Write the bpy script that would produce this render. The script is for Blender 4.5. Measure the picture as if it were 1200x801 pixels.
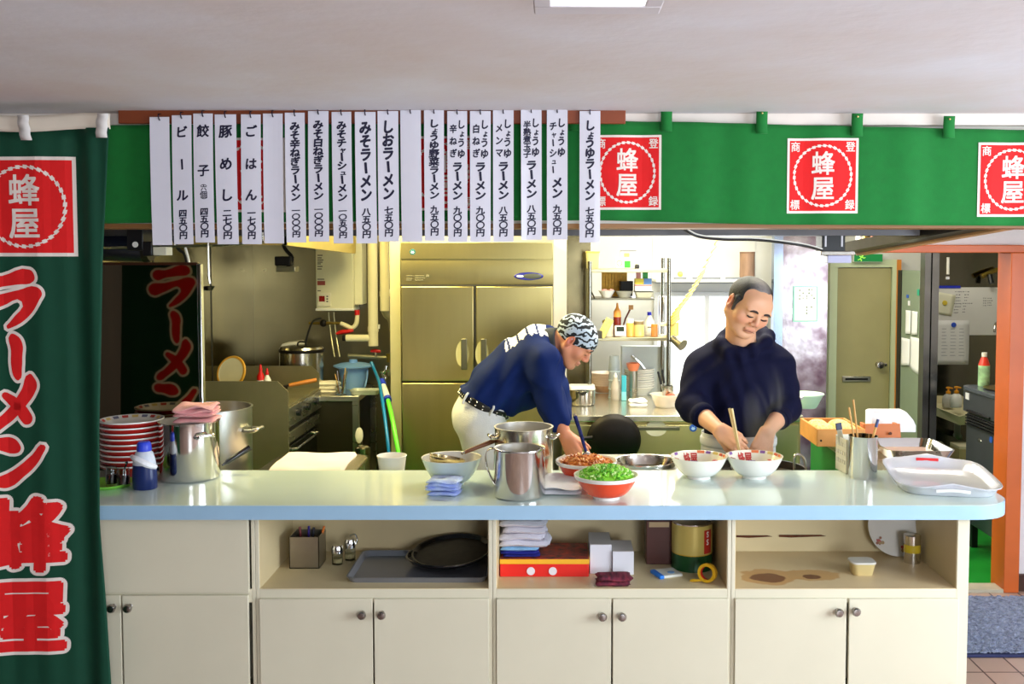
import bpy, bmesh, math, random
import numpy as np
from mathutils import Vector, Matrix
random.seed(7)
SC = bpy.context.scene
COL = SC.collection
for _o in list(bpy.data.objects):
    bpy.data.objects.remove(_o)

# ------------------------------------------------------------------ camera
F = 1155.0                      # focal length in pixels of the 1200x801 frame
CX, CY = 650.0, 360.5           # principal point
TH = math.radians(3.0)
CAM = Vector((0, 0, 1.8))
cd = bpy.data.cameras.new('camera')
cam = bpy.data.objects.new('camera', cd)
COL.objects.link(cam)
cam.location = CAM
cam.rotation_euler = (math.radians(90) - TH, 0, 0)
cd.sensor_width = 36
cd.lens = F / 1200 * 36
cd.shift_x = -(CX - 600) / 1200
cd.shift_y = (CY - 400.5) / 1200
cd.clip_start = 0.05
SC.camera = cam


def ray(px, py):
    dx = (px - CX) / F
    dy = -(py - CY) / F
    return Vector((dx, math.cos(TH) + dy * math.sin(TH), -math.sin(TH) + dy * math.cos(TH)))


def P(px, py, Y):
    r = ray(px, py)
    return CAM + r * (Y / r.y)


def G(px, py, z):
    r = ray(px, py)
    return CAM + r * ((z - CAM.z) / r.z)


def XP(px, Y, py=400):
    return P(px, py, Y).x


def ZP(py, Y, px=650):
    return P(px, py, Y).z


def S(Y):
    return F / Y


def on(px, pyf, z, r):
    """centre on plane z of a round thing of radius r whose front edge is seen at pyf"""
    y = G(px, pyf, z).y + r
    return Vector((P(px, pyf, y).x, y, z))


# ------------------------------------------------------------------ world, light, exposure
SC.view_settings.view_transform = 'Standard'
SC.view_settings.look = 'None'
SC.view_settings.gamma = 1
SC.view_settings.use_curve_mapping = False
SC.view_settings.exposure = 0.0
try:
    SC.cycles.use_denoising = True
    SC.cycles.max_bounces = 8
    SC.cycles.transparent_max_bounces = 12
    SC.cycles.sample_clamp_indirect = 4.0
    SC.cycles.volume_step_rate = 1.0
except Exception:
    pass
wd = bpy.data.worlds.new('world')
SC.world = wd
wd.use_nodes = True
wn = wd.node_tree.nodes
sky = wn.new('ShaderNodeTexSky')
sky.sky_type = 'HOSEK_WILKIE'
sky.turbidity = 4
wd.node_tree.links.new(sky.outputs[0], wn['Background'].inputs[0])
wn['Background'].inputs[1].default_value = 1.0


def area(name, loc, target, sx, sy, power, col, spread=180):
    ld = bpy.data.lights.new(name, 'AREA')
    ld.shape = 'RECTANGLE'
    ld.size = sx
    ld.size_y = sy
    ld.energy = power
    ld.color = col
    ld.spread = math.radians(spread)
    o = bpy.data.objects.new(name, ld)
    COL.objects.link(o)
    o.location = loc
    o.rotation_euler = (Vector(target) - Vector(loc)).to_track_quat('-Z', 'Y').to_euler()
    return o


# daylight through the dining room's windows (right wall and the wall behind the camera)
area('daylight_right', (3.75, 1.6, 1.5), (0.4, 2.9, 1.0), 2.4, 1.9, 235, (0.78, 0.89, 1.0))
area('daylight_back', (1.5, -2.95, 1.6), (0.9, 3, 1.2), 1.6, 1.4, 130, (0.86, 0.93, 1.0))
# fluorescent light in the kitchen, with an added fill for the heater
area('kitchen_light_left', (-1.2, 5.3, 2.38), (-1.2, 5.4, 0), 1.2, 0.5, 74, (1.0, 0.88, 0.42))
area('heater_fill', (-0.75, 6.1, 2.3), (-1.4, 7.1, 1.4), 0.5, 0.5, 22, (1.0, 0.90, 0.52))  # added fill that brightens the water heater, not a real fixture
area('kitchen_light_right', (0.75, 5.2, 2.38), (0.75, 5.3, 0), 1.3, 0.5, 56, (1.0, 0.95, 0.76))
area('kitchen_light_rear', (0.9, 6.4, 2.38), (0.9, 6.5, 0), 1.6, 0.4, 22, (1.0, 0.98, 0.90))
area('passage_light', (2.4, 6.0, 2.3), (2.3, 6.2, 0), 0.6, 0.5, 12, (1.0, 0.95, 0.82))
# daylight through the frosted kitchen window
area('kitchen_window_light', (0.95, 6.86, 1.75), (0.9, 4.5, 1.0), 1.0, 0.6, 10, (0.95, 0.98, 1.0))

# ------------------------------------------------------------------ materials
MATS = {}


def lin(c):
    return tuple(((x / 255) / 12.92 if x / 255 <= 0.04045 else ((x / 255 + 0.055) / 1.055) ** 2.4) for x in c)


def M(name, rgb=(200, 200, 200), rough=0.5, metal=0.0, var=0.0, vs=8.0, bump=0.0, bs=60.0, trans=0.0, ior=1.45,
      alpha=1.0, emit=None, es=1.0, vcol=False, stretch=None, rgb2=None, coat=0.0, sheen=0.0, sss=0.0, rvar=0.0, spec=None):
    if name in MATS:
        return MATS[name]
    m = bpy.data.materials.new(name)
    MATS[name] = m
    m.use_nodes = True
    nt = m.node_tree
    b = nt.nodes['Principled BSDF']
    c = lin(rgb)
    b.inputs['Base Color'].default_value = (*c, 1)
    b.inputs['Roughness'].default_value = rough
    b.inputs['Metallic'].default_value = metal
    b.inputs['IOR'].default_value = ior
    b.inputs['Transmission Weight'].default_value = trans
    b.inputs['Alpha'].default_value = alpha
    b.inputs['Coat Weight'].default_value = coat
    b.inputs['Sheen Weight'].default_value = sheen
    if spec is not None:
        b.inputs['Specular IOR Level'].default_value = spec
    if sss:
        b.inputs['Subsurface Weight'].default_value = sss
        b.inputs['Subsurface Radius'].default_value = (0.012, 0.005, 0.003)
        b.inputs['Subsurface Scale'].default_value = 1.0
    if emit:
        b.inputs['Emission Color'].default_value = (*lin(emit), 1)
        b.inputs['Emission Strength'].default_value = es
    L = nt.links.new
    tc = nt.nodes.new('ShaderNodeTexCoord')
    mp = nt.nodes.new('ShaderNodeMapping')
    L(tc.outputs['Object'], mp.inputs['Vector'])
    if stretch:
        mp.inputs['Scale'].default_value = stretch
    if vcol:
        va = nt.nodes.new('ShaderNodeVertexColor')
        va.layer_name = 'Col'
        src = va.outputs['Color']
    else:
        src = None
    n = nt.nodes.new('ShaderNodeTexNoise')
    n.inputs['Scale'].default_value = vs
    n.inputs['Detail'].default_value = 5
    L(mp.outputs[0], n.inputs['Vector'])
    mix = nt.nodes.new('ShaderNodeMix')
    mix.data_type = 'RGBA'
    v = var if var else 0.03
    ramp = nt.nodes.new('ShaderNodeMapRange')
    ramp.inputs[1].default_value = 0.3
    ramp.inputs[2].default_value = 0.7
    L(n.outputs['Fac'], ramp.inputs[0])
    L(ramp.outputs[0], mix.inputs[0])
    if rgb2:
        c2 = lin(rgb2)
        mix.inputs[6].default_value = (*c, 1)
        mix.inputs[7].default_value = (*c2, 1)
    else:
        mix.inputs[6].default_value = (*[min(1, x * (1 + v)) for x in c], 1)
        mix.inputs[7].default_value = (*[x * (1 - v) for x in c], 1)
    if src is not None:
        mix.blend_type = 'MULTIPLY'
        mix.inputs[0].default_value = 1
        L(src, mix.inputs[6])
        k = nt.nodes.new('ShaderNodeMapRange')
        k.inputs[3].default_value = 1 - v
        k.inputs[4].default_value = 1 + v
        L(n.outputs['Fac'], k.inputs[0])
        for l in list(mix.inputs[0].links):
            nt.links.remove(l)
        mix.inputs[0].default_value = 1
        L(k.outputs[0], mix.inputs[7])
    L(mix.outputs[2], b.inputs['Base Color'])
    if rvar:
        r = nt.nodes.new('ShaderNodeMapRange')
        r.inputs[3].default_value = max(0.01, rough - rvar)
        r.inputs[4].default_value = rough + rvar
        L(n.outputs['Fac'], r.inputs[0])
        L(r.outputs[0], b.inputs['Roughness'])
    if bump:
        n2 = nt.nodes.new('ShaderNodeTexNoise')
        n2.inputs['Scale'].default_value = bs
        n2.inputs['Detail'].default_value = 3
        L(mp.outputs[0], n2.inputs['Vector'])
        bp = nt.nodes.new('ShaderNodeBump')
        bp.inputs['Strength'].default_value = bump
        bp.inputs['Distance'].default_value = 0.01
        L(n2.outputs['Fac'], bp.inputs['Height'])
        L(bp.outputs[0], b.inputs['Normal'])
    return m


# ------------------------------------------------------------------ mesh building
class MB:
    def __init__(s):
        s.v = []
        s.f = []
        s.mi = []
        s.cur = 0

    def add(s, vs, fs, mtx=None):
        o = len(s.v)
        for p in vs:
            p = Vector(p)
            s.v.append(mtx @ p if mtx is not None else p)
        for f in fs:
            s.f.append(tuple(i + o for i in f))
            s.mi.append(s.cur)
        return s

    def box(s, x0, x1, y0, y1, z0, z1, mtx=None):
        x0, x1 = sorted((x0, x1)); y0, y1 = sorted((y0, y1)); z0, z1 = sorted((z0, z1))
        vs = [(x, y, z) for x in (x0, x1) for y in (y0, y1) for z in (z0, z1)]
        return s.add(vs, [(0, 1, 3, 2), (4, 6, 7, 5), (0, 4, 5, 1), (2, 3, 7, 6), (0, 2, 6, 4), (1, 5, 7, 3)], mtx)

    def bx(s, c, d, mtx=None):
        return s.box(c[0] - d[0] / 2, c[0] + d[0] / 2, c[1] - d[1] / 2, c[1] + d[1] / 2, c[2] - d[2] / 2, c[2] + d[2] / 2, mtx)

    def cyl(s, p0, p1, r0, r1=None, n=20, caps=True):
        r1 = r0 if r1 is None else r1
        p0 = Vector(p0); p1 = Vector(p1)
        d = (p1 - p0).normalized()
        a = d.orthogonal().normalized(); b = d.cross(a)
        vs = []
        for p, r in ((p0, r0), (p1, r1)):
            for i in range(n):
                t = 2 * math.pi * i / n
                vs.append(p + a * (r * math.cos(t)) + b * (r * math.sin(t)))
        fs = [(i, (i + 1) % n, n + (i + 1) % n, n + i) for i in range(n)]
        if caps:
            fs += [tuple(range(n - 1, -1, -1)), tuple(range(n, 2 * n))]
        return s.add(vs, fs)

    def lathe(s, prof, c=(0, 0, 0), n=32, sx=1, sy=1, mtx=None):
        """prof: (r, z) pairs; r = 0 closes"""
        vs = []; rows = []
        for r, z in prof:
            if r < 1e-6:
                rows.append([len(vs)]); vs.append((c[0], c[1], c[2] + z))
            else:
                row = []
                for i in range(n):
                    t = 2 * math.pi * i / n
                    row.append(len(vs)); vs.append((c[0] + r * sx * math.cos(t), c[1] + r * sy * math.sin(t), c[2] + z))
                rows.append(row)
        fs = []
        for a, b in zip(rows, rows[1:]):
            for i in range(n):
                j = (i + 1) % n
                if len(a) == 1 and len(b) == 1:
                    continue
                if len(a) == 1:
                    fs.append((a[0], b[j], b[i]))
                elif len(b) == 1:
                    fs.append((a[i], a[j], b[0]))
                else:
                    fs.append((a[i], a[j], b[j], b[i]))
        return s.add(vs, fs, mtx)

    def tube(s, pts, r, n=8, smooth=0, caps=True, closed=False):
        pts = [Vector(p) for p in pts]
        rs = list(r) if isinstance(r, (list, tuple)) else [r] * len(pts)
        if smooth:
            pts, rs = catmull(pts, rs, smooth, closed)
        N = len(pts); vs = []; prev = None
        for i, p in enumerate(pts):
            if closed:
                d = (pts[(i + 1) % N] - pts[i - 1])
            else:
                d = pts[min(i + 1, N - 1)] - pts[max(i - 1, 0)]
            d = d.normalized() if d.length > 1e-9 else Vector((0, 0, 1))
            if prev is None:
                a = d.orthogonal().normalized()
            else:
                a = prev - d * prev.dot(d)
                a = a.normalized() if a.length > 1e-6 else d.orthogonal().normalized()
            prev = a; b = d.cross(a)
            for k in range(n):
                t = 2 * math.pi * k / n
                vs.append(p + a * (rs[i] * math.cos(t)) + b * (rs[i] * math.sin(t)))
        fs = []
        for i in range(N if closed else N - 1):
            j = (i + 1) % N
            for k in range(n):
                fs.append((i * n + k, i * n + (k + 1) % n, j * n + (k + 1) % n, j * n + k))
        if caps and not closed:
            fs += [tuple(range(n - 1, -1, -1)), tuple(range((N - 1) * n, N * n))]
        return s.add(vs, fs)

    def sph(s, c, r, n=16, m=10, mtx=None):
        r = (r, r, r) if not isinstance(r, (tuple, list)) else r
        prof = [(math.sin(math.pi * i / m), -math.cos(math.pi * i / m)) for i in range(m + 1)]
        prof[0] = (0, -1); prof[-1] = (0, 1)
        t = Matrix.Translation(Vector(c)) @ (mtx if mtx is not None else Matrix()) @ Matrix.Diagonal((*r, 1))
        return s.lathe(prof, (0, 0, 0), n, mtx=t)

    def grid(s, fn, nu, nv, mtx=None):
        vs = [fn(i / nu, j / nv) for j in range(nv + 1) for i in range(nu + 1)]
        fs = [(j * (nu + 1) + i, j * (nu + 1) + i + 1, (j + 1) * (nu + 1) + i + 1, (j + 1) * (nu + 1) + i)
              for j in range(nv) for i in range(nu)]
        return s.add(vs, fs, mtx)

    def prism(s, poly, z0, z1, mtx=None):
        n = len(poly)
        vs = [(x, y, z0) for x, y in poly] + [(x, y, z1) for x, y in poly]
        fs = [tuple(range(n - 1, -1, -1)), tuple(range(n, 2 * n))] + [(i, (i + 1) % n, n + (i + 1) % n, n + i) for i in range(n)]
        return s.add(vs, fs, mtx)

    def build(s, name, mat, parent=None, loc=None, bevel=0, seg=2, smooth=True, ang=40, solid=0, sub=0, soff=0):
        me = bpy.data.meshes.new(name)
        me.from_pydata([tuple(p) for p in s.v], [], s.f)
        for m in (mat if isinstance(mat, (list, tuple)) else [mat]):
            me.materials.append(m)
        me.polygons.foreach_set('material_index', s.mi)
        bm = bmesh.new(); bm.from_mesh(me)
        bmesh.ops.recalc_face_normals(bm, faces=bm.faces)
        bm.to_mesh(me); bm.free()
        if smooth:
            me.polygons.foreach_set('use_smooth', [True] * len(me.polygons))
            try:
                me.set_sharp_from_angle(angle=math.radians(ang))
            except Exception:
                pass
        me.update()
        o = bpy.data.objects.new(name, me)
        COL.objects.link(o)
        if parent is not None:
            o.parent = parent
        if loc is not None:
            o.location = loc
        if solid:
            k = o.modifiers.new('solid', 'SOLIDIFY'); k.thickness = solid; k.offset = soff
        if sub:
            k = o.modifiers.new('sub', 'SUBSURF'); k.levels = sub; k.render_levels = sub
        if bevel:
            k = o.modifiers.new('bevel', 'BEVEL'); k.width = bevel; k.segments = seg
            k.limit_method = 'ANGLE'; k.angle_limit = math.radians(40)
            k.harden_normals = True if False else False
        return o


def catmull(pts, rs, k, closed=False):
    out = []; ro = []
    N = len(pts)
    rng = range(N) if closed else range(N - 1)
    for i in rng:
        g = (lambda q: pts[q % N]) if closed else (lambda q: pts[max(0, min(N - 1, q))])
        p0, p1, p2, p3 = g(i - 1), g(i), g(i + 1), g(i + 2)
        r1, r2 = rs[i % N], rs[(i + 1) % N]
        for j in range(k):
            t = j / k
            out.append(0.5 * ((2 * p1) + (p2 - p0) * t + (2 * p0 - 5 * p1 + 4 * p2 - p3) * t * t + (3 * p1 - p0 - 3 * p2 + p3) * t ** 3))
            ro.append(r1 + (r2 - r1) * t)
    if not closed:
        out.append(pts[-1]); ro.append(rs[-1])
    return out, ro


def tag(o, label=None, cat=None, group=None, kind=None):
    if label: o['label'] = label
    if cat: o['category'] = cat
    if group: o['group'] = group
    if kind: o['kind'] = kind
    return o


def thing(name, label, cat, loc=(0, 0, 0), rz=0, group=None):
    o = bpy.data.objects.new(name, None)
    o.empty_display_size = 0.05
    COL.objects.link(o)
    o.location = loc
    o.rotation_euler = (0, 0, rz)
    return tag(o, label, cat, group)


def struct(o, label=None):
    o['kind'] = 'structure'
    if label: o['label'] = label
    return o


def dup(root, loc, rz=None, label=None, group=None):
    r = root.copy(); COL.objects.link(r); r.location = loc
    if rz is not None: r.rotation_euler = (0, 0, rz)
    if label: r['label'] = label
    if group: r['group'] = group
    for ch in list(root.children):
        c = ch.copy(); COL.objects.link(c); c.parent = r
        for g in list(ch.children):
            d = g.copy(); COL.objects.link(d); d.parent = c
    return r


def lbl(o, s):
    o['label'] = s
    return o


# ------------------------------------------------------------------ lettering
GL = {}
_fc = bpy.data.curves.new('glyph_source', 'FONT')
_fo = bpy.data.objects.new('glyph_source', _fc)
COL.objects.link(_fo)
_fc.resolution_u = 3


def glyph(ch, off=0.0):
    k = (ch, off)
    if k not in GL:
        _fc.body = ch
        _fc.offset = off
        bpy.context.view_layer.update()
        me = bpy.data.meshes.new_from_object(_fo.evaluated_get(bpy.context.evaluated_depsgraph_get()))
        vs = [(v.co.x - 0.5, v.co.y - 0.37) for v in me.vertices] if ord(ch) > 0x2000 else [(v.co.x, v.co.y) for v in me.vertices]
        GL[k] = (vs, [tuple(p.vertices) for p in me.polygons])
        bpy.data.meshes.remove(me)
    return GL[k]


def put(mb, ch, x, z, sx, sz=None, y=0, off=0.02, rot=0, shear=0.0):
    """one brush-thick character centred on (x, z) in the XZ plane; off thickens its strokes"""
    sz = sx if sz is None else sz
    vs, fs = glyph(ch)
    c, s_ = math.cos(rot), math.sin(rot)
    n = 0 if off < .004 else (4 if off < .03 else 8)
    ring = [(off, 2 * math.pi * (k + .5) / n) for k in range(n)] if n else [(0, 0)]
    if off >= .06:          # very bold print: two rings of strokes
        ring = [(off, 2 * math.pi * k / 28) for k in range(28)] + [(off * .5, 2 * math.pi * k / 10) for k in range(10)]
    for k, (ro, ta) in enumerate(ring):
        ox = ro * math.cos(ta); oz = ro * math.sin(ta)
        out = []
        for a, b in vs:
            a, b = a * c - b * s_, a * s_ + b * c
            a += ox; b += oz
            out.append((x + (a + shear * b) * sx, y - k * (3e-5 if off < .06 else 1e-5), z + (b + 0.72 * shear * a) * sz))
        mb.add(out, fs)


def word(mb, s, x, z, size, y=0, off=0.0, gap=0.0):
    """latin text starting at x in the XZ plane"""
    for ch in s:
        if ch == ' ':
            x += size * 0.3; continue
        vs, fs = glyph(ch, off)
        if not vs:
            continue
        w = max(v[0] for v in vs)
        mb.add([(x + a * size, y, z + b * size) for a, b in vs], fs)
        x += (w + 0.06 + gap) * size
    return x


def fill2d(polys, off=0.0):
    """filled outlines of 2-D polygons, grown by off -> verts, faces"""
    cu = bpy.data.curves.new('outline', 'CURVE')
    cu.dimensions = '2D'
    cu.fill_mode = 'BOTH'
    cu.offset = off
    V = []; Fc = []
    for poly in polys:
        for sp in list(cu.splines):
            cu.splines.remove(sp)
        sp = cu.splines.new('BEZIER')
        sp.bezier_points.add(len(poly) - 1)
        for bp, (x, y) in zip(sp.bezier_points, poly):
            bp.co = (x, y, 0); bp.handle_left_type = bp.handle_right_type = 'AUTO'
        sp.use_cyclic_u = True
        sp.resolution_u = 4
        o = bpy.data.objects.new('outline', cu)
        COL.objects.link(o)
        bpy.context.view_layer.update()
        me = bpy.data.meshes.new_from_object(o.evaluated_get(bpy.context.evaluated_depsgraph_get()))
        k = len(V)
        V += [(v.co.x, v.co.y) for v in me.vertices]
        Fc += [tuple(i + k for i in p.vertices) for p in me.polygons]
        bpy.data.objects.remove(o); bpy.data.meshes.remove(me)
    bpy.data.curves.remove(cu)
    return V, Fc


def _clip(poly, xc, keep_right):
    out = []
    for i, p in enumerate(poly):
        q = poly[(i + 1) % len(poly)]
        pi_ = (p[0] >= xc) == keep_right or p[0] == xc
        qi = (q[0] >= xc) == keep_right or q[0] == xc
        if pi_: out.append(p)
        if pi_ != qi:
            t = (xc - p[0]) / (q[0] - p[0])
            out.append((xc, p[1] + t * (q[1] - p[1])))
    return out


def drape(o, fy, step=0.025):
    """cut a flat XZ mesh into strips along x and lay it on the surface y = fy(x, z)"""
    me = o.data
    me.calc_loop_triangles()
    V = [(v.co.x, v.co.z) for v in me.vertices]
    ky = [v.co.y for v in me.vertices]
    yv = []
    nv = []; nf = []
    for t in me.loop_triangles:
        tri = [V[i] for i in t.vertices]
        x0 = min(p[0] for p in tri); x1 = max(p[0] for p in tri)
        k = math.floor(x0 / step)
        while k * step < x1:
            a, b = k * step, (k + 1) * step
            poly = tri
            if x0 < a: poly = _clip(poly, a, True)
            if len(poly) > 2 and x1 > b: poly = _clip(poly, b, False)
            if len(poly) > 2:
                i0 = len(nv); nv += poly; yv += [ky[t.vertices[0]]] * len(poly); nf.append(tuple(range(i0, i0 + len(poly))))
            k += 1
    m2 = bpy.data.meshes.new(me.name)
    m2.from_pydata([(x, fy(x, z) + y, z) for (x, z), y in zip(nv, yv)], [], nf)
    for m in me.materials: m2.materials.append(m)
    o.data = m2
    bpy.data.meshes.remove(me)
    return o


# ------------------------------------------------------------------ signed distance bodies
class SDF:
    def __init__(s, lo, hi, h):
        s.lo = np.array(lo, float); s.h = h
        s.n = np.ceil((np.array(hi) - s.lo) / h).astype(int) + 1
        s.D = np.full(s.n, 1.0, np.float32)

    def sl(s, lo, hi, m):
        a = np.maximum(0, np.floor((np.array(lo) - m - s.lo) / s.h).astype(int))
        b = np.minimum(s.n, np.ceil((np.array(hi) + m - s.lo) / s.h).astype(int) + 1)
        if np.any(b <= a):
            return None, None
        ax = [s.lo[i] + s.h * np.arange(a[i], b[i]) for i in range(3)]
        X = np.stack(np.meshgrid(*ax, indexing='ij'), -1)
        return tuple(slice(a[i], b[i]) for i in range(3)), X

    def comb(s, sl, d, k, op):
        A = s.D[sl]
        if op == 'sub':
            d = -d
            hh = np.clip(0.5 - 0.5 * (A - d) / k, 0, 1)
            R = A * (1 - hh) + d * hh + k * hh * (1 - hh)
        elif op == 'int':
            R = np.maximum(A, d)
        else:
            hh = np.clip(0.5 + 0.5 * (A - d) / k, 0, 1)
            R = A * (1 - hh) + d * hh - k * hh * (1 - hh)
        s.D[sl] = R

    def cone(s, p0, p1, r0, r1, k=0.01, op='add'):
        p0 = np.array(p0, float); p1 = np.array(p1, float); m = max(r0, r1)
        sl, X = s.sl(np.minimum(p0, p1) - m, np.maximum(p0, p1) + m, k + 2 * s.h)
        if sl is None: return
        ba = p1 - p0; t = np.clip(((X - p0) @ ba) / max(ba @ ba, 1e-9), 0, 1)
        d = np.linalg.norm(X - p0 - t[..., None] * ba, axis=-1) - (r0 + (r1 - r0) * t)
        s.comb(sl, d, k, op)

    def ell(s, c, r, R=None, k=0.01, op='add'):
        c = np.array(c, float); r = np.array(r, float)
        m = r.max()
        sl, X = s.sl(c - m, c + m, k + 2 * s.h)
        if sl is None: return
        Q = X - c
        if R is not None:
            Q = Q @ np.array(R)          # to local axes (R columns = axes)
        k0 = np.linalg.norm(Q / r, axis=-1); k1 = np.linalg.norm(Q / (r * r), axis=-1)
        d = np.where(k1 > 1e-6, k0 * (k0 - 1.0) / np.maximum(k1, 1e-6), -r.min())
        s.comb(sl, d, k, op)

    def plane_cut(s, p, n):
        """keep the side that n points away from"""
        ax = [s.lo[i] + s.h * np.arange(s.n[i]) for i in range(3)]
        n = np.array(n, float); n /= np.linalg.norm(n)
        d = ((ax[0] - p[0]) * n[0])[:, None, None] + ((ax[1] - p[1]) * n[1])[None, :, None] + ((ax[2] - p[2]) * n[2])[None, None, :]
        s.D = np.maximum(s.D, d.astype(np.float32))

    def wrinkle(s, fn):
        ax = [s.lo[i] + s.h * np.arange(s.n[i]) for i in range(3)]
        X, Y, Z = np.meshgrid(*ax, indexing='ij')
        s.D = s.D + fn(X, Y, Z).astype(np.float32) * (np.abs(s.D) < 0.08)

    def mesh(s):
        D = s.D
        nx, ny, nz = D.shape
        sg = D < 0
        c = np.zeros((nx - 1, ny - 1, nz - 1), np.int8)
        for i in (0, 1):
            for j in (0, 1):
                for k in (0, 1):
                    c += sg[i:nx - 1 + i, j:ny - 1 + j, k:nz - 1 + k]
        act = (c > 0) & (c < 8)
        I = np.argwhere(act)
        ids = np.full(act.shape, -1, np.int64)
        ids[act] = np.arange(len(I))
        acc = np.zeros((len(I), 3)); cnt = np.zeros(len(I))
        corners = [(i, j, k) for i in (0, 1) for j in (0, 1) for k in (0, 1)]
        for a in corners:
            for b in corners:
                if sum(abs(a[q] - b[q]) for q in range(3)) == 1 and a < b:
                    da = D[I[:, 0] + a[0], I[:, 1] + a[1], I[:, 2] + a[2]]
                    db = D[I[:, 0] + b[0], I[:, 1] + b[1], I[:, 2] + b[2]]
                    x = (da < 0) != (db < 0)
                    t = np.where(x, da / np.where(np.abs(da - db) < 1e-9, 1, da - db), 0)
                    p = np.array(a) + t[:, None] * (np.array(b) - np.array(a))
                    acc += np.where(x[:, None], p, 0); cnt += x
        V = s.lo + s.h * (I + acc / np.maximum(cnt, 1)[:, None])
        Q = []
        for ax in range(3):
            o1, o2 = [(1, 2), (2, 0), (0, 1)][ax]
            sa = [slice(None)] * 3; sb = [slice(None)] * 3
            sa[ax] = slice(0, -1); sb[ax] = slice(1, None)
            x = sg[tuple(sa)] != sg[tuple(sb)]
            E = np.argwhere(x)
            ok = (E[:, o1] > 0) & (E[:, o2] > 0) & (E[:, o1] < D.shape[o1] - 1) & (E[:, o2] < D.shape[o2] - 1)
            E = E[ok]
            q = []
            for d1, d2 in ((-1, -1), (0, -1), (0, 0), (-1, 0)):
                e = E.copy(); e[:, o1] += d1; e[:, o2] += d2
                q.append(ids[e[:, 0], e[:, 1], e[:, 2]])
            q = np.stack(q, -1)
            fl = sg[E[:, 0], E[:, 1], E[:, 2]]
            q[~fl] = q[~fl][:, ::-1]
            Q.append(q)
        Q = np.concatenate(Q)
        return V, Q[(Q >= 0).all(1)]

    def build(s, name, mat, parent, org, colfn=None, it=2):
        V, Q = s.mesh()
        me = bpy.data.meshes.new(name)
        me.from_pydata((V - np.array(org)).tolist(), [], Q.tolist())
        me.materials.append(mat)
        me.polygons.foreach_set('use_smooth', [True] * len(me.polygons))
        if colfn is not None:
            ca = me.color_attributes.new('Col', 'FLOAT_COLOR', 'POINT')
            col = np.ones((len(V), 4), np.float32)
            col[:, :3] = colfn(V)
            ca.data.foreach_set('color', col.ravel())
        me.update()
        o = bpy.data.objects.new(name, me)
        COL.objects.link(o)
        if parent is not None:
            o.parent = parent
        k = o.modifiers.new('smooth', 'SMOOTH'); k.factor = 0.5; k.iterations = it
        return o

# ================================================================== the setting
HC = 0.90                        # height of the serving counter
YF = 3.52                        # its front edge
YB = 4.11                        # its back edge
CEIL = ZP(133, 3.72)
YK = 7.2                         # kitchen's back wall

w_plaster = M('white_plaster', (226, 220, 220), 0.85, var=0.05, vs=3, bump=0.15, bs=40)
m_ceil = M('ceiling_board', (224, 224, 232), 0.9, rgb2=(214, 203, 200), vs=1.6, bump=0.12, bs=25)
m_cream = M('cream_strip', (228, 216, 205), 0.7, var=0.05)
m_darkwall = M('dark_wood_panel', (48, 36, 28), 0.6, var=0.2, vs=6, stretch=(1, 1, 0.15))
m_wallroom = M('beige_wall', (176, 166, 150), 0.9, var=0.06)
m_kitwall = M('kitchen_white_panel', (214, 214, 208), 0.45, var=0.03)
m_steelwall = M('stainless_wall', (160, 150, 112), 0.16, 1.0, var=0.18, vs=1.6, rvar=0.10, bump=0.02, bs=4)
m_steelwall2 = M('reflection_blotched_steel', (176, 170, 168), 0.2, 1.0, var=0.2, vs=6, rvar=0.1, bump=0.12, bs=9, rgb2=(92, 70, 78))  # pinkish dark blotches put muddled reflections into the colour
m_orange = M('orange_painted_wood', (205, 98, 38), 0.4, var=0.08, vs=5)
m_greenfloor = M('green_painted_floor', (28, 140, 46), 0.35, var=0.12, vs=5)

# terracotta tile floor with grout lines
mt = M('terracotta_tile', (196, 150, 128), 0.35, var=0.1, vs=9)
_nt = mt.node_tree
_br = _nt.nodes.new('ShaderNodeTexBrick')
_br.offset = 0
_br.inputs['Color1'].default_value = (*lin((190, 160, 144)), 1)
_br.inputs['Color2'].default_value = (*lin((178, 148, 134)), 1)
_br.inputs['Mortar'].default_value = (*lin((70, 48, 44)), 1)
_br.inputs['Scale'].default_value = 1.0
_br.inputs['Mortar Size'].default_value = 0.004
_br.inputs['Brick Width'].default_value = 0.155
_br.inputs['Row Height'].default_value = 0.155
_tc = _nt.nodes.new('ShaderNodeTexCoord')
_nt.links.new(_tc.outputs['Object'], _br.inputs['Vector'])
_nt.links.new(_br.outputs['Color'], _nt.nodes['Principled BSDF'].inputs['Base Color'])

struct(MB().box(-3.2, 3.6, -3.0, 5.24, -0.1, 0).build('floor', mt))
struct(MB().box(-2.2, 1.42, 4.12, YK, 0.0, 0.006).box(1.42, 3.6, 5.26, YK, 0.0, 0.006).build('floor_kitchen', m_greenfloor))
struct(MB().box(-3.2, 3.6, -3.0, 4.0, CEIL, CEIL + 0.1).box(1.75, 3.6, 4.0, 5.24, CEIL, CEIL + 0.1).build('ceiling', m_ceil))
struct(MB().box(-3.2, 3.6, 4.0, YK + .1, 2.46, 2.56).build('ceiling_kitchen', M('kitchen_ceiling', (235, 232, 220), 0.8)))
struct(MB().box(-3.3, -3.2, -3.0, 4.2, 0, CEIL).build('wall_left', m_darkwall))
struct(MB().box(-3.2, -2.1, 4.11, 4.2, 0, CEIL).build('wall_front_left', w_plaster))
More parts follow.
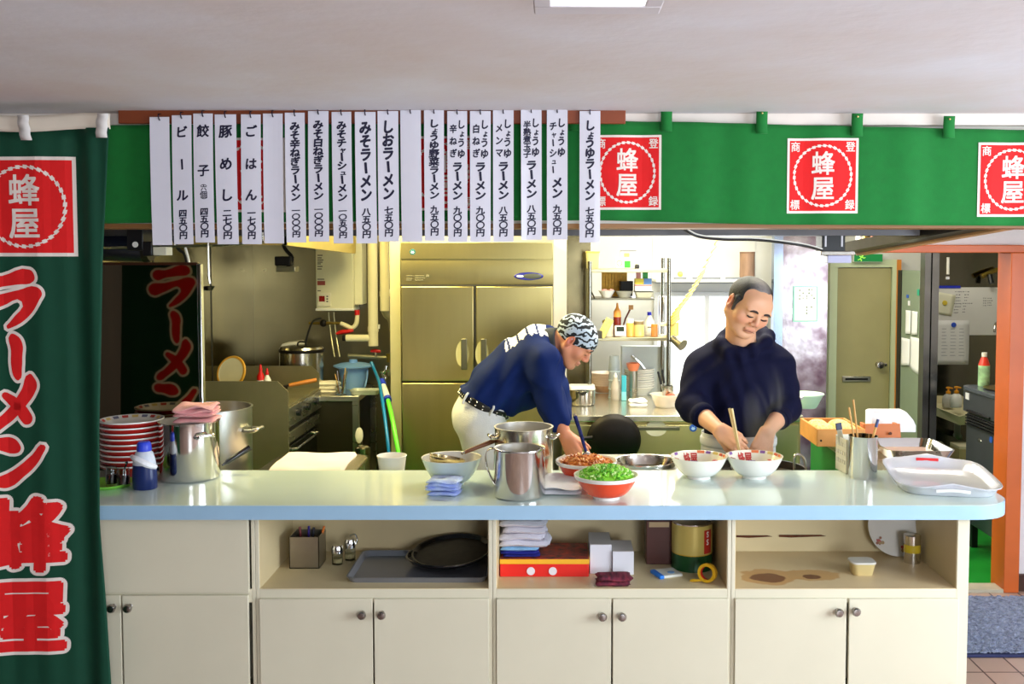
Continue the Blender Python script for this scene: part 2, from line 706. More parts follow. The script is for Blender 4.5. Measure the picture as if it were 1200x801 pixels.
# right wall of the dining room, with a wide window
struct(MB().box(3.6, 3.7, -3, 0.4, 0, CEIL).box(3.6, 3.7, 2.8, 5.3, 0, CEIL).box(3.6, 3.7, 0.4, 2.8, 0, 0.55)
       .box(3.6, 3.7, 0.4, 2.8, 2.25, CEIL).build('wall_right', w_plaster))
struct(MB().box(-3.3, -0.3, -3.1, -3, 0, CEIL).box(2.3, 3.7, -3.1, -3, 0, CEIL).box(-0.3, 2.3, -3.1, -3, 0, 0.85)
       .box(-0.3, 2.3, -3.1, -3, 2.2, CEIL).build('wall_back', M('grey_wallpaper', (128, 126, 124), .85, var=.06)))
m_alu = M('aluminium_frame', (190, 192, 195), 0.35, 1.0)
for i, (fr, gl) in enumerate(((lambda a, b, c, d: (3.62, 3.66, a, b, c, d), (3.638, 3.642, 0.4, 2.8, 0.55, 2.25)),
                              (lambda a, b, c, d: (a, b, -3.07, -3.03, c, d), (-0.3, 2.3, -3.052, -3.048, 0.85, 2.2)))):
    lo, hi, z0, z1 = ((0.4, 2.8, 0.55, 2.25), (-0.3, 2.3, 0.85, 2.2))[i]
    mb = MB()
    for a in (lo, (lo + hi) / 2 - 0.02, hi - 0.04):
        mb.box(*fr(a, a + 0.04, z0, z1))
    mb.box(*fr(lo, hi, z0, z0 + 0.04)); mb.box(*fr(lo, hi, z1 - 0.04, z1))
    struct(mb.build('window_%d' % (i + 1), m_alu))

# kitchen shell
struct(MB().box(-2.3, -2.2, 4.3, YK, 0, 2.46).build('wall_kitchen_left', m_steelwall))
mb = MB()
for X in (XP(262, 6.0),):
    mb.box(-2.203, -2.196, 5.4, 5.41, 0, 2.4)
mb.box(-2.203, -2.196, 6.3, 6.31, 0, 2.4)
struct(mb.build('trim_1', M('dark_joint', (70, 68, 58), 0.4, 0.8)))
struct(MB().box(-2.3, XP(470, YK), YK, YK + .1, 0, 2.46).build('wall_kitchen_back_left', M('grey_stainless_wall', (138, 130, 104), 0.3, 0.9, var=0.15, vs=2, rvar=0.08)))
struct(MB().box(XP(470, YK), 3.7, YK, YK + .1, 0, 2.46).build('wall_kitchen_back', m_kitwall))
struct(MB().box(3.6, 3.7, 5.3, YK, 0, 2.46).build('wall_kitchen_right', M('grey_wall', (150, 148, 140), 0.6)))
# white wall around the doorway on the right
xd0 = XP(1178, 5.24); xd1 = XP(1196, 5.24)
zb0 = ZP(296, 5.24); zb1 = ZP(287, 5.24)
struct(MB().box(1.62, 3.6, 5.24, 5.32, zb1, CEIL + .1).box(xd1, 3.6, 5.24, 5.32, 0, zb1).build('wall_doorway', w_plaster))
struct(MB().box(1.62, xd1, 5.20, 5.34, zb0, zb1).build('trim_2', m_orange, bevel=.004))
struct(MB().box(xd0, xd1, 5.19, 5.35, 0, zb0).build('trim_3', m_orange, bevel=.004))
struct(MB().box(xd1, 3.6, 5.215, 5.24, 0, 0.09).build('baseboard_right', M('dark_brown_baseboard', (70, 42, 30), 0.5)))
struct(MB().box(1.62, xd0, 5.19, 5.30, 0, 0.018).build('trim_4', M('threshold_stone', (190, 182, 160), 0.5, var=.1)))

# lintel over the counter
zl = ZP(262, 3.74)
struct(MB().box(-3.2, 3.6, 3.74, 3.95, zl, CEIL).build('lintel_beam', M('lintel_paint', (222, 214, 204), 0.6, var=0.04)))
struct(MB().box(-3.2, 3.6, 3.705, 3.74, CEIL - 0.045, CEIL).build('trim_5', m_cream, bevel=.004))
struct(MB().box(-3.2, 3.6, 3.735, 3.97, zl - 0.016, zl).build('trim_6', M('lintel_wood_edge', (150, 105, 62), 0.45, var=0.15, vs=6, stretch=(0.1, 1, 1))))
struct(MB().box(-2.2, 1.8, 4.45, 4.60, ZP(276, 4.5), 2.46).build('hanging_beam', M('dark_steel_beam', (88, 86, 88), 0.35, 0.6, var=.1)))

# ================================================================== counter
m_top = M('counter_laminate', (206, 221, 214), 0.12, var=0.02, vs=3, coat=0.3, rvar=.03)
m_edge = M('counter_edge_blue', (154, 188, 212), 0.25, var=0.03)
m_cab = M('cream_cabinet_paint', (214, 207, 182), 0.42, var=0.035, vs=2.5)
m_cabin = M('cabinet_inside', (214, 194, 150), 0.4, var=0.05, vs=4)
m_gap = M('shadow_gap_edge', (70, 62, 50), 0.8)
m_knob = M('pewter_knob', (156, 150, 146), 0.25, 1.0)
XL = -2.1; XR = XP(1167, 3.72, 600)
zt0 = HC - 0.056

t = thing('serving_counter', 'long pale green laminate counter top with light blue edge and rounded right corner', 'counter', (0, YF, 0))
poly = [(XL, 0), (XR - 0.16, 0)]
for i in range(1, 9):
    a = -math.pi / 2 + i * math.pi / 2 / 8
    poly.append((XR - 0.16 + 0.16 * math.cos(a), 0.16 + 0.16 * math.sin(a)))
poly += [(XR, YB - YF), (XL, YB - YF)]
MB().prism(poly, zt0 + 0.004, HC - 0.0015).build('edge_band', m_edge, t, ang=25)
pin = [(x * 1.0 - (0.004 if x > 0 else 0), max(0.004, y)) for x, y in poly]
MB().prism(pin, HC - 0.004, HC).build('top_surface', m_top, t, ang=25)

YC = 3.57
YSB = 4.04
zs = ZP(690, YC)          # lower lip of the open shelves
zsh = ZP(694, YC)
cabs = [(70, 299), (299, 577), (577, 857), (857, 1136)]
doors = [[(74, 143), (145, 292)], [(305, 437), (439, 573)], [(582, 716), (718, 853)], [(861, 991), (994, 1122)]]
knobs = [[(131, 712), (150, 712)], [(424, 720), (447, 720)], [(706, 722), (729, 722)], [(983, 717), (1003, 716)]]
clabels = ['cream cabinet at the left end with a closed panel above its doors',
           'cream cabinet whose open shelf holds the round black trays, two doors below',
           'cream cabinet whose open shelf holds towels, red box and a big can',
           'cream cabinet at the right end whose open shelf has brown water stains']
stain = M('water_stained_shelf', (216, 190, 146), 0.4, var=0.05, vs=4)
# stains with their own shape on the shelf board of the right-hand cabinet
def add_stains(m, spots):
    nt = m.node_tree; b = nt.nodes['Principled BSDF']; L = nt.links.new
    src = b.inputs['Base Color'].links[0].from_socket
    tc = nt.nodes.new('ShaderNodeTexCoord')
    nz = nt.nodes.new('ShaderNodeTexNoise'); nz.inputs['Scale'].default_value = 14
    L(tc.outputs['Object'], nz.inputs['Vector'])
    for (x, y, rx, ry, c) in spots:
        mp = nt.nodes.new('ShaderNodeMapping'); mp.vector_type = 'POINT'
        mp.inputs['Location'].default_value = (-x / rx, -y / ry, 0)
        mp.inputs['Scale'].default_value = (1 / rx, 1 / ry, 0)
        L(tc.outputs['Object'], mp.inputs['Vector'])
        ln = nt.nodes.new('ShaderNodeVectorMath'); ln.operation = 'LENGTH'
        L(mp.outputs[0], ln.inputs[0])
        ad = nt.nodes.new('ShaderNodeMath'); ad.operation = 'ADD'
        L(ln.outputs['Value'], ad.inputs[0]); 
        mu = nt.nodes.new('ShaderNodeMath'); mu.operation = 'MULTIPLY_ADD'; mu.inputs[1].default_value = 0.9; mu.inputs[2].default_value = -0.45
        L(nz.outputs['Fac'], mu.inputs[0]); L(mu.outputs[0], ad.inputs[1])
        mr = nt.nodes.new('ShaderNodeMapRange'); mr.inputs[1].default_value = 1.05; mr.inputs[2].default_value = 0.92
        L(ad.outputs[0], mr.inputs[0])
        mx = nt.nodes.new('ShaderNodeMix'); mx.data_type = 'RGBA'
        L(mr.outputs[0], mx.inputs[0]); L(src, mx.inputs[6]); mx.inputs[7].default_value = (*lin(c), 1)
        src = mx.outputs[2]
    L(src, b.inputs['Base Color'])

for i, (a, b_) in enumerate(cabs):
    xa = XP(a, YC, 650); xb = XP(b_, YC, 650)
    cx = (xa + xb) / 2; hw = (xb - xa) / 2 - 0.0006
    t = thing('counter_cabinet', clabels[i], 'cabinet', (cx, YC, 0), group='cabinets under the serving counter')
    th = 0.0135
    mb = MB()
    mb.box(-hw, -hw + th, 0, YSB - YC, 0.0, zt0)
    mb.box(hw - (th if i < 3 else 0.044), hw, 0, YSB - YC, 0.0, zt0)
    mb.box(-hw + th, hw - (th if i < 3 else .044), YSB - YC - 0.004, YSB - YC + 0.012, 0.0, zt0)      # back
    mb.box(-hw + th, hw - th, 0.02, YSB - YC - .004, 0.02, 0.04)                        # bottom
    mb.box(-hw + th, hw - th, 0.03, 0.045, 0.0, 0.02)                           # plinth
    mb.box(-hw + th, hw - (th if i < 3 else .044), 0.0, 0.018, zs - 0.05, zs)             # rail under the shelf
    mb.build('carcass', m_cab, t, bevel=.0015)
    if i:
        sm = stain if i == 3 else m_cabin
        MB().box(-hw + th, hw - (th if i < 3 else .044), 0.002, YSB - YC - .004, zs - 0.014, zs + 0.002).build('shelf', sm, t, bevel=.001)
        ln_ = MB()
        ln_.box(-hw + th, -hw + th + 0.002, 0.004, YSB - YC - .004, zs + .002, zt0)
        ln_.box(hw - (th if i < 3 else .044) - .002, hw - (th if i < 3 else .044), 0.004, YSB - YC - .004, zs + .002, zt0)
        ln_.box(-hw + th, hw - th, YSB - YC - 0.008, YSB - YC - .004, zs + .002, zt0)
        ln_.build('lining', M('white_lining', (226, 220, 206), .5) if i == 1 and False else (m_cabin), t)
    else:
        MB().box(-hw + th, XP(292, YC, 650) - cx, -0.012, 0.006, ZP(693, YC), zt0 - .004).build('closed_panel', m_cab, t, bevel=.0015)
    ztop = ZP(696 if i == 0 else 700, YC)
    for j, (da, db) in enumerate(doors[i]):
        xa_, xb_ = XP(da, YC, 700) - cx, XP(db, YC, 700) - cx
        d = MB().box(xa_, xb_, -0.014, -0.0005, 0.09, ztop).build('door', m_cab, t, bevel=.0018)
        k = knobs[i][j]
        kp = P(k[0], k[1], YC - 0.03)
        kb = MB()
        mt_ = Matrix.Translation((kp.x - cx, -0.0125, kp.z)) @ Matrix.Rotation(math.radians(90), 4, 'X')
        kb.lathe([(0, 0.0), (0.011, 0.0), (0.0075, 0.004), (0.0065, 0.012), (0.0155, 0.02), (0.0165, 0.026), (0.0125, 0.033), (0, 0.0355)], n=20, mtx=mt_)
        kb.build('knob', m_knob, d)
    if i == 3:
        # rotten slots in the back panel
        sp = MB()
        for (u0, u1, v, h) in ((863, 905, 628, 2), (913, 968, 627.5, 2.2), (863, 898, 650.5, 2.5), (915, 953, 650, 2.5)):
            p0 = P(u0, v, YSB - .012); p1 = P(u1, v, YSB - .012); hh = h / S(3.87)
            sp.prism([(p0.x - cx, p0.z - hh * .6), (p0.x - cx + .05, p0.z - hh), (p1.x - cx, p1.z - hh * .2), (p1.x - cx - .02, p1.z + hh * .5), (p0.x - cx, p0.z + hh * .5)],
                     -(YSB - YC - .0085), -(YSB - YC - .0125), mtx=Matrix.Rotation(math.radians(90), 4, 'X'))
        lbl(sp.build('split_crack', M('rotten_brown_wood', (92, 46, 22), .9, var=.3, vs=40), t), 'dark brown splits in the back board')
        s1 = G(899, 676, zs); s2 = G(953, 674, zs)
        add_stains(stain, [(s1.x - cx, s1.y - YC, 0.105, 0.095, (198, 152, 96)), (s2.x - cx, s2.y - YC, 0.10, 0.07, (196, 152, 96)),
                           (s1.x - cx, s1.y - YC - .01, 0.06, 0.055, (120, 70, 38)), (s2.x - cx - .01, s2.y - YC - .02, 0.036, 0.03, (112, 66, 36))])

ZS = zs + 0.002        # top of the open shelves

# ================================================================== noren, rail, menu strips
m_noren = M('green_noren_cloth', (4, 112, 40), 0.85, var=0.07, vs=30, bump=.12, bs=500, sheen=.1)
m_white_ink = M('cream_print', (240, 226, 216), 0.8)
m_red = M('red_print', (226, 22, 24), 0.8, var=.04, vs=20)
YN = 3.685
def noren_y(x, z):
    return YN + 0.006 * math.sin(x * 9.0) + 0.004 * math.sin(x * 23) + 0.002 * math.sin(x * 41 + 1)
def noren_top(px):
    return np.interp(px, [120, 500, 720, 850, 1000, 1200, 1300], [147, 142, 141.5, 144, 148, 152, 155])
def noren_bot(px):
    return np.interp(px, [120, 180, 500, 700, 900, 1200, 1300], [262, 261, 259, 258, 263, 264.5, 265])
nor = thing('green_noren_curtain', 'long green cloth shop curtain with red crests hung above the counter', 'curtain', (0, YN, 0))
mb = MB()
NU = 220
def nf(u, v):
    px = 118 + u * (1290 - 118)
    zt = ZP(float(noren_top(px)), YN); zb_ = ZP(float(noren_bot(px)), YN)
    x = XP(px, YN, 200); z = zt + (zb_ - zt) * v
    return (x, noren_y(x, z) - YN, z)
mb.grid(nf, NU, 16)
mb.build('cloth', m_noren, nor, solid=.0015)
for px, py in ((672, 128), (779, 125), (889, 129), (999, 133), (1105, 136)):
    x0 = XP(px - 6.5, YN); x1 = XP(px + 6.5, YN)
    zt = ZP(py, YN - .012); zb_ = ZP(float(noren_top(px)) + 12, YN)
    tb = MB().grid(lambda u, v: (x0 + (x1 - x0) * u, -0.018 + 0.004 * math.sin(v * 3.1), zt + (zb_ - zt) * v), 2, 8)
    tb = tb.build('loop_tab', m_noren, nor, solid=.003)
    MB().sph(((x0 + x1) / 2, -0.022, zt - .012), (.004, .002, .004), 8, 6).build('nail', M('brass_nail', (200, 180, 120), .3, 1), tb)
# red crests
def crest_geo(cx, cz, w, h, corners=True):
    """returns dict of MBs in XZ plane"""
    border = MB().box(cx - w / 2, cx + w / 2, 0, 0, cz - h / 2, cz + h / 2)
    border = MB(); border.add([(cx - w / 2, 0, cz - h / 2), (cx + w / 2, 0, cz - h / 2), (cx + w / 2, 0, cz + h / 2), (cx - w / 2, 0, cz + h / 2)], [(0, 1, 2, 3)])
    b = w * 0.035
    field = MB(); field.add([(cx - w / 2 + b, 0, cz - h / 2 + b), (cx + w / 2 - b, 0, cz - h / 2 + b), (cx + w / 2 - b, 0, cz + h / 2 - b), (cx - w / 2 + b, 0, cz + h / 2 - b)], [(0, 1, 2, 3)])
    ink = MB()
    put(ink, '蜂', cx, cz + h * 0.165, w * 0.33, h * 0.33, off=.024)
    put(ink, '屋', cx, cz - h * 0.165, w * 0.33, h * 0.33, off=.024)
    if corners:
        for ch, sx, sz in (('商', -1, 1), ('登', 1, 1), ('標', -1, -1), ('録', 1, -1)):
            put(ink, ch, cx + sx * w * 0.385, cz + sz * h * 0.385, w * 0.14, h * 0.14, off=.02)
    R = w * 0.40; n = 34
    for i in range(n):
        a0 = 2 * math.pi * i / n
        rx, rz = R, R * h / w
        # a link of the rope ring: a thick and a thin piece
        for (d0, d1, t_) in ((0.0, 0.58, 0.042), (0.58, 1.0, 0.018)):
            A = a0 + d0 * 2 * math.pi / n; B = a0 + d1 * 2 * math.pi / n
            q = []
            for ang, k in ((A, 1 - t_ / .8), (B, 1 - t_ / .8 + .012), (B, 1 + t_ / .8), (A, 1 + t_ / .8 - .012)):
                q.append((cx + rx * k * math.cos(ang), 0, cz + rz * k * math.sin(ang)))
            ink.add(q, [(0, 1, 2, 3)])
    return border, field, ink
SN = S(YN)
for (px, py, w, h) in ((295, 205, 79, 86), (517, 203, 79, 86), (735, 202, 79, 86.5), (964, 206, 82, 87), (1187, 210.5, 82, 86)):
    c = P(px, py, YN)
    bd, fl, ink = crest_geo(c.x, c.z, w / SN, h / SN)
    cr = drape(bd.build('crest', m_white_ink, nor), lambda x, z: noren_y(x, z) - YN - 0.0035)
    drape(fl.build('red_field', m_red, cr), lambda x, z: noren_y(x, z) - YN - 0.0045)
    drape(ink.build('emblem_lettering', m_white_ink, cr), lambda x, z: noren_y(x, z) - YN - 0.0055)

m_railw = M('reddish_wood', (132, 62, 30), 0.5, var=0.2, vs=5, stretch=(.15, 1, 1))
YR = 3.650
a = P(140, 151, YR); b_ = P(733, 143, YR)
rl = MB().box(a.x, b_.x, -0.010, 0.010, ZP(145, YR), ZP(126.5, YR)).build('wooden_menu_rail', m_railw, loc=(0, YR, 0), bevel=.003)
tag(rl, 'brown wooden rail that carries the hanging menu strips', 'rail')

m_strip = M('laminated_paper', (226, 224, 234), 0.14, var=0.015, coat=0.6)
m_ink = M('blue_black_ink', (22, 20, 52), 0.5, var=.1)
m_hook = M('dark_hook', (50, 45, 60), 0.3, 1.0)
YS_ = 3.628
strips = [
    (179, 202, 137, 287, '', '', '', 'blank white menu strip hanging leftmost on the rail'),
    (204, 227, 135, 286, 'ビール', '', '四五〇円', 'white menu strip reading ビール 四五〇円'),
    (229, 252, 133, 284, '餃子', 'n', '四五〇円', 'white menu strip reading 餃子 四五〇円 with small bracketed count'),
    (255, 280, 134, 286, '豚めし', '', '二七〇円', 'white menu strip reading 豚めし 二七〇円'),
    (284, 307, 134, 286, 'ごはん', '', '一七〇円', 'white menu strip reading ごはん 一七〇円'),
    (310, 333, 133, 285, '', '', '', 'blank white menu strip between ごはん and みそ辛ねぎラーメン'),
    (336, 359, 132, 284, 'みそ辛ねぎラーメン', '', '一〇〇〇円', 'white menu strip reading みそ辛ねぎラーメン 一〇〇〇円'),
    (362, 386, 130, 283, 'みそ白ねぎラーメン', '', '一〇〇〇円', 'white menu strip reading みそ白ねぎラーメン 一〇〇〇円'),
    (391, 414, 131, 285, 'みそチャーシューメン', '', '一〇五〇円', 'white menu strip reading みそチャーシューメン 一〇五〇円'),
    (418, 442, 131, 285, 'みそラーメン', '', '八五〇円', 'white menu strip reading みそラーメン 八五〇円'),
    (444, 468, 130, 283, 'しおラーメン', '', '七五〇円', 'white menu strip reading しおラーメン 七五〇円'),
    (471, 495, 129, 283, '', '', '', 'blank white menu strip right after しおラーメン'),
    (498, 521, 129, 282, 'しょうゆ野菜ラーメン', '', '九五〇円', 'white menu strip reading しょうゆ野菜ラーメン 九五〇円'),
    (525, 548, 130, 283, 'しょうゆ', '辛ねぎ|ラーメン', '九〇〇円', 'white menu strip reading しょうゆ辛ねぎラーメン in two columns, 九〇〇円'),
    (551, 575, 130, 283, 'しょうゆ', '白ねぎ|ラーメン', '九〇〇円', 'white menu strip reading しょうゆ白ねぎラーメン in two columns, 九〇〇円'),
    (578, 602, 129, 283, 'しょうゆ', 'メンマ|ラーメン', '八五〇円', 'white menu strip reading しょうゆメンマラーメン 八五〇円'),
    (611, 635, 128, 281, 'しょうゆ', '半熟煮玉子|ラーメン', '八五〇円', 'white menu strip reading しょうゆ半熟煮玉子ラーメン 八五〇円'),
    (641, 665, 128, 281, 'しょうゆ', 'チャーシュー|メン', '九五〇円', 'white menu strip reading しょうゆチャーシューメン 九五〇円'),
    (679, 703, 130, 284, 'しょうゆラーメン', '', '七五〇円', 'rightmost white menu strip, reading しょうゆラーメン 七五〇円'),
]
SMALL = 'ょャュェ'
def column(mb, txt, x, z0, z1, size, y, off):
    """characters spread from z0 (top) to z1 (bottom)"""
    wts = [0.62 if c in SMALL else 1.0 for c in txt]
    tot = sum(wts); z = z0
    step = (z0 - z1) / tot
    for c, w in zip(txt, wts):
        zc_ = z - step * w / 2
        s = size * (0.72 if c in SMALL else 1.0)
        hz = min(step * w * 1.08, size * 1.15)
        if c == 'ー':
            put(mb, c, x, zc_, size * 1.0, hz if hz < size else size, y, off + .012, rot=math.radians(-86))
        else:
            put(mb, c, x + (size * .12 if c in SMALL else 0), zc_, s, max(hz, s * .62), y, off, shear=0.06)
        z -= step * w
SS = S(YS_)
for (xl, xr, yt, yb, main, second, price, label) in strips:
    p0 = P((xl + xr) / 2, yb, YS_); zt = ZP(yt, YS_); H = zt - p0.z; Wd = (xr - xl) / SS
    t = thing('menu_strip', label, 'menu strip', (p0.x, YS_, p0.z), rz=random.uniform(-.05, .05), group='menu strips hanging above the counter')
    t.rotation_euler.y = random.uniform(-.006, .008)
    cv = random.uniform(-.0012, .0012)
    def fy(x, z, cv=cv, Wd=Wd, H=H):
        return cv * (1 - (2 * x / Wd) ** 2) - 0.004 * math.sin(math.pi * z / H)
    pm = MB().grid(lambda u, v: (-Wd / 2 + Wd * u, fy(-Wd / 2 + Wd * u, H * v), H * v), 4, 12)
    pm.build('paper', m_strip, t, solid=.0008, smooth=False)
    MB().tube([(0, .012, H + .012), (0, -.006, H + .010), (0, -.009, H + .002), (0, -.004, H - .008), (0.001, 0.0, H - .012)], .0022, 6, smooth=3).build('hook', m_hook, t)
    ink = MB()
    s = Wd * 0.52
    zz = lambda f: H * (1 - f)
    if main:
        if second in ('', 'n'):
            n = len(main)
            if n <= 3:
                top, bot = .05, .68
            else:
                top, bot = .07, .68
            if second == 'n':
                put(ink, '餃', 0, zz(.135), s * 1.25, s * 1.25, 0, .03, shear=.06)
                put(ink, '子', 0, zz(.44), s * 1.2, s * 1.2, 0, .03, shear=.06)
                put(ink, '（', 0, zz(.535), s * .7, s * .8, 0, .0, rot=math.radians(-90))
                put(ink, '六', 0, zz(.575), s * .62, s * .62, 0, .02)
                put(ink, '個', 0, zz(.628), s * .75, s * .75, 0, .02)
                put(ink, '）', 0, zz(.675), s * .7, s * .8, 0, .0, rot=math.radians(-90))
            elif n <= 3:
                for c, f in zip(main, (.13, .38, .62)):
                    put(ink, c, 0, zz(f), s * 1.2, s * 1.2, 0, .035, rot=math.radians(-84) if c == 'ー' else 0, shear=.06)
            else:
                column(ink, main, 0, zz(top), zz(bot), s * (1.0 if n > 7 else 1.14), 0, .050)
        else:
            l, r = second.split('|')
            column(ink, main, Wd * .2, zz(.06), zz(.37), s * .80, 0, .040)
            column(ink, l, -Wd * .2, zz(.09), zz(.37 if len(r) > 2 else .5), s * .74, 0, .038)
            column(ink, r, 0, zz(.39 if len(r) > 2 else .52), zz(.68), s * 1.05, 0, .052)
        column(ink, price, 0, zz(.73), zz(.96), s * .84, 0, .040)
        io = ink.build('brush_lettering', m_ink, t)
        drape(io, lambda x, z: fy(x, z) - 0.0012, .015)

# ================================================================== tall banner in front of the counter, left
YB_ = 3.44
m_ban = M('dark_green_banner_cloth', (0, 66, 44), 0.8, var=0.05, vs=20, bump=.1, bs=600)
m_cloth_w = M('cream_hem_cloth', (226, 214, 196), 0.85, var=.05)
SB = S(YB_)
def ban_y(x, z):
    px = x * SB + 650
    k = min(1, max(0, (px - 60) / 60)) + 0.25
    return YB_ + k * (0.014 * math.sin(px * 0.085 + 0.6) + 0.006 * math.sin(px * .21 + 1))
def ban_r(py):
    return float(np.interp(py, [140, 152, 300, 500, 610, 700, 801, 860], [131, 130, 122, 118.5, 119, 126, 132, 134]))
ban = thing('green_shop_banner', 'tall dark green banner with red lettering and crest hanging at the left edge', 'banner', (0, YB_, 0))
def bf(u, v):
    py = 150 + v * (850 - 150)
    px = -72 + u * (ban_r(py) + 72)
    p = P(px, py + 3 * (1 - u) * 0, YB_)
    return (p.x, ban_y(p.x, p.z) - YB_, p.z)
MB().grid(bf, 70, 40).build('cloth', m_ban, ban, solid=.0012)
zr = ZP(146, YB_)
MB().grid(lambda u, v: (XP(-75 + u * 205, YB_, 146), -.006 - .004 * math.sin(v * 3.1), ZP(136 - 2 * u, YB_) + (ZP(155 - 3 * u, YB_) - ZP(136 - 2 * u, YB_)) * v + .004 * math.sin(u * 9)), 30, 4).build('cream_hem', m_cloth_w, ban, solid=.006)
for px, py0, py1, lean in ((32, 136, 165, 2), (125, 134, 162, -2)):
    x = XP(px, YB_, 150); za, zb_ = ZP(py0, YB_), ZP(py1, YB_)
    MB().grid(lambda u, v: (x + (u - .5) * .038 + lean * .004 * v, -.03 + .008 * abs(v - .35) + .003 * math.sin(v * 14), za + (zb_ - za) * v), 2, 10).build('tape_strip', M('white_cloth_tape', (225, 220, 215), .6), ban, solid=.002)
# crest on the banner
c = P(29, 242, YB_)
bd, fl, ink = crest_geo(c.x, c.z, 118 / SB, 116 / SB, False)
letters_px = [
    [(-20, 327), (2, 323.5), (35, 316), (41, 323), (40, 329), (20, 333), (2, 335.5), (-16, 339)],
    [(-26, 350), (0, 345), (22, 340), (43, 336), (50, 343), (47, 351), (34, 370), (13, 383.5), (8, 384), (13, 376), (26, 353), (0, 359), (-22, 364)],
    [(12, 392), (19.5, 393), (26, 402), (26, 418), (25.6, 430), (22, 445), (18, 443), (13.5, 430), (13, 410)],
    [(35, 438), (40, 442), (44, 450), (41, 460), (32, 473), (22, 485), (8, 497), (-10, 506), (-13, 501), (2, 487), (14, 474), (26, 456)],
    [(3, 461), (14, 463), (24, 470), (34, 481), (38, 492), (31, 497), (25, 492), (18, 481), (9, 472)],
    [(-15, 514), (0, 513), (14, 513), (22, 519), (24, 527), (16, 531), (0, 527), (-15, 523)],
    [(53, 521), (50, 533), (41, 546), (28, 558), (12, 570), (2, 571), (-6, 566), (-2, 560), (10, 554), (24, 545), (38, 533)],
]
def b3(px, py):
    p = P(px, py, YB_); return (p.x, p.z)
lp = [[b3(*q) for q in poly] for poly in letters_px]
def xz(mbv):
    m_ = MB(); m_.add([(x, 0, z) for x, z in mbv[0]], mbv[1]); return m_
red = xz(fill2d(lp, 0.001)); cream = xz(fill2d(lp, 0.0115))
for ch, py, sz in (('蜂', 627, 92), ('屋', 722, 92)):
    p = P(30, py, YB_)
    put(red, ch, p.x, p.z, 104 / SB, sz / SB, off=.045, shear=.05)
    put(cream, ch, p.x, p.z, 104 / SB, sz / SB, off=.085, shear=.05)
import copy
def lay(mbx, name, mat, d, par):
    o = copy.deepcopy(mbx).build(name, mat, par)
    return drape(o, lambda x, z: ban_y(x, z) - YB_ + d)
k = lay(bd, 'crest', m_white_ink, -.0018, ban); lay(fl, 'red_field', m_red, -.0026, k); lay(ink, 'emblem_lettering', m_white_ink, -.0034, k)
k = lay(cream, 'lettering_outline', m_white_ink, -.0018, ban); lay(red, 'red_lettering', m_red, -.0026, k)
# the dye shows through on the back of the cloth
k = lay(bd, 'crest', m_white_ink, .0018, ban); lay(fl, 'red_field', m_red, .0026, k); lay(ink, 'emblem_lettering', m_white_ink, .0034, k)
k = lay(cream, 'lettering_outline', m_white_ink, .0018, ban); lay(red, 'red_lettering', m_red, .0026, k)

# ================================================================== ceiling lamp
t = thing('ceiling_light_panel', 'square white ceiling lamp at the top edge of the photo', 'ceiling lamp', (0.09, 2.0, CEIL))
x0 = P(619, 13, 2.2).x - .09; x1 = P(776, 9, 2.2).x - .09
def Gz(px, py, z): return G(px, py, z)
zf = CEIL - 0.035
q = Gz(626, 14, zf); q2 = Gz(775, 8, zf)
fx0, fx1, fy1 = q.x - .09, q2.x - .09, q.y - 2.0
fy0 = fy1 - 0.62
MB().box(fx0, fx1, fy0, fy0 + .022, -.04, 0).box(fx0, fx1, fy1 - .06, fy1, -.04, 0).box(fx0, fx0 + .035, fy0 + .022, fy1 - .06, -.04, 0).box(fx1 - .035, fx1, fy0 + .022, fy1 - .06, -.04, 0).build('frame', M('white_lamp_frame', (215, 212, 220), .5), t, bevel=.003)
MB().box(fx0 + .032, fx1 - .032, fy0 + .02, fy1 - .055, -.036, -.01).build('diffuser', M('lit_diffuser', (255, 255, 255), .5, emit=(255, 253, 250), es=3.2), t)

# ================================================================== kitchen
m_ss = M('brushed_stainless', (196, 192, 178), 0.28, 1.0, var=0.06, vs=4, rvar=.05, stretch=(1, 1, 6))
m_ssf = M('fridge_stainless', (190, 176, 118), 0.30, 1.0, var=0.05, vs=2, rvar=.05, stretch=(6, 1, .4))
m_ssd = M('dark_stainless', (140, 132, 98), 0.4, .7, var=0.12, vs=4, rvar=.08)
m_ssm = M('polished_stainless', (212, 210, 206), 0.10, 1.0, var=0.02, rvar=.02)
m_ssp = M('pot_stainless', (205, 200, 190), 0.20, 1.0, var=0.03, rvar=.04)
m_dark = M('black_plastic', (20, 20, 22), 0.4, var=.1)
m_iron = M('black_iron', (28, 24, 22), 0.5, 0.6, var=.2, vs=12)
m_white = M('white_plastic', (232, 230, 222), 0.35)
m_pipe = M('cream_pipe', (232, 222, 182), 0.4, var=.03)
m_gasket = M('dark_gasket', (45, 42, 34), .7)
m_wood = M('pale_wood', (200, 150, 84), 0.5, var=.15, vs=8, stretch=(1, 1, .2))
m_brownwood = M('brown_wood', (110, 62, 32), 0.45, var=.2, vs=10)
m_redp = M('red_plastic', (205, 28, 24), 0.35)
m_glass = M('clear_glass', (245, 250, 248), 0.03, trans=1.0, ior=1.4)
m_cer = M('white_ceramic', (236, 234, 226), 0.15, var=.02, coat=.4)
m_blueink = M('blue_print', (50, 60, 170), .4)
m_stk = M('blue_sticker', (38, 90, 190), .4)

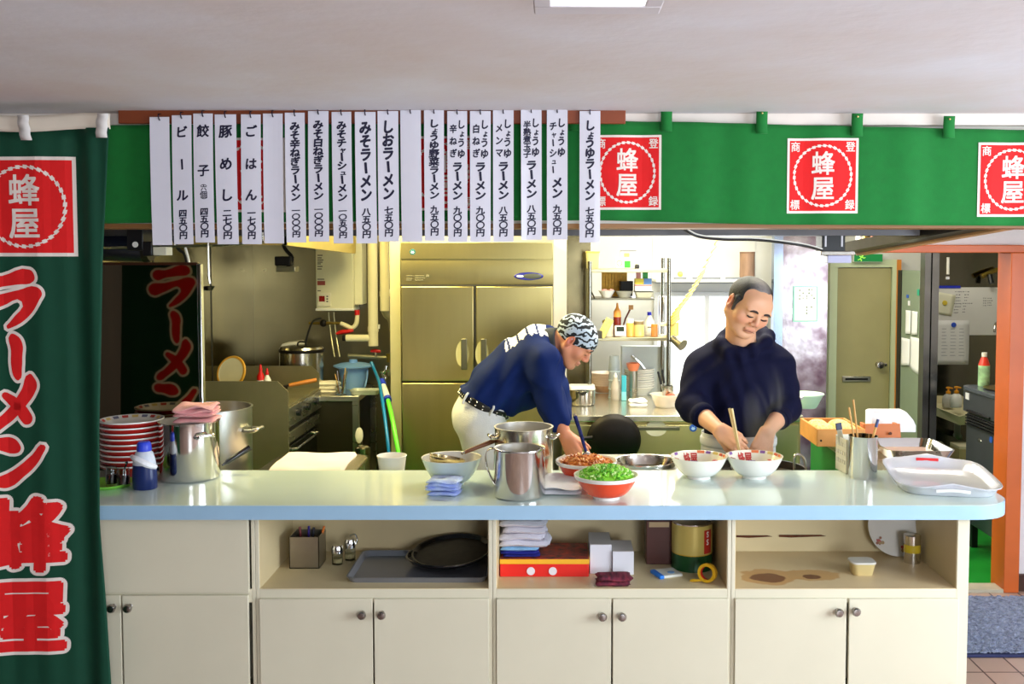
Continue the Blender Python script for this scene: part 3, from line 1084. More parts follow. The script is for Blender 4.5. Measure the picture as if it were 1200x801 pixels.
# ---- mirror-bright partition behind the pots on the left
YM = 4.17
t = thing('steel_partition', 'dark mirror-polished steel partition at the left end that reflects the banner', 'partition', (XP(180, YM), YM, 0))
xl, xr = XP(60, YM) - t.location.x, XP(233, YM) - t.location.x
zt = ZP(310.5, YM)
MB().box(xl, xr, 0, .012, .05, zt).build('panel', M('dark_mirror_steel', (150, 138, 112), 0.035, 1.0, var=.05, vs=2), t)
MB().box(xr, xr + .017, -.012, .022, .0, zt + .006).build('bright_edge', M('bright_steel_edge', (215, 220, 228), .15, 1.0), t, bevel=.003)
MB().box(xl, xr, -.003, .015, zt, zt + .012).build('top_edge', M('brown_steel_edge', (90, 58, 44), .3, .8), t)

# ---- low work tables behind the counter
def worktable(label, x0, x1, y0, y1, z, cat='work table'):
    t = thing('work_table', label, cat, ((x0 + x1) / 2, (y0 + y1) / 2, 0))
    hx, hy = (x1 - x0) / 2, (y1 - y0) / 2
    MB().box(-hx, hx, -hy, hy, z - .03, z).build('table_top', m_ss, t, bevel=.004)
    for sx in (-1, 1):
        for sy in (-1, 1):
            MB().box(sx * hx - sx * .035, sx * hx, sy * hy - sy * .035, sy * hy, 0.006, z - .03).build('leg', m_ss, t)
    MB().box(-hx, hx, -hy, hy, .2, .22).build('under_shelf', m_ss, t)
    return t
worktable('low steel work table hidden behind the left part of the serving counter', -1.72, -0.06, 4.20, 4.76, .72)

# ---- boiler with round vat, behind the orange bowls
xb0, xb1 = XP(655, 4.45), XP(800, 4.45)
t = thing('noodle_boiler', 'steel boiler with a round open vat behind the orange bowls', 'boiler', ((xb0 + xb1) / 2, 4.45, 0))
hx = (xb1 - xb0) / 2
cv = G(756, 540, .855); vx, vy = cv.x - t.location.x, cv.y - 4.45
R = .132
mb = MB()
mb.box(-hx, hx, -.29, .33, .1, .80)
mb.build('body', m_ss, t, bevel=.004)
mb = MB()                     # top plate with a round hole
n = 40; vs = []; fs = []
sq = []
for i in range(n):
    a = 2 * math.pi * i / n
    vs.append((vx + (R + .004) * math.cos(a), vy + (R + .004) * math.sin(a), .822))
    ca, sa = math.cos(a), math.sin(a)
    k = min((hx - vx if ca > 0 else hx + vx) / max(abs(ca), 1e-6), (.33 - vy if sa > 0 else .29 + vy) / max(abs(sa), 1e-6))
    vs.append((vx + k * ca, vy + k * sa, .822))
fs = [(2 * i, 2 * ((i + 1) % n), 2 * ((i + 1) % n) + 1, 2 * i + 1) for i in range(n)]
mb.add(vs, fs)
mb.build('top_plate', M('pale_worn_steel', (222, 218, 205), .35, .7, var=.05), t, solid=.02)
MB().lathe([(R - .02, .81), (R - .004, .84), (R, .86), (R + .006, .862), (R + .008, .855), (R + .008, .815)], (vx, vy, 0), 40).build('vat_rim', m_ssp, t)
MB().lathe([(0, .815), (R - .005, .815)], (vx, vy, 0), 40).build('broth', M('dark_broth', (66, 58, 44), .08), t)
for sx in (-1, 1):
    for sy in (-.27, .31):
        MB().cyl((sx * (hx - .04), sy, .006), (sx * (hx - .04), sy, .1), .018, n=10).build('foot', m_ss, t)

# ---- vessels -----------------------------------------------------------------
def pot_wall(r, h, th=.004, lip=.004, r0=None, base=.0):
    r0 = r if r0 is None else r0
    return [(0, base), (r0 - .012, base), (r0 - .003, base + .004), (r0, base + .014), (r, h - .002), (r + lip, h), (r + lip, h + .003), (r - th, h + .003), (r0 - th, .02), (0, .016)]
m_inner = M('pot_inside_steel', (208, 204, 196), .42, .85, var=.04)
def pot(mat, r, h, parent, name='pot_body', lip=.004, n=56, inner=None):
    pr = pot_wall(r, h, lip=lip)
    MB().lathe(pr[:7], n=n).build(name, mat, parent)
    MB().lathe(pr[6:], n=n).build('inner_wall', inner or m_inner, parent)
def side_handle(mb, r, z, ang, w=.05, d=.035, th=.006):
    ca, sa = math.cos(ang), math.sin(ang)
    q = lambda u, o, dz=0: (ca * (r + o) - sa * u, sa * (r + o) + ca * u, z + dz)
    mb.tube([q(-w, -.002), q(-w, d * .6), q(-w * .8, d, .006), q(0, d * 1.05, .008), q(w * .8, d, .006), q(w, d * .6), q(w, -.002)], th, 8, smooth=4)

# big stock pot behind the pink-towel pot
c = P(247, 477, 4.53)
rS = 46.5 / S(4.53)
t = thing('stock_pot', 'large aluminium stock pot with a loop handle, behind the pot topped by the pink towel', 'pot', (c.x, 4.53, .72))
hS = c.z - .72
MB().lathe(pot_wall(rS, hS, lip=.005), n=48).build('pot_body', M('aluminium_pot', (184, 184, 180), .32, 1.0, var=.08, vs=6, rvar=.08), t)
mb = MB(); side_handle(mb, rS, hS - .10, -.12, .045, .05, .009); mb.build('handle', M('aluminium_handle', (190, 186, 178), .35, 1.0), t)
mb = MB(); side_handle(mb, rS, hS - .10, math.pi - .12, .045, .05, .009); mb.build('handle', M('aluminium_handle'), t)
MB().lathe([(0, hS - .05), (rS - .006, hS - .05)], n=40).build('soup', M('brown_soup', (120, 98, 60), .15), t)

# polished pot with pink towel on the counter
r = 34 / S(3.98)
c = on(223, 567, HC, r)
t = thing('polished_pot', 'shiny steel pot with a pink folded towel on its rim', 'pot', c)
hP = .232
pot(m_ssm, r, hP, t, lip=.003)
mb = MB(); side_handle(mb, r, hP - .05, -.75, .035, .028, .006); mb.build('handle', m_ssm, t)
mb = MB(); side_handle(mb, r, hP - .012, 2.5, .035, .03, .006); mb.build('handle', m_ssm, t)
# pink towel: folded stack lying across the rim
def folded_cloth(name, label, mat, loc, lx, ly, hz, layers=3, rz=0, cat='towel', wav=.004, seed=1, group=None, skew=.0, parent=None):
    """a folded cloth: one closed rounded slab of stacked layers"""
    rnd = random.Random(seed)
    ph = [rnd.uniform(0, 6.28) for _ in range(8)]
    mb = MB()
    nl = layers
    for k in range(nl):
        z0 = hz * k / nl; z1 = hz * (k + 1) / nl
        gx = lx * (1 - rnd.uniform(0, .07)); gy = ly * (1 - rnd.uniform(0, .07)); ox = rnd.uniform(-.03, .03) * lx + skew * k
        nu, nv = 14, 10
        prof = []
        def top(u, v, zz, sgn):
            x = (u - .5) * gx + ox; y = (v - .5) * gy
            e = min(1, min(u, 1 - u) / .08) * min(1, min(v, 1 - v) / .1)
            rr = (z1 - z0) / 2
            wv = wav * math.sin(u * 7 + ph[k % 8]) * math.cos(v * 5 + ph[(k + 3) % 8]) * (k + 1) / nl
            zz = (z0 + z1) / 2 + sgn * rr * math.sqrt(max(0, e)) * .98
            x += .012 * math.sin(v * 6 + ph[(k + 1) % 8]) * lx * 2
            return (x, y, zz + wv + (wav if k else wav * .0))
        mb.grid(lambda u, v: top(u, v, 0, 1), nu, nv)
        mb.grid(lambda u, v: top(u, v, 0, -1), nu, nv)
    o = mb.build(name, mat, parent, loc=loc, ang=60)
    o.rotation_euler.z = rz
    if parent is None:
        tag(o, label, cat, group)
    return o
m_pink = M('pink_towelling', (240, 170, 170), .95, var=.06, vs=60, bump=.5, bs=300, sheen=.3)
c2 = Vector((XP(230, c.y - .02), c.y - .03, HC + hP + .006))
folded_cloth('pink_towel', 'folded pink towel lying across the rim of the shiny pot', m_pink, c2, .165, .15, .058, 4, rz=.15, seed=3, wav=.009)
# black handle of a saucepan behind it
hd0 = P(260, 545, 4.04); hd1 = P(293, 524, 4.10)
t = thing('black_handled_saucepan', 'steel saucepan whose black handle sticks out right of the shiny pot', 'saucepan', (XP(238, 4.02) - .0, 4.02 + .0, HC))
bz = t.location
# (its bowl is the shiny pot in front of it; only the handle is in view, so the handle belongs to that pot)
bpy.data.objects.remove(t)
pp = [o for o in bpy.data.objects if o.name == 'polished_pot'][0]
hm = MB(); hm.tube([hd0 - pp.location, hd0.lerp(hd1, .12) - pp.location, hd0.lerp(hd1, .2) - pp.location, hd1 - pp.location], [.006, .006, .0105, .0125], 12)
lbl(hm.build('stick_handle', M('black_bakelite', (18, 18, 26), .2, coat=.5), pp), 'black stick handle')

# ---- plate / bowl stack on the left
m_redband = M('red_glaze', (176, 34, 28), .2, coat=.4, var=.04)
rB = 36 / S(4.0)
c0 = Vector((XP(152, 4.0), 4.0, HC))
nP = 9; topz = ZP(490, 4.0); hB = .062
def bowl_prof(r, h, foot=.42, th=.004):
    """outer wall from the foot up to the rim, then the inner wall down"""
    rf = r * foot
    out = [(0, .006), (rf * .8, .006), (rf * .85, 0), (rf, 0), (rf, .010)]
    inn = []
    for i in range(1, 9):
        q = i / 8
        out.append((rf + (r - rf) * (q ** .62), .010 + (h - .010) * q ** 1.25))
    inn = [(r + .001, h + .002), (r - th, h + .001)]
    for i in range(7, 0, -1):
        q = i / 8
        inn.append((rf + (r - rf) * (q ** .62) - th, .010 + th + (h - .010) * q ** 1.25))
    inn.append((0, .012))
    return out, inn
def stack_bowl(lbl_):
    t = thing('ramen_bowl', lbl_, 'bowl', c0, group='stack of red bowls by the banner')
    MB().lathe([(0, .004), (rB * .45, .004), (rB * .48, 0), (rB * .52, 0), (rB * .55, .008), (rB * .86, hB * .62), (rB * .965, hB * .76), (rB, hB * .91)], n=40).build('red_outside', m_redband, t)
    MB().lathe([(rB, hB * .91), (rB * 1.006, hB * .96), (rB, hB), (rB * .96, hB), (rB * .8, hB * .7), (rB * .5, .014), (0, .012)], n=40).build('white_inside', m_cer, t)
    return t
sb = stack_bowl('lowest red bowl of the tall stack by the banner')
ords = ['second', 'third', 'fourth', 'fifth', 'sixth', 'seventh', 'eighth']
stp = (topz - HC - hB) / (nP - 1)
for i in range(1, nP):
    o = dup(sb, c0 + Vector((random.uniform(-.002, .002), random.uniform(-.002, .002), stp * i)),
            label=('topmost red bowl of the stack by the banner, patterned inside its rim' if i == nP - 1 else '%s red bowl from the bottom of the stack by the banner' % ords[i - 1]))
    if i == nP - 1:
        mb = MB()
        cols = [M('red_motif', (190, 60, 50), .4), M('grey_motif', (110, 110, 130), .4), M('yellow_motif', (215, 190, 110), .4)]
        for k in range(18):
            mb.cur = k % 3
            a0 = k * 2 * math.pi / 18; a1 = a0 + .22
            q = lambda a, f, h: (rB * f * math.cos(a), rB * f * math.sin(a), h + .0012)
            mb.add([q(a0, .93, hB * .945), q(a1, .93, hB * .945), q(a1, .85, hB * .80), q(a0, .85, hB * .80)], [(0, 1, 2, 3)])
        mb.build('rim_pattern', cols, o)

# blue squeeze bottle
c = on(170, 575, HC, .04)
t = thing('squeeze_bottle', 'dark blue squeeze bottle with white shoulder band and blue cap', 'bottle', c)
MB().lathe([(0, 0), (.042, 0), (.046, .004), (.047, .05), (.044, .095)], n=24, sy=.8).build('bottle_body', M('navy_bottle', (24, 40, 92), .3, var=.05), t)
MB().lathe([(.044, .095), (.041, .115), (.034, .140), (.026, .150)], n=24, sy=.8).build('shoulder', M('white_shoulder', (206, 212, 224), .35), t)
MB().tube([(-.044, -.012, .128), (-.016, -.034, .122), (.022, -.037, .104), (.048, -.008, .086)], [.007, .013, .014, .009], 8, smooth=4).build('label_band', M('white_label', (235, 235, 240), .5), t)
MB().lathe([(.027, .148), (.028, .152), (.026, .176), (.020, .184), (0, .185)], n=20).build('cap', M('blue_cap', (48, 70, 205), .35), t)

# green dish with dark condiment jars
c = G(120, 572, HC)
c = Vector((XP(122, 3.82), 3.82, HC))
t = thing('green_dish', 'lime green dish at the foot of the banner', 'dish', c)
tag(t, None, None)
MB().lathe([(0, .003), (.06, .003), (.065, 0), (.07, 0), (.098, .016), (.100, .018), (.096, .018), (.066, .006), (0, .006)], n=36).build('dish_body', M('lime_plastic', (150, 225, 80), .35), t)
def jar(loc, r, h, fill, lab, cat='jar', spoon=False):
    t = thing('condiment_jar', lab, cat, loc)
    MB().lathe([(0, 0), (r * .92, 0), (r, .006), (r, h * .82), (r * .9, h * .9), (r * .9, h), (r * .82, h), (r * .82, h * .9), (r * .9, h * .8), (r * .9, .01), (0, .008)], n=24).build('glass', m_glass, t)
    MB().lathe([(0, .0095), (r * .88, .0105), (r * .88, h * .6), (0, h * .6)], n=20).build('contents', fill, t)
    if spoon:
        MB().tube([(0, 0, h * .62), (.006, 0, h * 1.0), (.014, 0, h * 1.25), (.013, .0, h * 1.35)], [.003, .003, .004, .008], 6, smooth=3).build('spoon', m_ssm, t)
    return t
m_soy = M('dark_sauce', (24, 10, 6), .2)
jar(Vector((XP(127, 3.80), 3.80, HC + .0065)), .022, .075, m_soy, 'small glass jar of dark sauce on the green dish, nearest the banner')
jar(Vector((XP(141, 3.79), 3.79, HC + .0065)), .024, .072, m_soy, 'small glass jar with a tiny spoon, right one on the green dish', spoon=True)

# ---- right of the left group: tray with pale cloth behind the counter
c = P(368, 541, 4.46)
t = thing('steel_warmer', 'low rounded steel food container behind the counter under a pale pink cloth', 'container', (c.x, 4.46, .72))
w = .205; d = .22; hh = ZP(541, 4.46) - .72
def rrect(w, d, r, n=6):
    out = []
    for cx_, cy_, a0 in ((w - r, d - r, 0), (-w + r, d - r, 90), (-w + r, -d + r, 180), (w - r, -d + r, 270)):
        for i in range(n + 1):
            a = math.radians(a0 + 90 * i / n)
            out.append((cx_ + r * math.cos(a), cy_ + r * math.sin(a)))
    return out
MB().prism(rrect(w, d, .09), 0, hh - .03).build('container_body', m_ss, t, ang=30)
MB().prism(rrect(w + .012, d + .012, .095), hh - .03, hh - .008).build('lid', m_ssp, t, bevel=.006, ang=30)
mb = MB().tube([(.17, -.22, hh - .05), (.27, -.21, hh - .06), (.3, -.2, hh - .06)], .006, 8, smooth=3); mb.build('handle', m_ssp, t)
m_pale = M('pale_pink_cloth', (246, 222, 214), .95, var=.03, bump=.3, bs=300)
o = MB().grid(lambda u, v: ((u - .5) * .34 + (.03 if v < .5 else 0) * (.5 - v), (v - .5) * .40, .004 + .004 * math.sin(u * 9) * math.sin(v * 7) - (.03 * max(0, .12 - v) / .12) - .02 * max(0, abs(u - .5) - .46) / .04), 24, 20).build('pale_cloth', m_pale, loc=(t.location.x - .01, 4.455, .72 + hh - .002), solid=.006)
tag(o, 'pale pink cloth spread over the low steel container behind the counter', 'cloth')

# white foam cup
c = Vector((XP(458, 4.19), 4.19, .72))
z1 = ZP(538, 4.19) - .72
t_ = MB().lathe([(0, 0), (.038, 0), (.062, z1 - .004), (.0655, z1), (.063, z1 + .003), (.058, z1 - .004), (.035, .006), (0, .006)], n=32).build('foam_cup', M('white_foam', (240, 238, 234), .7), loc=(c.x, 4.27, .72))
t_.location = (XP(458, 4.27), 4.27, .72)
tag(t_, 'plain white foam cup behind the counter left of the ladle bowl', 'cup')

# ---- white bowl with ladle
def bowl(name, label, loc, r, h, m_out, m_in, m_foot=None, group=None, cat='bowl', foot=.42, n=44):
    t = thing(name, label, cat, loc, group=group)
    out, inn = bowl_prof(r, h, foot)
    MB().lathe(out[:5], n=n).build('foot_ring', m_foot or m_cer, t)
    MB().lathe(out[4:], n=n).build('outer_wall', m_out, t)
    MB().lathe([out[-1]] + inn, n=n).build('inner_wall', m_in, t)
    return t
m_celadon = M('pale_celadon', (214, 232, 232), .2, coat=.3)
r = 34.5 / S(3.97)
c = on(529, 570, HC, r * .45)
c.x = XP(528.5, c.y)
bw = bowl('ladle_bowl', 'pale white bowl holding a big steel ladle, left of the steel pots', c, r, .105, m_celadon, m_cer, m_celadon)
mb = MB()
for k, a in enumerate((-.2, 0.05, .25, 2.9, 3.2)):
    q = lambda a, f, h: (r * f * math.cos(a), r * f * math.sin(a), h)
    mb.add([q(a, .955, .098), q(a + .12, .955, .098), q(a + .12, .87, .072), q(a, .87, .072)], [(0, 1, 2, 3)])
mb.build('dark_rim_marks', M('black_glaze', (30, 28, 40), .3), bw)
lc = P(524, 537, c.y - .015)
t = thing('soup_ladle', 'large steel ladle with a wooden handle lying in the pale bowl', 'ladle', lc)
rl_ = 21 / S(c.y)
Rm = Matrix.Rotation(math.radians(-8), 4, 'X') @ Matrix.Rotation(math.radians(10), 4, 'Y')
prof = [(0, -.052)] + [(rl_ * math.sin(a), -.052 * math.cos(a)) for a in [math.radians(x) for x in range(12, 91, 13)]] + [(rl_, .004), (rl_ + .002, .007), (rl_ - .002, .007), (rl_ - .003, 0)] + [((rl_ - .003) * math.sin(a), -.049 * math.cos(a)) for a in [math.radians(x) for x in range(84, 5, -13)]] + [(0, -.049)]
MB().lathe(prof, n=36, mtx=Rm).build('ladle_bowl', M('warm_steel', (205, 190, 150), .2, 1.0), t)
e0 = P(541, 531, c.y - .01) - lc; e1 = P(582, 515, c.y + .10) - lc
MB().tube([e0, e0.lerp(e1, .12)], .006, 8).build('ferrule', m_ssm, t)
MB().tube([e0.lerp(e1, .08), e0.lerp(e1, .5), e1], [.0075, .009, .010], 10).build('wooden_handle', m_brownwood, t)

# ---- blue-white folded cloth
m_bluew = M('blue_white_cloth', (206, 222, 246), .95, var=.05, vs=20, bump=.4, bs=250, rgb2=(150, 170, 238))
c = on(520, 587, HC, .05)
folded_cloth('blue_cloth', 'pale blue folded cloth lying in front of the ladle bowl', m_bluew, Vector((XP(520, 3.70), 3.70, HC + .001)), .125, .11, .055, 4, rz=-.12, seed=5, wav=.005, cat='cloth')
# white cloth right of the pitcher
m_wcl = M('white_towel', (240, 240, 244), .95, var=.02, bump=.4, bs=250)
folded_cloth('white_cloth', 'white folded cloth between the steel pitcher and the bowl of green onion', m_wcl, Vector((XP(659, 3.78), 3.78, HC + .001)), .155, .26, .03, 2, rz=-.05, seed=8, wav=.006, cat='cloth')

# ---- tall steel pot and pitcher
r = 34.5 / S(3.93)
c = on(614, 571, HC, r); c.y = 3.97; c.x = XP(613.5, 3.97)
hT = ZP(500, 3.97) - HC
t = thing('tall_steel_pot', 'tall round steel pot with two small handles, behind the steel pitcher', 'pot', c)
pot(m_ssp, r, hT, t)
mb = MB(); side_handle(mb, r, hT - .035, -.25, .028, .024, .006); mb.build('handle', m_ssm, t)
mb = MB(); side_handle(mb, r, hT - .035, math.pi + .25, .028, .024, .006); mb.build('handle', m_ssm, t)
rp = 30 / S(3.74)
c = on(610, 588, HC, rp); c.x = XP(608.5, c.y)
hq = ZP(525, c.y) - HC
t = thing('steel_pitcher', 'shiny steel pitcher with a looped strap handle on its left', 'pitcher', c)
pr = [(0, 0), (rp - .01, 0), (rp - .002, .004), (rp, .012), (rp * .985, hq - .004), (rp * 1.01, hq), (rp * 1.0, hq + .004), (rp * .96, hq), (rp * .95, .02), (0, .012)]
MB().lathe(pr[:7], n=56).build('pitcher_body', m_ssm, t); MB().lathe(pr[6:], n=56).build('inner_wall', m_inner, t)
s3 = S(c.y)
hp = [((px - 608.5) / s3, -.012, (588 - py) / s3 * .985) for px, py in ((592, 535), (577, 530), (570, 534), (569, 545), (573, 560), (581, 574), (590, 580))]
# strap handle: flat band
mb = MB()
pts, _ = catmull([Vector(p) for p in hp], [1] * len(hp), 6)
vs = []; 
for p in pts: vs += [(p.x, p.y - .021, p.z), (p.x, p.y + .021, p.z)]
mb.add(vs, [(2 * i, 2 * i + 1, 2 * i + 3, 2 * i + 2) for i in range(len(pts) - 1)])
mb.build('strap_handle', m_ssm, t, solid=.003)
MB().tube([(rp * .6, -rp * .7, hq - .004), (rp * .82, -rp * .55, hq + .006), (rp * .93, -rp * .2, hq - .002)], .006, 8, smooth=4).build('pouring_lip', m_ssm, t)

# ---- orange bowls with food
m_or = M('orange_red_glaze', (232, 78, 40), .22, coat=.4, var=.03)
def food_bowl(px, pyf, rpx, h, lab, name):
    r = rpx / S(3.8); 
    c = on(px, pyf, HC, r * .45); r = rpx / S(c.y); c.x = XP(px, c.y)
    t = bowl(name, lab, c, r, h, m_or, m_cer, m_cer, group='orange bowls of toppings')
    mb = MB()
    for k in range(22):
        a0 = k * 2 * math.pi / 22; a1 = a0 + .2
        q = lambda a, f, hh: (r * f * math.cos(a), r * f * math.sin(a), hh)
        mb.add([q(a0, .945, h * .94), q(a1, .945, h * .94), q(a1, .90, h * .845), q(a0, .90, h * .845)], [(0, 1, 2, 3)])
    mb.build('rim_pattern', M('grey_blue_motif', (120, 122, 150), .4), t)
    MB().lathe([(r * 0.985, h - .012), (r + .0015, h - .003), (r + .0015, h + .002), (r * .97, h + .002)], n=44).build('white_rim', m_cer, t)
    return t, c, r
t1, cA, rA = food_bowl(711, 587.5, 38, .088, 'orange bowl of chopped green onion at the front of the counter', 'topping_bowl')
t2, cB, rB2 = food_bowl(687.5, 568.5, 36, .088, 'orange bowl of brown bamboo shoots with a blue spoon, behind the green onion', 'topping_bowl')
def heap(name, label, cat, loc, r, h, z0, mat, n, kind, seed):
    rnd = random.Random(seed)
    mb = MB()
    mb.lathe([(r * .88, z0 - .012)] + [(r * .88 * math.cos(a), z0 - .012 + h * math.sin(a)) for a in [i * math.pi / 20 for i in range(1, 10)]] + [(0, z0 - .012 + h)], n=30)
    for i in range(n):
        a = rnd.uniform(0, 6.28); q = math.sqrt(rnd.random()) * .95
        x, y = r * .88 * q * math.cos(a), r * .88 * q * math.sin(a)
        z = z0 - .012 + h * math.sqrt(max(0, 1 - q * q)) + rnd.uniform(0, .004)
        R = Matrix.Translation((x, y, z)) @ Matrix.Rotation(rnd.uniform(0, 6.28), 4, 'Z') @ Matrix.Rotation(rnd.uniform(-.9, .9), 4, 'X') @ Matrix.Rotation(rnd.uniform(-.6, .6), 4, 'Y')
        mb.cur = rnd.choice((0, 0, 1, 2))
        if kind == 'ring':
            rr = rnd.uniform(.004, .0075)
            mb.lathe([(rr, 0), (rr, .005), (rr * .65, .005), (rr * .65, 0)], n=8, mtx=R)
        else:
            mb.bx((0, 0, 0), (rnd.uniform(.015, .03), rnd.uniform(.006, .01), .004), mtx=R)
    o = mb.build(name, mat, loc=loc)
    tag(o, label, cat, kind='stuff')
    return o
heap('chopped_green_onion', 'heap of chopped green onion rings in the front orange bowl', 'green onion', cA, rA, .05, .078,
     [M('green_onion', (140, 210, 60), .5, var=.15, vs=60), M('dark_green_onion', (90, 175, 40), .5), M('pale_green_onion', (205, 235, 150), .5)], 330, 'ring', 4)
heap('bamboo_shoots', 'heap of brown seasoned bamboo strips in the rear orange bowl', 'bamboo shoots', cB, rB2, .035, .08,
     [M('menma', (206, 120, 48), .4, var=.15, vs=60), M('dark_menma', (170, 84, 34), .4), M('pale_menma', (228, 160, 84), .4)], 170, 'strip', 6)
# blue-handled spoon standing in the rear bowl
p0 = P(687, 527, cB.y + .03); p1 = P(673, 485, cB.y + .10)
t = thing('blue_spoon', 'spoon with a dark blue spotted handle standing in the bamboo bowl', 'spoon', p0)
MB().tube([(0, 0, -.012), (p1 - p0) * .5, (p1 - p0) * .93], [.006, .008, .0085], 10).build('handle', M('navy_spotted', (20, 30, 84), .25, var=.5, vs=90), t)
MB().tube([(p1 - p0) * .93, (p1 - p0)], [.0075, .006], 10).build('hanging_loop', m_ssm, t)
MB().sph((0, 0, -.02), (.02, .012, .014), 12, 8).build('spoon_bowl', m_ssm, t)

# ---- white ramen bowls with red lettering
def ramen(px, pyf, lab):
    r = 33.3 / S(3.98)
    c = on(px, pyf, HC, r * .43); r = 33.3 / S(c.y); c.x = XP(px, c.y); h = .088
    t = bowl('white_ramen_bowl', lab, c, r, h, m_cer, M('ivory_glaze', (240, 236, 220), .15, coat=.4), m_cer, group='white ramen bowls on the counter')
    ink = MB(); red = [M('red_motif'), M('purple_motif', (130, 90, 160), .4), M('yellow_motif'), M('orange_motif', (225, 120, 70), .4)]
    def wallp(a, f):       # point on the inner wall: f = 0 bottom .. 1 rim
        rr = r * .42 + (r - r * .42) * f ** .62 - .0052; z = .0155 + (h - .010) * f ** 1.25
        return Vector((rr * math.cos(a), rr * math.sin(a), z))
    # lettering written round the far inside wall
    for ch, a0 in (('蜂', 1.96), ('屋', 1.64)):
        vs, fs = glyph(ch)
        for k in range(8):
            ox, oz = .028 * math.cos(k * .785), .028 * math.sin(k * .785)
            ink.add([wallp(a0 - (a + ox) * .33, .62 + (b + oz) * .56) - Vector((0, .0002 * 1, 0)) for a, b in vs], fs)
    ob = ink.build('red_lettering', red[0], t)
    mb = MB()
    for a, w_, ci in ((2.5, .22, 1), (1.35, .28, 3), (1.05, .2, 1), (.72, .25, 2), (.42, .2, 0), (.15, .2, 3), (3.0, .2, 2), (3.6, .3, 0), (4.4, .3, 1), (5.2, .3, 0)):
        mb.cur = ci
        for k in range(5):
            b0 = a + w_ * (k - 2.5) / 5; b1 = a + w_ * (k - 1.5) / 5
            mb.add([wallp(b0, .97), wallp(b1, .97), wallp(b1, .86), wallp(b0, .86)], [(0, 1, 2, 3)])
    mb.cur = 3
    mb.build('rim_pattern', red, t)
    mb = MB()
    mb.lathe([(0, 0), (.012, .002), (0, .004)], n=8, mtx=Matrix.Translation(wallp(.62, .62)))
    mb.build('red_topping', M('red_motif'), t)
    MB().lathe([(0, .03), (r * .55, .03)], n=30).build('sauce', M('pale_sauce', (226, 218, 190), .2), t)
    return t
ramen(820, 562.5, 'left white ramen bowl with red lettering inside, under the chopsticks')
ramen(885.5, 562, 'right white ramen bowl with red lettering inside, nearest the basket')

# ---- large noodle pot on the low stove behind the white bowls
c = P(893, 548, 4.33)
t = thing('noodle_pot', 'wide dark cooking pot with a wire handle behind the white ramen bowls', 'pot', (XP(893, 4.33), 4.33, .62))
rr = 52 / S(4.33); hh = ZP(548, 4.33) - .62
MB().lathe(pot_wall(rr, hh, lip=.006), n=48).build('pot_body', M('grey_pot', (120, 116, 108), .3, 1.0, var=.1), t)
MB().lathe([(0, hh - .03), (rr - .006, hh - .03)], n=40).build('hot_water', M('cloudy_water', (150, 145, 128), .05), t)
q = [P(px, py, 4.28) - t.location for px, py in ((931, 553), (931, 536), (935, 532), (942, 537), (945, 553))]
MB().tube(q, .006, 8, smooth=4).build('wire_handle', m_ssp, t)
q2 = [Vector((-p.x, p.y, p.z)) for p in q]
MB().tube(q2, .006, 8, smooth=4).build('wire_handle', m_ssp, t)
st = thing('low_stove', 'low steel gas stove under the noodle pot', 'stove', (t.location.x + .03, 4.33, 0))
MB().box(-.26, .34, -.2, .14, .06, .58).build('stove_body', m_ss, st, bevel=.004)
MB().lathe([(.09, .58), (.15, .58), (.15, .62), (.14, .62), (.14, .59), (.09, .59)], n=24).build('burner_ring', m_iron, st)
for sx in (-.22, .3):
    for sy in (-.17, .11):
        MB().cyl((sx, sy, .006), (sx, sy, .06), .016, n=8).build('foot', m_iron, st)

# ================================================================== things on the open shelves under the counter
def shelf_at(px, pyf):
    return G(px, pyf, ZS)
m_card = M('white_card_box', (222, 220, 226), .6, var=.02)
m_cardtop = M('grey_card_top', (196, 186, 178), .7)

# square metal tin with pens
p = shelf_at(353, 666); s = S(p.y + .04)
w = 17.5 / s
t = thing('pen_tin', 'square brushed metal tin holding pens on the left open shelf', 'tin', (XP(353, p.y), p.y + w, ZS))
hh = .125
MB().box(-w, w, -w, -w + .003, 0, hh).box(-w, w, w - .003, w, 0, hh).box(-w, -w + .003, -w, w, 0, hh).box(w - .003, w, -w, w, 0, hh).box(-w, w, -w, w, 0, .004).build('tin_body', M('dull_tin', (160, 150, 130), .35, .9, var=.1), t)
for k, (x, y, lx, col, nm) in enumerate(((-.022, .0, -.01, (120, 40, 40), 'dark red pen'), (.0, .01, .0, (60, 40, 140), 'violet pen'), (.012, -.012, .012, (30, 30, 40), 'black pen'), (.028, .008, .03, (225, 120, 40), 'orange pen'))):
    pn = thing('pen', '%s standing in the square metal tin' % nm, 'pen', t.location + Vector((x, y, .0045)))
    MB().cyl((0, 0, 0), (lx, .01, .128), .0045, n=8).build('barrel', M('pen_' + nm.replace(' ', '_'), col, .3), pn)
    MB().cyl((lx, .01, .128), (lx * 1.12, .0112, .143), .0048, n=8).build('cap', M('pen_' + nm.replace(' ', '_')), pn)
# condiment shakers
for px, pyf, h, lab in ((394, 662, .075, 'small glass shaker with steel lid, front one beside the grey tray'), (409, 657, .085, 'small glass shaker with steel lid, rear one behind the first')):
    p = shelf_at(px, pyf)
    t = thing('glass_shaker', lab, 'shaker', (p.x, p.y + .022, ZS))
    MB().lathe([(0, 0), (.021, 0), (.0215, .004), (.0215, h * .6), (.019, h * .62), (.019, .005), (0, .004)], n=20).build('glass', m_glass, t)
    MB().lathe([(0, .0045), (.0185, .0055), (.0185, h * .3), (0, h * .3)], n=16).build('spice', M('pale_spice', (190, 170, 120), .9), t)
    MB().lathe([(.0225, h * .58), (.0225, h * .85), (.018, h), (0, h * 1.02)], n=20).build('steel_lid', m_ssm, t)
    if h > .08:
        MB().tube([(.021, 0, h * .7), (.03, 0, h * .95), (.02, 0, h * 1.2), (0, 0, h * 1.12)], .003, 6, smooth=4).build('hook_clip', m_ssm, t)
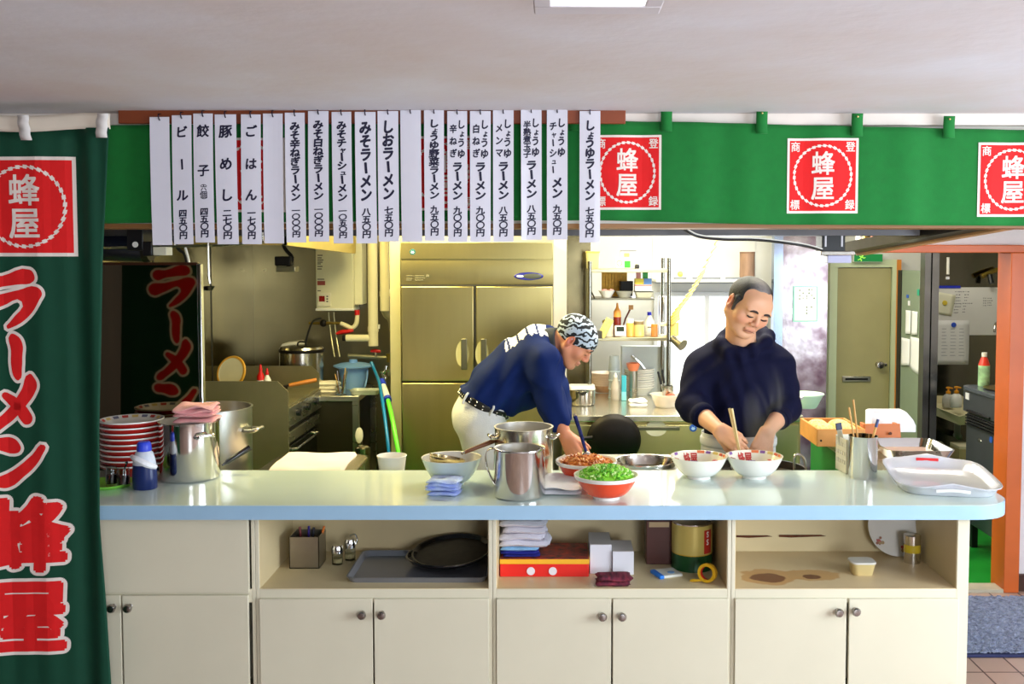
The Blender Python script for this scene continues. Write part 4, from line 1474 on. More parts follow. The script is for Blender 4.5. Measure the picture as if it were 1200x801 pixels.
# grey rectangular tray and two round black trays
x0, x1 = XP(404, 3.62, 690), XP(571, 3.62, 690)
t = thing('grey_serving_tray', 'grey rectangular serving tray lying on the left open shelf', 'tray', ((x0 + x1) / 2, 3.80, ZS))
def tray_mesh(w, d, h, r, flare=.012, th=.003):
    mb = MB()
    o0 = rrect(w - flare, d - flare, r); o1 = rrect(w, d, r); i1 = rrect(w - th * 2, d - th * 2, r); i0 = rrect(w - flare - th * 2, d - flare - th * 2, r)
    n = len(o0)
    vs = [(x, y, 0) for x, y in o0] + [(x, y, h) for x, y in o1] + [(x, y, h) for x, y in i1] + [(x, y, th) for x, y in i0]
    fs = [tuple(range(n - 1, -1, -1)), tuple(range(3 * n, 4 * n))]
    for k in range(3):
        fs += [(k * n + i, k * n + (i + 1) % n, (k + 1) * n + (i + 1) % n, (k + 1) * n + i) for i in range(n)]
    mb.add(vs, fs)
    return mb
m_tray = M('grey_tray', (142, 144, 152), .3, .5, var=.04)
tray_mesh((x1 - x0) / 2, .175, .022, .03).build('tray_body', m_tray, t, ang=30)
for k, (dx, tilt, zz, lab) in enumerate(((0, 0, .0255, 'lower round black tray on the grey serving tray'), (.02, 8, .031, 'upper round black tray tilted on the lower one'))):
    cpx = 521 + k * 9
    ct = Vector((XP(cpx, 3.85, 664), 3.85 + .0 * k, ZS + zz + (.014 if k else 0)))
    r = (46 if not k else 48) / S(3.85)
    o = thing('round_black_tray', lab, 'tray', ct, group='round black trays')
    o.rotation_euler = (math.radians(tilt * .9), math.radians(-tilt * .5), 0)
    R0 = r * .97
    MB().lathe([(R0 * .93, 0), (R0, .014), (R0 + .004, .016), (R0 + .002, .019), (R0 - .004, .018), (R0 * .92, .004)], n=48).build('raised_rim', M('black_lacquer', (14, 13, 14), .15, coat=.5), o)
    MB().lathe([(0, 0), (R0 * .93, 0), (R0 * .925, .004), (0, .004)], n=48).build('tray_floor', M('mottled_tray_floor', (52, 46, 38), .35, var=.4, vs=30), o)

# red gift box with folded towels on it
p = shelf_at(638, 681); xr0, xr1 = XP(585, 3.72, 665), XP(690, 3.72, 665)
wb = (xr1 - xr0) / 2 - .002
t = thing('red_gift_box', 'flat red box with two white dots on the middle open shelf', 'box', ((xr0 + xr1) / 2 + .002, 3.80, ZS))
hb = .068
MB().box(-wb, wb, -.095, .115, 0, hb * .72).build('box_body', M('bright_red_card', (228, 34, 22), .45, var=.03), t, bevel=.002)
MB().box(-wb - .0015, wb + .0015, -.097, .117, hb * .72, hb).build('lid', M('yellow_edge_card', (245, 178, 40), .45), t, bevel=.002)
MB().box(-wb, wb, -.095, .116, hb, hb + .0015).build('patterned_top', M('dark_floral_print', (196, 66, 44), .6, var=.5, vs=30, rgb2=(70, 52, 46)), t)
for x in (-.235, .235):
    MB().lathe([(0, .002), (.0155, .002), (.0155, 0)], n=24, mtx=Matrix.Translation((x * wb * 1.05 - .01, -.0965, hb * .33)) @ Matrix.Rotation(math.radians(90), 4, 'X')).build('white_dot', M('white_dot', (235, 225, 228), .5), t)
zt_ = ZS + hb + .0016
folded_cloth('navy_cloth', 'folded navy and light blue cloths under the white towels on the red box', M('navy_cotton', (40, 44, 150), .9, var=.1, bump=.3), Vector((xr0 + .082, 3.79, zt_)), .150, .15, .02, 2, seed=4, wav=.001, cat='cloth')
folded_cloth('light_blue_cloth', 'light blue striped cloth between the navy cloth and the white towels', M('light_blue_cotton', (150, 200, 236), .9, var=.12, vs=50, bump=.3), Vector((xr0 + .082, 3.79, zt_ + .022)), .150, .15, .016, 1, seed=6, wav=.0015, cat='cloth')
m_tw = M('white_terry', (232, 228, 238), .95, var=.03, bump=.5, bs=300)
zz = zt_ + .041
for k in range(4):
    folded_cloth('white_towel', ['lowest white folded towel of the pile on the red box', 'second white folded towel from the bottom of the pile', 'third white folded towel from the bottom of the pile', 'topmost white folded towel of the pile on the red box'][k],
                 m_tw, Vector((xr0 + .092 + (.008 if k == 0 else 0), 3.79, zz)), .185 + (.02 if k == 0 else 0), .17, .022, 1, seed=20 + k, wav=.003, group='pile of white folded towels', rz=random.uniform(-.04, .04))
    zz += .0255
# white card boxes
for (pa, pb, pyt, pyf, dep, lab) in ((691, 717, 638, 672, .17, 'taller white card box beside the red box'), (717.5, 743, 646, 673, .15, 'shorter white card box right of the taller one')):
    yy = G(700, pyf, ZS).y
    xa, xb = XP(pa, yy, 655), XP(pb, yy, 655)
    hh = ZP(pyt, yy) - ZS
    t = thing('white_card_box', lab, 'box', ((xa + xb) / 2, yy + dep / 2, ZS), group='white card boxes')
    hw = (xb - xa) / 2 - .001
    MB().box(-hw, hw, -dep / 2, dep / 2, 0, hh).build('box_body', m_card, t, bevel=.0015)
    MB().box(-hw, hw, -dep / 2, dep / 2, hh, hh + .001).build('lid_flap', m_cardtop, t)
# plaid cloth
folded_cloth('plaid_cloth', 'folded red and black plaid cloth at the shelf edge before the white boxes', None or M('plaid_cloth', (150, 52, 70), .9, var=.3, vs=60, rgb2=(60, 24, 40), stretch=(1.0, .2, 1), bump=.3), Vector((XP(719, 3.63, 690), 3.625, ZS)), .135, .085, .032, 2, seed=11, wav=.003, cat='cloth', rz=.05)
# brown wooden box, big can, packet, tape
p = shelf_at(770, 661); xa, xb = XP(757.5, p.y, 640), XP(787, p.y, 640)
t = thing('brown_wooden_box', 'dark reddish brown upright box beside the big can', 'box', ((xa + xb) / 2, p.y + .05, ZS))
hw = (xb - xa) / 2
MB().box(-hw, hw, -.05, .04, 0, .175).build('box_body', M('dark_red_brown', (76, 30, 18), .4, var=.15), t, bevel=.002)
MB().box(-hw * .8, hw * .8, -.051, -.0495, .150, .170).build('paper_label', M('buff_label', (196, 170, 130), .6), t)
p = shelf_at(814, 671); r = 24.5 / S(p.y + .08)
t = thing('large_food_can', 'large yellow and green printed tin can on the middle open shelf', 'can', (XP(813.5, p.y + .06), p.y + .08, ZS))
hc = .185
m_ye = M('pale_yellow_print', (210, 190, 104), .35, .2); m_gr = M('dark_green_print', (24, 74, 34), .35, .2)
MB().lathe([(0, 0), (r, 0), (r, .003), (r * .985, .006), (r * .985, hc * .34)], n=40).build('green_band', m_gr, t)
MB().lathe([(r * .986, hc * .34), (r * .986, hc * .36)], n=40).build('gold_line', M('gold_line', (220, 180, 60), .3, .6), t)
MB().lathe([(r * .985, hc * .36), (r * .985, hc - .006)], n=40).build('yellow_wall', m_ye, t)
MB().lathe([(r * .985, hc - .006), (r, hc - .003), (r, hc), (r * .95, hc), (r * .94, hc - .006), (0, hc - .006)], n=40).build('steel_lid', m_ssm, t)
rp_ = MB().grid(lambda u, v: (r * .989 * math.sin(.48 + u * .50), -r * .989 * math.cos(.48 + u * .50), hc * .38 + v * hc * .5), 8, 1).build('red_label', M('can_red_label', (190, 50, 36), .4), t)
lb = MB()
for z in (.135, .105):
    vs, fs = glyph('S')
    for k in range(5):
        o1, o2 = .04 * math.cos(k * 1.25), .04 * math.sin(k * 1.25)
        lb.add([(r * .994 * math.sin(.62 + (a + o1) * .34), -r * .994 * math.cos(.62 + (a + o1) * .34), z + (b + o2) * .030) for a, b in vs], fs)
lb.build('white_lettering', m_white, t)
p = shelf_at(783, 678)
t = thing('wipes_packet', 'small blue and white packet lying before the big can', 'packet', (p.x, p.y + .05, ZS), rz=.35)
MB().bx((0, 0, .006), (.095, .085, .012)).build('packet_body', M('packet_white', (226, 226, 214), .4, var=.1), t, bevel=.004)
MB().bx((-.04, 0, .0064), (.02, .087, .0134)).build('blue_end', M('packet_blue', (30, 120, 215), .4), t, bevel=.003)
MB().lathe([(0, .0132), (.014, .0132), (.014, .012)], n=20, mtx=Matrix.Translation((.012, -.012, 0))).build('blue_emblem', M('packet_pale_blue', (120, 170, 215), .4), t)
p = shelf_at(828, 684)
t = thing('tape_roll', 'roll of yellow tape leaning against the big can', 'tape', (XP(829, p.y + .02, 670), p.y + .02, ZS + .036), rz=-.5)
mr = Matrix.Rotation(math.radians(80), 4, 'X')
MB().lathe([(.024, -.012), (.035, -.012), (.035, .012), (.024, .012), (.024, -.012)], n=32, mtx=mr).build('roll', M('yellow_tape', (228, 178, 36), .3, trans=.2), t)
MB().lathe([(.0235, -.011), (.0235, .011)], n=32, mtx=mr).build('red_core', M('red_tape_core', (196, 40, 30), .5), t)
MB().tube([(-.02, -.012, -.028), (-.045, -.02, -.030), (-.06, -.022, -.033)], [.004, .006, .004], 6, smooth=3).build('loose_end', M('yellow_tape'), t)
# right shelf: tub, plate, canister
p = shelf_at(1014, 676)
t = thing('plastic_tub', 'small clear plastic tub of yellow food on the stained shelf', 'tub', (p.x, p.y + .045, ZS))
tray_mesh(.046, .038, .045, .02, flare=.008, th=.002).build('tub_body', M('cloudy_plastic', (236, 214, 150), .3, trans=.4), t)
MB().prism(rrect(.048, .040, .021), .045, .053).build('lid', M('cloudy_lid', (238, 232, 220), .3, trans=.3), t, bevel=.002)
MB().prism(rrect(.036, .029, .015), .003, .028).build('yellow_food', M('yellow_food', (240, 190, 70), .5, var=.15, vs=80), t)
pc = P(1050, 629, 3.99)
rp2 = 35 / S(3.99)
t = thing('floral_plate', 'white plate with a red floral pattern leaning against the back of the stained shelf', 'plate', (pc.x, 3.985, ZS + rp2 * .99))
mr = Matrix.Rotation(math.radians(80), 4, 'X')
MB().lathe([(0, 0), (rp2 * .6, 0), (rp2, .012), (rp2, .015), (rp2 * .62, .004), (0, .004)], n=48, mtx=mr).build('plate_body', M('ivory_plate', (226, 220, 212), .2, coat=.4), t)
fl_ = MB()
rnd = random.Random(3)
for cx_, cz_ in ((0, .30), (-.62, -.5), (.15, -.78), (.8, .35)):
    for k in range(9):
        a = rnd.uniform(0, 6.28); q = rnd.uniform(0, .12)
        fl_.cur = k % 3
        rr_ = rnd.uniform(.035, .06) * rp2
        f = math.hypot(cx_, cz_)
        zof = .0046 if f < .6 else .0046 + (f - .62) / .38 * .011 + .001
        fl_.lathe([(0, zof + .0004 * k), (rr_, zof + .0004 * k - .0006)], n=7, mtx=mr @ Matrix.Translation(((cx_ + q * math.cos(a)) * rp2, (cz_ + q * math.sin(a)) * rp2, .001)))
fl_.build('floral_print', [M('rose_print', (190, 84, 76), .4), M('brown_print', (150, 90, 60), .4), M('leaf_print', (170, 140, 90), .4)], t)
p = shelf_at(1072, 661); 
t = thing('spice_canister', 'small steel canister with a yellow band beside the floral plate', 'canister', (p.x, p.y + .032, ZS))
rc = .032; h_ = .112
MB().lathe([(0, 0), (rc, 0), (rc, h_ * .38)], n=28).build('canister_body', m_ssp, t)
MB().lathe([(rc + .0006, h_ * .38), (rc + .0006, h_ * .66)], n=28).build('yellow_band', M('yellow_band', (206, 178, 40), .4), t)
MB().lathe([(rc, h_ * .66), (rc, h_ * .9), (rc + .001, h_ * .9), (rc + .001, h_ * .98), (rc * .9, h_), (0, h_)], n=28).build('lid', m_ssp, t)

# ================================================================== right end of the counter
# side counter
xs0, xs1 = 1.372, 1.76
t = thing('side_counter', 'steel side counter with green reflection painted on its front, running back from the right end', 'counter', ((xs0 + xs1) / 2, 4.7, 0))
hw = (xs1 - xs0) / 2
MB().box(-hw, hw, -.585, .6, .84, .88).build('counter_top', m_ss, t, bevel=.003)
MB().box(-hw + .012, hw - .10, -.57, .58, .05, .84).build('green_reflection_side', M('green_reflection_steel', (36, 120, 60), .35, var=.05), t)  # green reflection on the steel side given as base colour
MB().box(-hw + .04, hw - .13, -.54, .55, .006, .05).build('plinth', m_dark, t)
# wooden box of dumplings
za = .881
def wood_crate(lab, px0, px1, yb0, yb1, h, name='wooden_box', mat=None):
    xa, xb = XP(px0, yb0, 510), XP(px1, yb0, 510)
    t = thing(name, lab, 'box', ((xa + xb) / 2, (yb0 + yb1) / 2, za))
    hx, hy = (xb - xa) / 2, (yb1 - yb0) / 2
    m = M('light_wood_board', (214, 146, 70), .5, var=.14, vs=9, stretch=(.25, 1, 1))
    MB().box(-hx, hx, -hy, -hy + .012, 0, h).build('front_board', m, t, bevel=.0015)
    MB().box(-hx, hx, hy - .012, hy, 0, h).build('back_board', m, t, bevel=.0015)
    MB().box(-hx, -hx + .012, -hy + .012, hy - .012, 0, h).build('side_board', m, t, bevel=.0015)
    MB().box(hx - .012, hx, -hy + .012, hy - .012, 0, h).build('side_board', m, t, bevel=.0015)
    MB().box(-hx + .01, hx - .01, -hy + .01, hy - .01, 0, .008).build('bottom_board', m, t)
    nl = MB()
    for sx in (-.85, .85):
        nl.lathe([(0, .0008), (.005, .0008), (.005, 0)], n=10, mtx=Matrix.Translation((sx * hx, -hy - .0004, h * .35)) @ Matrix.Rotation(math.radians(90), 4, 'X'))
    nl.build('nail_mark', m_iron, t)
    return t, hx, hy
bxs, hx, hy = wood_crate('wooden box of pale noodle bundles at the back of the side counter', 958, 1014, 4.72, 5.06, .085)
m_nood = M('raw_noodles', (244, 222, 150), .7, var=.1, vs=70, bump=.6, bs=200)
k = 0
for (dx, dy, pl) in ((-.5, .3, 'rear left'), (.42, .3, 'rear right'), (-.5, -.42, 'front left'), (.42, -.42, 'front right')):
    rnd = random.Random(k); k += 1
    mb = MB()
    mb.sph((0, 0, .0), (.054, .062, .042), 20, 12)
    for q in range(26):
        a = rnd.uniform(0, 3.14); b = rnd.uniform(-.5, .5)
        pts = []
        for i in range(9):
            tt = -1.2 + 2.4 * i / 8
            pts.append((math.cos(a) * .055 * math.sin(tt) - math.sin(a) * .05 * b, math.sin(a) * .062 * math.sin(tt) + math.cos(a) * .05 * b, .043 * math.cos(tt) * math.sqrt(1 - .6 * b * b)))
        mb.tube(pts, .0032, 5)
    o = mb.build('noodle_bundle', m_nood, loc=bxs.location + Vector((dx * hx, dy * hy, .0515)))
    tag(o, 'pale raw noodle bundle, %s one in the wooden box' % pl, 'noodles', 'noodle bundles in the wooden box')
# white foam carton and wooden tray behind basket
c0 = P(1040, 500, 4.9)
t = thing('white_foam_box', 'white foam box leaning behind the wooden tray on the side counter', 'box', (XP(1048, 5.1, 500), 5.16, za))
w = .118
MB().prism([(-w, 0), (w, 0), (w, .035), (w - .015, .065), (w - .05, .105), (-w, .105)], -.05, .05, mtx=Matrix.Rotation(math.radians(90), 4, 'X')).build('box_body', M('white_foam_box', (244, 244, 244), .6), t, bevel=.004)
MB().box(-w + .01, w - .055, -.048, .048, .105, .109).build('lid_seam', M('foam_seam', (222, 222, 226), .6), t)
xa, xb = XP(1026, 4.8, 510), XP(1064, 4.8, 510)
t = thing('wooden_tray', 'orange-brown wooden tray propped before the white foam box', 'tray', ((xa + xb) / 2, 4.93, za))
mtl = Matrix.Rotation(math.radians(-14), 4, 'X')
hx = (xb - xa) / 2 + .01
mw = M('orange_wood_board', (196, 106, 40), .45, var=.15, vs=7, stretch=(.25, 1, 1))
MB().box(-hx, hx, -.008, .008, 0.003, .075, mtl).build('front_board', mw, t, bevel=.002)
MB().box(-hx, -hx + .014, .008, .09, 0.003, .07).box(hx - .014, hx, .008, .09, 0.003, .07).build('side_board', mw, t, bevel=.002)
MB().sph((hx * .35, -.017, .03), (.009, .003, .008), 10, 6, ).build('knot', M('dark_knot', (86, 40, 16), .6), t)
# steel trays right
t = thing('steel_food_tray', 'shallow steel tray with flared rim on the side counter behind the basket', 'tray', (XP(1064, 4.58, 530), 4.55, za))
tray_mesh(.155, .165, .045, .045, flare=.02, th=.003).build('tray_body', m_ssm, t, ang=30)
MB().prism(rrect(.118, .128, .03), .004, .008).build('tray_liner', M('pinkish_liner', (190, 160, 150), .3), t)
# clear plastic tray with red label standing partly over the counter edge
YT0, YT1 = 3.62, 4.18
ct = G(1103, 566, HC)
t = thing('clear_plastic_tray', 'translucent white plastic tray with a red tape label at the counter corner', 'tray', (1.535, 3.895, HC), rz=math.radians(-11))
m_clear = M('translucent_plastic', (228, 228, 236), .18, trans=.35, alpha=.86, ior=1.3)
mb = MB()
W, D, Hh = .19, .275, .05
n = 48
def trim(u):
    a = 2 * math.pi * u
    # rounded rectangle
    ca, sa = math.cos(a), math.sin(a)
    k = (abs(ca) ** 5 + abs(sa) ** 5) ** (-1 / 5)
    return k * ca, k * sa
rows = []
for f, z in ((.90, 0), (.93, .006), (1.0, Hh), (1.04, Hh + .002), (1.04, Hh - .002), (.985, Hh - .004), (.915, .008), (.88, .003)):
    row = []
    for i in range(n):
        x, y = trim(i / n)
        zz = z
        if z > .02:      # raised rim at the short ends where the grips are
            zz = z + .018 * max(0, 1 - abs(x) / .55) * (1 if abs(y) > .9 else 0) - .012
        row.append((x * W * f, y * D * f, zz))
    rows.append(row)
vs = [p for r_ in rows for p in r_]
fs = [(k * n + i, k * n + (i + 1) % n, (k + 1) * n + (i + 1) % n, (k + 1) * n + i) for k in range(len(rows) - 1) for i in range(n)]
fs += [tuple(range((len(rows) - 1) * n, len(rows) * n)), tuple(range(n - 1, -1, -1))]
mb.add(vs, fs)
mb.build('tray_body', m_clear, t, ang=50)
MB().tube([(-.06, -D * 1.0 - .002, .025), (0, -D * 1.0 - .004, .030), (.06, -D * 1.0 - .002, .025)], .006, 8, smooth=4).build('grip_recess', M('white_plastic'), t)
MB().box(-.045, .045, D * .955, D * .965, .030, .043).build('red_label', M('red_tape_label', (214, 30, 34), .4), t, bevel=.003)

# chopstick basket, steel cup with chopsticks, knife
xa, xb = XP(991, 4.05, 540), XP(1026, 4.05, 540)
t = thing('white_slotted_basket', 'white plastic slotted basket beside the steel chopstick cup', 'basket', ((xa + xb) / 2 - .008, 4.10, HC), rz=.12)
hx = (xb - xa) / 2; dpt = .055; hb = .165
m_bk = M('ivory_plastic', (236, 232, 216), .35)
mb = MB().box(-hx, hx, dpt - .003, dpt, 0, hb * .88).box(hx - .003, hx, -dpt, dpt, 0, hb * .8).box(-hx, hx, -dpt, dpt, 0, .003)
mb.build('basket_wall', m_bk, t)
def slotted(w0, w1, z0, z1, ax):
    mb = MB()
    return mb
mb = MB()      # front and left walls with rows of square holes
for k in range(8):
    z0 = hb * .86 * k / 8; z1 = hb * .86 * (k + 1) / 8
    if k in (0, 7):
        mb.box(-hx, hx, -dpt, -dpt + .003, z0, z1); mb.box(-hx, -hx + .003, -dpt, dpt, z0, z1)
    else:
        n_ = 5
        for q in range(n_):
            a_ = -hx + 2 * hx * q / n_; w_ = 2 * hx / n_
            if k % 2 == 0: mb.box(a_, a_ + w_ * .55, -dpt, -dpt + .003, z0, z1)
            else: mb.box(a_, a_ + w_, -dpt, -dpt + .003, z0, z1)
            b0_ = -dpt + 2 * dpt * q / n_; w2 = 2 * dpt / n_
            if k % 2 == 0: mb.box(-hx, -hx + .003, b0_, b0_ + w2 * .55, z0, z1)
            else: mb.box(-hx, -hx + .003, b0_, b0_ + w2, z0, z1)
mb.build('slotted_wall', m_bk, t)
bl = thing('steel_scraper', 'grey flat scraper standing in the white slotted basket', 'scraper', t.location + Vector((-.035, .01, .004)))
MB().bx((0, 0, .09), (.022, .003, .18), Matrix.Rotation(math.radians(-10), 4, 'Y')).build('blade', m_ss, bl, bevel=.001)
MB().bx((0, 0, .185), (.026, .01, .03), Matrix.Rotation(math.radians(-10), 4, 'Y')).build('handle', M('slate_handle', (70, 76, 100), .4), bl, bevel=.003)
c = on(1010.5, 554, HC, .052); rcu = 16 / S(c.y); c.x = XP(1011, c.y)
c.y = 3.98
t = thing('chopstick_cup', 'shiny steel cup with wooden chopsticks beside the slotted basket', 'cup', (XP(1011, 3.98, 550), 3.98, HC))
hcu = ZP(510, 3.98) - HC
MB().lathe([(0, .004), (rcu * .9, .004), (rcu * .92, 0), (rcu * .97, 0), (rcu, .006), (rcu * 1.0, hcu - .004), (rcu * 1.03, hcu), (rcu * .97, hcu), (rcu * .95, .008), (0, .008)], n=40).build('cup_body', m_ssm, t)
for k, (bx_, by_, tx, ty, py, nm, mt_) in enumerate(((.0, .01, 1000, 0, 468, 'tall wooden chopstick standing upright in the steel cup', m_wood), (-.012, 0, 995, .01, 477, 'shorter wooden chopstick beside the upright one in the steel cup', m_wood))):
    b0 = t.location + Vector((bx_, by_, .009)); e = P(tx, py, 3.98 + .02)
    o = thing('chopstick', nm, 'chopstick', b0, group='chopsticks in the steel cup')
    MB().cyl((0, 0, 0), e - b0, .003, .0042, n=8).build('stick', mt_, o)
b0 = t.location + Vector((-.005, -.01, .009)); e = P(1029, 491, 3.98)
o = thing('wooden_spatula', 'wooden spatula with dark blue tip leaning right in the steel cup', 'spatula', b0)
MB().tube([(0, 0, 0), (e - b0) * .86], .0055, 8).build('wooden_stem', m_wood, o)
MB().tube([(e - b0) * .86, (e - b0)], [.007, .006], 8).build('blue_tip', M('slate_blue', (60, 74, 120), .4), o)

# ================================================================== fridge and its neighbours
YFR = 6.0
t = thing('kitchen_fridge', 'tall four-door stainless kitchen fridge behind the bending man', 'fridge', (XP(559, YFR, 350), YFR, 0))
hw = XP(648, YFR) - t.location.x
fz = lambda py: ZP(py, YFR)
ztop = fz(284); z1 = fz(303.5); z2 = fz(333); zm = fz(447)
MB().box(-hw, hw, .03, .68, .10, ztop).build('cabinet', m_ssf, t, bevel=.003)
MB().box(-hw, hw, 0.0, .03, z1, ztop).build('upper_fascia', m_ssf, t, bevel=.002)
MB().prism([(0.015, z2), (0.004, fz(318)), (.012, fz(305)), (.012, z1), (.04, z1), (.04, z2)], -hw, hw,
           mtx=Matrix(((0, 0, 1, 0), (1, 0, 0, 0), (0, 1, 0, 0), (0, 0, 0, 1)))).build('lower_fascia', m_ssf, t)
xm = XP(557, YFR) - t.location.x
for (xa, xb, za_, zb_, nm) in ((-hw + .004, xm - .008, zm + .006, z2 - .012, 'u'), (xm + .008, hw - .004, zm + .006, z2 - .012, 'u'),
                               (-hw + .004, xm - .008, .14, zm - .006, 'l'), (xm + .008, hw - .004, .14, zm - .006, 'l')):
    d = MB().box(xa, xb, -.022, .022, za_, zb_).build('door', m_ssf, t, bevel=.006, seg=3)
    if nm == 'u':
        left = xa < 0 and xb < xm + .001
        px = 544 if left else 567
        xh = XP(px, YFR - .03) - t.location.x
        za2, zb2 = fz(432), fz(396)
        mb = MB().box(xh - .018, xh + .018, -.050, -.040, za2, zb2)
        mb.box(xh - .014, xh + .014, -.042, -.022, zb2 - .016, zb2).box(xh - .014, xh + .014, -.042, -.022, za2, za2 + .016)
        mb.build('handle', M('grey_green_handle', (112, 110, 92), .35, .8), d, bevel=.004)
        # recessed finger cup beside the handle
        MB().lathe([(0, .0012), (.034, .0012), (.040, .003), (.040, -.002)], n=28, sy=2.0, mtx=Matrix.Translation((xh - .012, -.0225, (za2 + zb2) / 2)) @ Matrix.Rotation(math.radians(90), 4, 'X')).build('finger_cup', M('finger_cup_steel', (214, 204, 150), .4, .3), d)
MB().box(xm - .006, xm + .006, -.01, .0, .14, z2 - .012).box(-hw, hw, -.008, .0, zm - .006, zm + .006).box(-hw, hw, -.012, .01, z2 - .012, z2 - .001).build('door_gasket', m_gasket, t)
# round emblem, control panel and small print
pe = P(483.5, 295, YFR) - t.location
mr = Matrix.Translation((pe.x, -.001, pe.z)) @ Matrix.Rotation(math.radians(90), 4, 'X')
e = MB().lathe([(0, .001), (.017, .001), (.018, 0)], n=28, mtx=mr).build('round_emblem', M('teal_emblem', (40, 96, 104), .35), t)
mb = MB()
mb.prism([(-.010, -.002), (-.004, -.009), (.006, -.008), (.011, -.001), (.005, .001), (.007, .007), (.0, .003), (-.006, .008), (-.006, .001)], .001, .0018, mtx=mr)
mb.build('emblem_mark', m_white, e)
pe = P(619.5, 323.5, YFR) - t.location
cp = MB().lathe([(0, .006), (.080, .006), (.088, .003), (.09, 0)], n=40, sy=.27, mtx=Matrix.Translation((pe.x, .001, pe.z)) @ Matrix.Rotation(math.radians(90), 4, 'X')).build('control_panel', M('dark_blue_panel', (40, 42, 130), .25), t)
MB().lathe([(0, .0075), (.050, .0075), (.056, .006)], n=36, sy=.30, mtx=Matrix.Translation((pe.x + .022, .001, pe.z)) @ Matrix.Rotation(math.radians(90), 4, 'X')).build('grey_display', M('display_grey', (74, 76, 66), .3), cp)
MB().lathe([(0, .0078), (.02, .0078), (.022, .006)], n=20, sy=.32, mtx=Matrix.Translation((pe.x - .052, .001, pe.z)) @ Matrix.Rotation(math.radians(90), 4, 'X')).build('white_logo', m_white, cp)
mb = MB()
for k, (px0, px1, py) in enumerate(((476, 484, 323), (486, 497, 323), (476, 483, 326), (486, 498, 325.5), (476, 482, 328), (486, 496, 328))):
    a = P(px0, py, YFR) - t.location; b = P(px1, py, YFR) - t.location
    mb.box(a.x, b.x, .0015, .0105, a.z - .0025, a.z + .0025)
a = P(501, 323, YFR) - t.location
mb.box(a.x - .009, a.x + .009, .0015, .0105, a.z - .007, a.z + .007)
mb.build('small_print', M('print_grey', (110, 106, 84), .5), t)

# light column right of the fridge, stainless wall section behind it
struct(MB().box(XP(649, 6.7), XP(664, 6.7), 6.68, 6.75, 0, 2.46).build('pillar_1', M('pale_column', (226, 220, 202), .5)))
struct(MB().box(XP(664, 6.7), XP(692, 6.7), 6.7, 6.76, 0, 2.46).build('wall_panel', M('olive_steel_panel', (120, 110, 80), .2, 1.0, var=.15)))
# pipe casing column left of fridge
struct(MB().box(XP(459, 6.35), XP(471, 6.35), 6.3, 6.75, 0, 2.46).build('pillar_2', M('yellowish_column', (196, 188, 146), .45, .3)))

# ================================================================== cooking range along the left wall
XR_ = -1.56
t = thing('cooking_range', 'steel cooking range along the left wall with high splash panels', 'range', (-1.86, 6.1, 0))
ox = t.location.x; oy = t.location.y
x0, x1 = -2.19 - ox, XR_ - ox
z_top = .93; zp = 1.075
ya, yb_ = 5.7 - oy, 6.5 - oy
MB().box(x0, x1 - .02, ya + .02, yb_ - .02, .12, z_top - .02).build('range_body', M('shaded_range_body', (40, 38, 30), .4, .5), t, bevel=.003)  # dark colour stands in for the shaded openings below the rails
MB().box(x0, x1, ya, yb_, z_top - .02, z_top).build('cooktop', m_ssd, t, bevel=.002)
SP = Matrix(((1, 0, 0, 0), (0, 0, 1, 0), (0, 1, 0, 0), (0, 0, 0, 1)))
MB().prism([(x0, .12), (x1 + .012, .12), (x1 + .012, zp - .06), (x1 - .05, zp), (x0, zp)], ya - .012, ya, mtx=SP).build('near_splash_panel', m_ssd, t)
MB().prism([(x0, z_top), (x1, z_top), (x1, zp - .05), (x1 - .05, zp), (x0, zp)], yb_ - .01, yb_, mtx=SP).build('far_splash_panel', m_ssd, t)
MB().box(x1 - .02, x1 + .012, ya, yb_, .80, z_top - .015).build('knob_rail', m_ss, t, bevel=.003)
for k in range(3):
    y = ya + .18 + .22 * k
    MB().cyl((x1 + .012, y, .865), (x1 + .035, y, .865), .022, n=16).build('knob', m_dark, t)
MB().box(x1 - .018, x1 + .002, ya + .02, yb_ - .02, .70, .765).build('lower_rail', m_ss, t, bevel=.003)
od = MB().box(x1 - .018, x1 + .0, ya + .03, yb_ - .08, .28, .68).build('oven_door', M('black_enamel', (18, 18, 16), .2), t, bevel=.004)
MB().tube([(x1, ya + .1, .655), (x1 + .03, ya + .1, .66), (x1 + .03, yb_ - .16, .66), (x1, yb_ - .16, .655)], .007, 8).build('handle', m_ss, od)
for sx in (x0 + .05, x1 - .06):
    for sy in (ya + .05, yb_ - .05):
        MB().cyl((sx, sy, .006), (sx, sy, .12), .02, n=10).build('foot', m_ss, t)
for k in range(2):
    c = Vector((-1.84 - ox, ya + .22 + .36 * k, z_top))
    mb = MB()
    mb.lathe([(.06, 0), (.10, 0), (.105, .02), (.095, .022), (.09, .008), (.06, .008)], c, 24)
    for q in range(5):
        a = q * 2 * math.pi / 5
        mb.cyl(c + Vector((.05 * math.cos(a), .05 * math.sin(a), .024)), c + Vector((.13 * math.cos(a), .13 * math.sin(a), .028)), .006, n=6)
    mb.build('burner_grate', m_iron, t)
# frying pan with wooden handle
pc = Vector((-1.80, 5.98, .962))
t = thing('frying_pan', 'small frying pan with brown wooden handle on the range', 'frying pan', pc)
MB().lathe([(0, 0), (.075, 0), (.10, .04), (.103, .042), (.097, .04), (.073, .005), (0, .005)], n=32).build('pan_body', M('golden_brown_pan', (140, 96, 40), .35, .7, var=.3, vs=14), t)
h0 = Vector((.095, .0, .035)); h1 = P(371, 445, 6.05) - pc
MB().tube([h0, h0.lerp(h1, .35)], .007, 8).build('tang', m_iron, t)
MB().tube([h0.lerp(h1, .33), h0.lerp(h1, .7), h1], [.011, .014, .013], 10, smooth=3).build('wooden_handle', M('honey_wood', (186, 112, 36), .4, var=.15), t)
